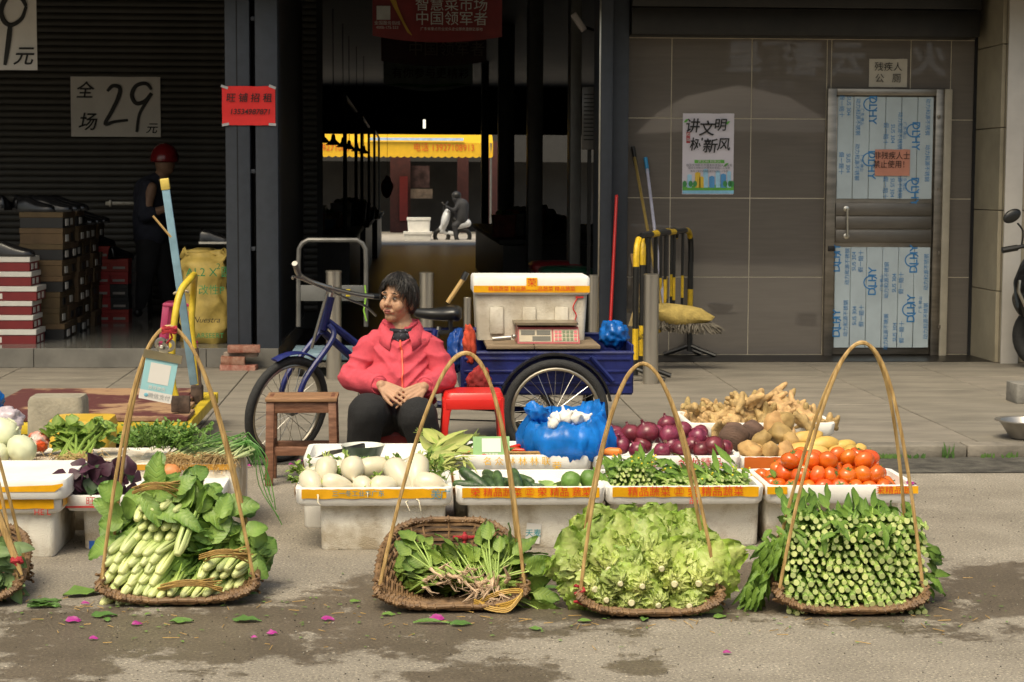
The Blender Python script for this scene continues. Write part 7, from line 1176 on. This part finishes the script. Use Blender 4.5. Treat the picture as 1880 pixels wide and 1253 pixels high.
solo(mb, 'coriander_heap', mat('coriander_leaf', (.05, .155, .022), .5, .3, 9, tip=(.22, .36, .08), trans=.2), 'heap of fresh coriander on the tall foam box', 'coriander')
M_scg = mat('scallion_green', (.07, .20, .035), .45, .3, 10, tip=(.52, .56, .30)); mb = MB(); mb2 = MB()
for k in range(120):
    px = random.uniform(300, 432); b_ = V(px, 842 + random.uniform(-6, 8), 7.17 + random.uniform(0, .06)); dr_ = random.random(); e1 = Vector((random.uniform(.05, .25), random.uniform(.08, .3), random.uniform(.01, .06))); p2 = b_ + e1; p2.x = min(p2.x, xC1_ + .02); p3 = p2 + Vector((random.uniform(.01, .06), random.uniform(-.05, .12), random.uniform(-.03, .0) - (.05 if p2.x > xC1_ - .02 else 0)))
    mb.tube([b_, b_ + e1 * .35 + Vector((0, 0, .012)), p2, p3], [.0035, .003, .0028, .0008], 5, tt=[0, .5, 1, 1])
    for j in range(13): q = b_ + Vector((random.uniform(-.035, .03), random.uniform(-.05, .0), random.uniform(-.05, .02))); mb2.tube([b_, (b_ + q) / 2 + Vector((0, 0, .006)), q], .0011, 3)
for k in range(7): p = V(438, 818, 7.3); mb.tube(smooth_path([p, p + Vector((.06, -.02, .012)), p + Vector((.1 + random.uniform(-.02, .03), -.04, -.05 - .02 * k)), p + Vector((.10 + .012 * k, -.05, -.13 - .03 * k))], 4), .0022, 4)
o = solo(mb, 'spring_onions', M_scg, 'spread of spring onions with drooping green tips on the tall foam box', 'spring onions'); part(mb2, 'roots', MATS['tan_root_hair'], o)
mb = MB(); mb.blob(V(313, 866, 7.14), (.04, .035, .03), amp=.1); solo(mb, 'orange_tuber', mat('orange_skin', (.55, .22, .08), .5, .2), 'single orange tuber behind the top pak choi bundle', 'tuber')
# greens in the basket at the left edge
mb = MB(); Yq = b5_[2]
for k in range(70): mb.leaf(V(random.uniform(-80, 22), random.uniform(1000, 1090), Yq + .1 + random.uniform(-.05, .15)), (random.uniform(-.5, 1), random.uniform(-.8, .2), random.uniform(-.7, .4)), (0, -.9, .5), random.uniform(.06, .1), .045, .25, .2, nu=5, ruf=.1, seed=random.random() * 30)
solo(mb, 'dark_leaf_bunch', mat('dark_bunch_leaf', (.05, .11, .03), .5, .3, 8, tip=(.2, .3, .1), trans=.2), 'dark leafy greens in the basket at the left picture edge', 'greens')
mb = MB(); mb.tube([V(-6, 938, Yq - .05), V(30, 1030, Yq - .07), V(40, 1056, Yq - .08)], [.012, .012, .004], 7); t = solo(mb, 'bamboo_stake', M_bam, 'pointed bamboo stake with red tie at the left picture edge', 'stake'); mb = MB(); mb.blob(V(31, 1030, Yq - .07), (.02, .015, .014), amp=.5, fr=3); part(mb, 'red_tie', mat('red_cord', (.35, .02, .03), .8), t)
# ---- litter on the road
M_ltl = mat('litter_leaf', (.10, .20, .035), .6, .3, 10, rnd=.2); M_pet = mat('magenta_petal', (.33, .02, .20), .5, .25, 10, rnd=.15)
for i, (px, py, L, rz, lab) in enumerate(((85, 1113, .12, .2, 'wilted green stalk left of the first basket'), (160, 1090, .16, .4, 'large fallen leaf beside the first basket'), (195, 1130, .09, .1, 'narrow leaf in front of the first basket'), (195, 1137, .05, 2, 'small leaf in front of the first basket'), (272, 1127, .03, 1, 'leaf scrap under the first basket'), (335, 1141, .08, .1, 'flat leaf on the road below the first basket'), (456, 1139, .10, -.15, 'fresh leaf on the road right of the first basket'), (465, 1090, .05, .3, 'leaf fragment right of the first basket'), (654, 1104, .045, .3, 'leaf left of the open basket'), (715, 1128, .05, .2, 'leaf at the front of the open basket'), (800, 1143, .14, -.08, 'long leaf in front of the open basket'), (850, 1146, .08, .1, 'second long leaf in front of the open basket'), (1184, 1136, .06, 1.2, 'lettuce scrap before the third basket'), (1325, 1132, .06, .4, 'lettuce leaf right of the third basket'), (1075, 1140, .05, .1, 'flat leaf left of the third basket'), (1013, 1080, .07, .1, 'leaf between the open basket and the lettuce'), (985, 1155, .05, -.5, 'small leaf on the wet road'))):
    p = G(px, py, .006); mb = MB()
    for k in range(1 if i else 5): mb.leaf(p + Vector((-L / 2 * math.cos(rz), -L / 2 * math.sin(rz) + k * .004, .003 * k)), (math.cos(rz), math.sin(rz) + (k - 2) * .06 * (i == 0), .12), (0, -.2, 1), L * random.uniform(.8, 1), L * (.45 if i not in (0, 10) else .18), .14, .25, nu=6, ruf=.12, seed=i * 3.1 + k)
    solo(mb, 'fallen_leaf', M_ltl, lab, 'leaf', 'fallen leaves on the road')
for i, (px, py, L, lab) in enumerate(((135, 1140, .07, 'magenta petal below the first basket'), (252, 1146, .05, 'curled magenta petal right of it'), (157, 1108, .04, 'small pink petal by the large fallen leaf'), (172, 1172, .04, 'pale pink petal at the lower left'), (467, 1170, .03, 'pink petal on the dry road'), (500, 1163, .05, 'dull purple petal on the dry road'), (602, 1136, .06, 'magenta petal on the wet patch left of the open basket'), (803, 1135, .07, 'bright magenta petal in front of the open basket'), (1335, 1198, .04, 'small dark petal at the lower right'), (457, 856, .05, 'magenta petal by the front wheel'), (551, 847, .05, 'magenta petal between stool and radish tray'), (535, 853, .04, 'dark magenta petal behind the stool'))):
    L *= .7; p = G(px, py, .007); mb = MB(); rz = random.uniform(-.4, .4); mb.leaf(p + Vector((-L / 2, 0, 0)), (math.cos(rz), math.sin(rz), .25), (0, -.4, 1), L, L * .6, .3, .35, nu=5, ruf=.2, seed=i * 2.3); solo(mb, 'fallen_petal', M_pet, lab, 'petal', 'fallen petals on the road')
p = V(1664, 903, 6.75); p.z = ZB + .075; mb = MB(); mb.leaf(p, (1, .2, .2), (0, -.3, 1), .045, .03, .3, .3, nu=5, ruf=.2, seed=2); solo(mb, 'fallen_petal', M_pet, 'magenta petal on the corner of the tomato tray', 'petal')

mb = MB(); rg = random.Random(5)
for k in range(1500):
    p = G(rg.uniform(-40, 1920), rg.uniform(900, 1253) if k % 3 else rg.uniform(845, 1000), .001); r_ = rg.uniform(.0008, .0026); mb.blob(p + Vector((0, 0, r_ * .5)), (r_ * 1.3, r_, r_ * .7), Euler((0, 0, rg.uniform(0, 3))), nu=5, nv=3, mi=0 if rg.random() < .6 else 1)
o = solo(mb, 'grit', [mat('dark_grit', (.04, .036, .03), .9), mat('pale_grit', (.42, .39, .33), .9)], 'fine grit scattered over the road', 'grit'); o['kind'] = 'stuff'
mb = MB()
for k in range(130):
    p = G(rg.uniform(20, 1850), rg.gauss(1130, 30), .004); a = rg.uniform(0, 6.28); l = rg.uniform(.01, .05); mb.tube([p, p + Vector((math.cos(a) * l, math.sin(a) * l, .003))], .0012, 4)
for k in range(160):
    p = G(rg.uniform(20, 1850), rg.gauss(1125, 28), .005); a = rg.uniform(0, 6.28); mb.leaf(p, (math.cos(a), math.sin(a), .1), (0, 0, 1), rg.uniform(.008, .025), rg.uniform(.005, .012), .1, .2, nu=3, ns=1, mi=1)
o = solo(mb, 'trodden_scraps', [MATS['straw_tie'], MATS['litter_leaf']], 'tiny trodden leaf and straw scraps around the baskets', 'scraps'); o['kind'] = 'stuff'
# ================================================================== THE SEATED WOMAN
Y0w = 8.62
def wp(px, py, dy=0): return V(px, py, Y0w + dy)
wo = thing('person', 'seated woman in a pink fleece jacket and black trousers with folded hands', 'person', G(735, 862))
M_skin = mat('skin', (.40, .225, .135), .62, .14, 14, sss=.1, bump=.08, bs=60); HR = Matrix.Rotation(R(-33), 3, 'Z') @ Matrix.Rotation(R(4), 3, 'Y') @ Matrix.Rotation(R(-2), 3, 'X') @ Matrix.Diagonal((.87, .90, 1.0)); HC = wp(731, 551, -.03)
def hd_(x, y, z): return HC + HR @ Vector((x, y, z))
body = MB()
body.blob(hd_(0, .008, .022), (.076, .094, .090), HR); body.blob(hd_(0, -.02, -.03), (.066, .072, .070), HR); body.blob(hd_(0, -.052, -.078), (.036, .034, .026), HR)   # skull, jaw, chin
for s_ in (-1, 1): body.blob(hd_(s_ * .042, -.056, -.025), (.030, .028, .030), HR); body.blob(hd_(s_ * .030, -.070, .028), (.030, .018, .012), HR); body.blob(hd_(s_ * .079, .012, -.012), (.011, .02, .032), HR); body.blob(hd_(s_ * .016, -.082, -.052), (.018, .013, .010), HR)
body.cap(hd_(0, -.082, .018), hd_(0, -.104, -.018), .009, .0135); body.blob(hd_(-.012, -.094, -.022), .0095); body.blob(hd_(.012, -.094, -.022), .0095); body.blob(hd_(0, -.080, -.048), (.026, .016, .017), HR)
nk = wp(736, 606, .0); body.cap(hd_(0, .015, -.06), nk, .052, .056); body.cap(nk, wp(732, 680, .02), .075, .11); body.cap(wp(732, 680, .02), wp(728, 760, .03), .115, .13)
sR, sL = wp(678, 638), wp(789, 638); eR, eL = wp(645, 697, -.04), wp(818, 697, -.04); wR, wL = wp(700, 708, -.27), wp(778, 711, -.27)
for a, b, c in ((sR, eR, wR), (sL, eL, wL)): body.cap(nk, a, .05, .05); body.cap(a, b, .046, .038); body.cap(b, c, .036, .024)
hipR, hipL = wp(706, 768, .0), wp(756, 768, .0); kR, kL = wp(674, 757, -.36), wp(768, 764, -.36); fR, fL = wp(662, 850, -.27), wp(790, 852, -.27)
for a, b, c in ((hipR, kR, fR), (hipL, kL, fL)): body.cap(a, b, .07, .052); body.cap(b, c, .048, .035)
def hand(mb, w, tgt, back, s_, curl=.35, L=.088):
    d = (tgt - w).normalized(); n_ = (back - d * back.dot(d)).normalized(); sd = d.cross(n_) * s_
    for q in (-.026, -.009, .009, .026): mb.cap(w + d * .012 + sd * q * .7, w + d * L + sd * q * 1.2, .0135, .0105, 8)
    for q, l in ((-.033, .064), (-.011, .078), (.011, .073), (.033, .056)):
        p = w + d * L + sd * q * 1.05; e = d
        for k, f in enumerate((.45, .32, .25)):
            e = (e - n_ * curl * (.55 + .4 * k)).normalized(); r_ = .0078 - .0008 * k; p2 = p + e * l * f; mb.cap(p, p2, r_, r_ * .92, 8); p = p2
    p = w + d * .026 - sd * .026
    for l, r_, sp in ((.034, .0115, .55), (.028, .0098, .25), (.02, .0085, .1)): e = (d * .9 - sd * sp - n_ * .25).normalized(); mb.cap(p, p + e * l, r_, r_ * .9, 8); p = p + e * l
hand(body, wR, wp(738, 728, -.33), Vector((0, -.75, .65)), -1, .25); hand(body, wL, wp(728, 738, -.345), Vector((0, -.8, .6)), 1, .3)
f = fuse(body, .0034, 2, .5); part(f, 'body', M_skin, wo, ang=180)
# face
M_eye = mat('dark_iris', (.012, .008, .006), .15); M_lip = mat('lips', (.27, .085, .07), .45, .1); M_hair = mat('black_hair', (.011, .009, .008), .45, .5, 30, col2=(.03, .025, .022))
for s_ in (-1, 1):
    mb = MB(); mb.blob(hd_(s_ * .031, -.0815, .008), (.0125, .005, .0032), HR); part(mb, 'eye', mat('eye_white', (.28, .22, .18), .3), wo); mb = MB(); mb.blob(hd_(s_ * .029, -.0845, .0075), (.0062, .0035, .0042), HR); part(mb, 'iris', M_eye, wo)
    mb = MB(); mb.tube([hd_(s_ * .016, -.085, .0115), hd_(s_ * .031, -.0865, .0145), hd_(s_ * .047, -.079, .010)], [.0016, .0024, .0015], 6); part(mb, 'eyelid_line', M_eye, wo); mb = MB(); mb.tube([hd_(s_ * .014, -.092, .033), hd_(s_ * .030, -.0905, .036), hd_(s_ * .050, -.079, .027)], [.003, .0038, .002], 6, flat=.6); part(mb, 'eyebrow', M_hair, wo)
    mb = MB(); mb.blob(hd_(s_ * .007, -.1055, -.0275), (.0038, .003, .0024), HR); part(mb, 'nostril', M_eye, wo)
    mb = MB(); mb.tube([hd_(s_ * .020, -.090, -.022), hd_(s_ * .031, -.083, -.042), hd_(s_ * .033, -.076, -.056)], .0016, 5); part(mb, 'smile_line', mat('skin_crease', (.30, .14, .075), .6), wo)
mb = MB(); mb.tube([hd_(-.026, -.086, -.054), hd_(-.012, -.0955, -.0475), hd_(0, -.0975, -.0485), hd_(.012, -.0955, -.0475), hd_(.026, -.086, -.054)], [.0015, .0052, .0048, .0052, .0015], 8); mb.tube([hd_(-.022, -.086, -.0565), hd_(0, -.0955, -.0580), hd_(.022, -.086, -.0565)], [.0015, .0066, .0015], 8); part(mb, 'lips', M_lip, wo); mb = MB(); mb.tube([hd_(-.025, -.089, -.0545), hd_(0, -.1005, -.0525), hd_(.025, -.089, -.0545)], .0013, 5); part(mb, 'mouth_line', M_eye, wo)
mb = MB(); nu_, nv_ = 44, 12; vs = []
def hmax(az):            # how far down the hair reaches (polar angle) for an azimuth, 0 = straight ahead
    a = abs(az)
    if a < .75: return 1.02 + .12 * math.sin(az * 9 + 1) + .22 * (a / .75) ** 3
    if a < 1.35: return 1.28 + (a - .75) / .6 * .60
    return 1.90 + min(1, (a - 1.35) / .6) * .4
for i in range(nu_):
    az = -math.pi + 2 * math.pi * i / nu_
    for j in range(nv_ + 1):
        th = hmax(az) * j / nv_; u = Vector((math.sin(th) * math.sin(az), -math.sin(th) * math.cos(az), math.cos(th))); k = 1.18 + .05 * noise.noise(Vector((az * 5, th * 1.5, 2))) - .05 * (j == nv_); vs.append(hd_(u.x * .078 * k, .008 + u.y * .097 * k, .022 + u.z * .092 * k))
mb.add(vs, [(i * (nv_ + 1) + j, ((i + 1) % nu_) * (nv_ + 1) + j, ((i + 1) % nu_) * (nv_ + 1) + j + 1, i * (nv_ + 1) + j + 1) for i in range(nu_) for j in range(nv_)])
for q in range(1000):
    az = random.uniform(-math.pi, math.pi); t1 = hmax(az); pts = []; t0 = random.uniform(.1, .75) * t1; l_ = t1 * random.uniform(.85, 1.12) - t0; daz = random.uniform(-.45, .45); lift = random.random()
    for k in range(5): th = t0 + max(.1, l_) * k / 4; a2 = az + daz * k / 4; rr_ = 1.15 + .06 * lift + (.035 * k * lift if lift > .7 else .006 * k); u = Vector((math.sin(th) * math.sin(a2), -math.sin(th) * math.cos(a2), math.cos(th))); pts.append(hd_(u.x * .078 * rr_, .008 + u.y * .097 * rr_, .022 + u.z * .092 * rr_))
    mb.tube(pts, [.0016, .0024, .0022, .0015, .0004], 4, flat=.6)
part(mb, 'hair', M_hair, wo, ang=180)
# jacket
jk = MB(); jk.blob(wp(730, 705, -.03), (.185, .155, .13)); jk.blob(wp(732, 660, .0), (.160, .122, .13)); jk.blob(wp(728, 740, .0), (.185, .15, .09)); jk.cap(wp(696, 631), wp(772, 631), .066, .066); jk.cap(wp(728, 608, .01), wp(742, 608, .01), .075, .075)
f = fuse(jk, .0075, 5, .5); axis = wp(732, 690)
for v in f.v:
    q = v - axis; dn = Vector((q.x, q.y * 1.2, 0)).normalized() if (q.x or q.y) else Vector((0, -1, 0)); arm = abs(q.x) > .17
    if arm: w_ = noise.noise(Vector((v.x * 5, v.y * 5, v.z * 20 + v.x * 14))) * .008 + (1 - abs(noise.noise(Vector((v.x * 4, v.y * 5, v.z * 17 + q.x * 11))))) ** 4 * .016 - .006
    else: w_ = noise.noise(Vector((v.x * 4 + 3, v.y * 3, v.z * 14 + abs(q.x) * 10))) * .008 + (1 - abs(noise.noise(Vector((v.x * 2.5 + 9, v.y * 2, v.z * 15 - abs(q.x) * 12))))) ** 4 * .018 - .007
    v += dn * w_ + Vector((0, 0, 1)) * w_ * .3
M_jk = mat('pink_fleece', (.56, .075, .105), .9, .10, 25, bump=.5, bs=260, spec=.25); jo = part(f, 'jacket', M_jk, wo, ang=180)
for a, b, c in ((sR, eR, wR), (sL, eL, wL)):
    sl2 = MB(); sl2.cap(a + Vector((0, 0, -.012)), b, .070, .060); c2 = b.lerp(c, .86); sl2.cap(b, b.lerp(c, .5), .060, .055); sl2.cap(b.lerp(c, .5), c2, .055, .044); g = fuse(sl2, .0075, 4, .5); ax_ = (b - a).normalized()
    for v in g.v:
        u = (v - a).dot(ax_); near = a + ax_ * max(0, min((b - a).length, u)); dn = (v - near); dn = dn.normalized() if dn.length > 1e-6 else dn; w_ = (1 - abs(noise.noise(Vector((v.x * 5 + a.x, v.y * 6, v.z * 19 + v.x * 8))))) ** 4 * .015 + noise.noise(v * 14) * .004 - .006; v += dn * w_
    part(g, 'sleeve', M_jk, jo, ang=180)
for w, e in ((wR, eR), (wL, eL)):
    d = (w - e).normalized(); p = e.lerp(w, .87); mb = MB(); x, y = frame(d); mb.tube([p - d * .02, p - d * .008, p + d * .012, p + d * .018, p + d * .014], [.049, .051, .047, .043, .036], 20); part(mb, 'cuff', M_jk, jo)
def surf_y(px, py):       # front of the jacket along a sight line
    o = Vector((0, 0, CAMZ)); d = ray(px, py).normalized(); best = None
    for v in FV:
        q = v - o; t_ = q.dot(d)
        if (q - d * t_).length < .009 and (best is None or t_ < best): best = t_
    return o + d * ((best or Y0w) - .003)
Minv = local(wo).inverted(); FV = [Minv @ v for v in [Vector(v) for v in f.v]]
zp = [surf_y(732 + (4 if 640 < y < 690 else 2) + (y - 610) * .05, y) for y in range(613, 728, 6)]
mb = MB(); mb.tube(zp, .0042, 6, flat=.6); part(mb, 'zip', mat('coral_zip', (.75, .10, .05), .5), jo); mb = MB(); mb.box(surf_y(731, 617) + Vector((0, -.004, -.004)), (.009, .006, .022), bev=.002); part(mb, 'zip_pull', mat('brass_clip', (.34, .30, .20), .35), jo)
text('Lipu', .022, surf_y(774, 624) + Vector((0, -.006, 0)), jo, mat('dark_thread', (.12, .03, .04), .7), shear=.4, name='embroidery', up=(-.15, 0, 1), right=(1, 0, .2))
# collar folded open, patterned shirt at the neck
mb = MB(); n_ = 36; vs = []; cN = nk + Vector((0, .005, .0))
for i in range(n_ + 1):
    a = R(-158 + 316 * i / n_); ca, sa = math.cos(a), math.sin(a); op = max(0, (abs(math.degrees(a)) - 95) / 63); o_ = Vector((sa, ca, 0))
    for r_, z in ((.070, -.010), (.072, .030), (.080, .036), (.096 + .02 * op, .006 - .012 * op), (.106 + .028 * op, -.020 - .03 * op), (.098 + .028 * op, -.024 - .03 * op)): vs.append(cN + Vector((o_.x * r_ * 1.05, o_.y * r_ * .95, z - .035 * op + (.012 if ca > 0 else 0))))
mb.add(vs, [(i * 6 + j, (i + 1) * 6 + j, (i + 1) * 6 + j + 1, i * 6 + j + 1) for i in range(n_) for j in range(5)]); part(mb, 'collar', M_jk, jo, ang=180)
mb = MB(); mb.tube([nk + Vector((math.sin(a) * .066, -math.cos(a) * .062, .008 + .010 * math.cos(a + 3.1))) for a in [i / 28 * 6.283 for i in range(28)]], .016, 8, closed=True); mb.blob(nk + Vector((0, -.022, -.03)), (.058, .064, .045)); part(mb, 'shirt', mat('dark_floral', (.02, .02, .03), .8, .3, 70, col2=(.20, .18, .24), lo=.58, hi=.64), wo)
# trousers and shoes
tr_ = MB(); tr_.blob(wp(731, 768, .0), (.175, .14, .11))
for a, b, c in ((hipR, kR, fR), (hipL, kL, fL)): tr_.cap(a, b, .108, .088); tr_.cap(b, b.lerp(c, .5), .086, .080); tr_.cap(b.lerp(c, .5), c + Vector((0, 0, .035)), .078, .066)
f = fuse(tr_, .009, 5)
for v in f.v: v += Vector((noise.noise(v * 13), noise.noise(v * 13 + Vector((3, 0, 0))), noise.noise(v * 11 + Vector((0, 7, 0))))) * .007
part(f, 'trousers', mat('black_cotton', (.010, .010, .011), .9, .25, 20, bump=.3, bs=120), wo, ang=180)
for c in (fR, fL): mb = MB(); g = Vector((c.x, c.y, .045)); mb.cap(g + Vector((0, .03, .0)), g + Vector((0, -.13, -.012)), .044, .036); part(fuse(mb, .01, 3), 'shoe', M_bkt, wo)
# ================================================================== LABELS: things that look alike are told apart by their place
ORD = 'first second third fourth fifth sixth seventh eighth ninth tenth eleventh twelfth thirteenth fourteenth fifteenth sixteenth seventeenth eighteenth nineteenth twentieth'.split()
SHORT = {'ripe orange red tomato in the heap on the tomato tray': 'ripe tomato heaped on the tomato tray', 'plump white radish with thin tail on the blue printed tray': 'plump white radish on the blue printed tray', 'pak choi in the flat front bundle of the first basket': 'pak choi in the flat front bundle', 'pak choi in the right hand bundle of the first basket': 'pak choi in the right hand bundle', 'pak choi in the tied bundle on top of the first basket': 'pak choi in the tied top bundle', 'flowering cabbage stem with cut end facing out of the fourth basket': 'flowering cabbage stem in the fourth basket', 'plain brown card shoe box in the long stack behind the maroon boxes': 'brown card shoe box behind the maroon stack', 'spinach plant with roots toward the viewer in the left heap': 'rooted spinach plant in the left heap', 'spinach plant standing up in the right heap of the open basket': 'upright spinach plant in the right heap',
         'pak choi in the big lower left bundle of the first basket': 'pak choi in the big lower left bundle', 'thin flowering stem in the round tied bunch on the greens tray': 'flowering stem in the round tied bunch', 'thin flowering stem in the long loose bunch on the greens tray': 'flowering stem in the long loose bunch'}
bpy.context.view_layer.update()
ci = cam.matrix_world.inverted(); same = {}
for o in S.objects:
    if not o.parent and o.get('label') and o.get('category'): same.setdefault(o['label'], []).append(o)
for lab, os_ in same.items():
    if len(os_) < 2: continue
    def scr(o): p = ci @ o.matrix_world.translation; return p.x / -p.z, p.y / -p.z
    os_.sort(key=lambda o: scr(o)[1]); nr = max(1, round(math.sqrt(len(os_) / 1.1))) if len(os_) > 8 else 1; per = math.ceil(len(os_) / nr); base = SHORT.get(lab, lab)
    xs, ys = [scr(o)[0] for o in os_], [scr(o)[1] for o in os_]
    if nr == 1 and max(ys) - min(ys) > max(xs) - min(xs):
        for i, o in enumerate(os_): o['label'] = base + ', %s from the bottom' % ORD[i]
        continue
    for r_ in range(nr):
        row = sorted(os_[r_ * per:(r_ + 1) * per], key=lambda o: scr(o)[0])
        for i, o in enumerate(row): o['label'] = base + (', %s row up, %s from left' % (ORD[r_], ORD[min(i, 19)]) if nr > 1 else ', %s from the left' % ORD[i])
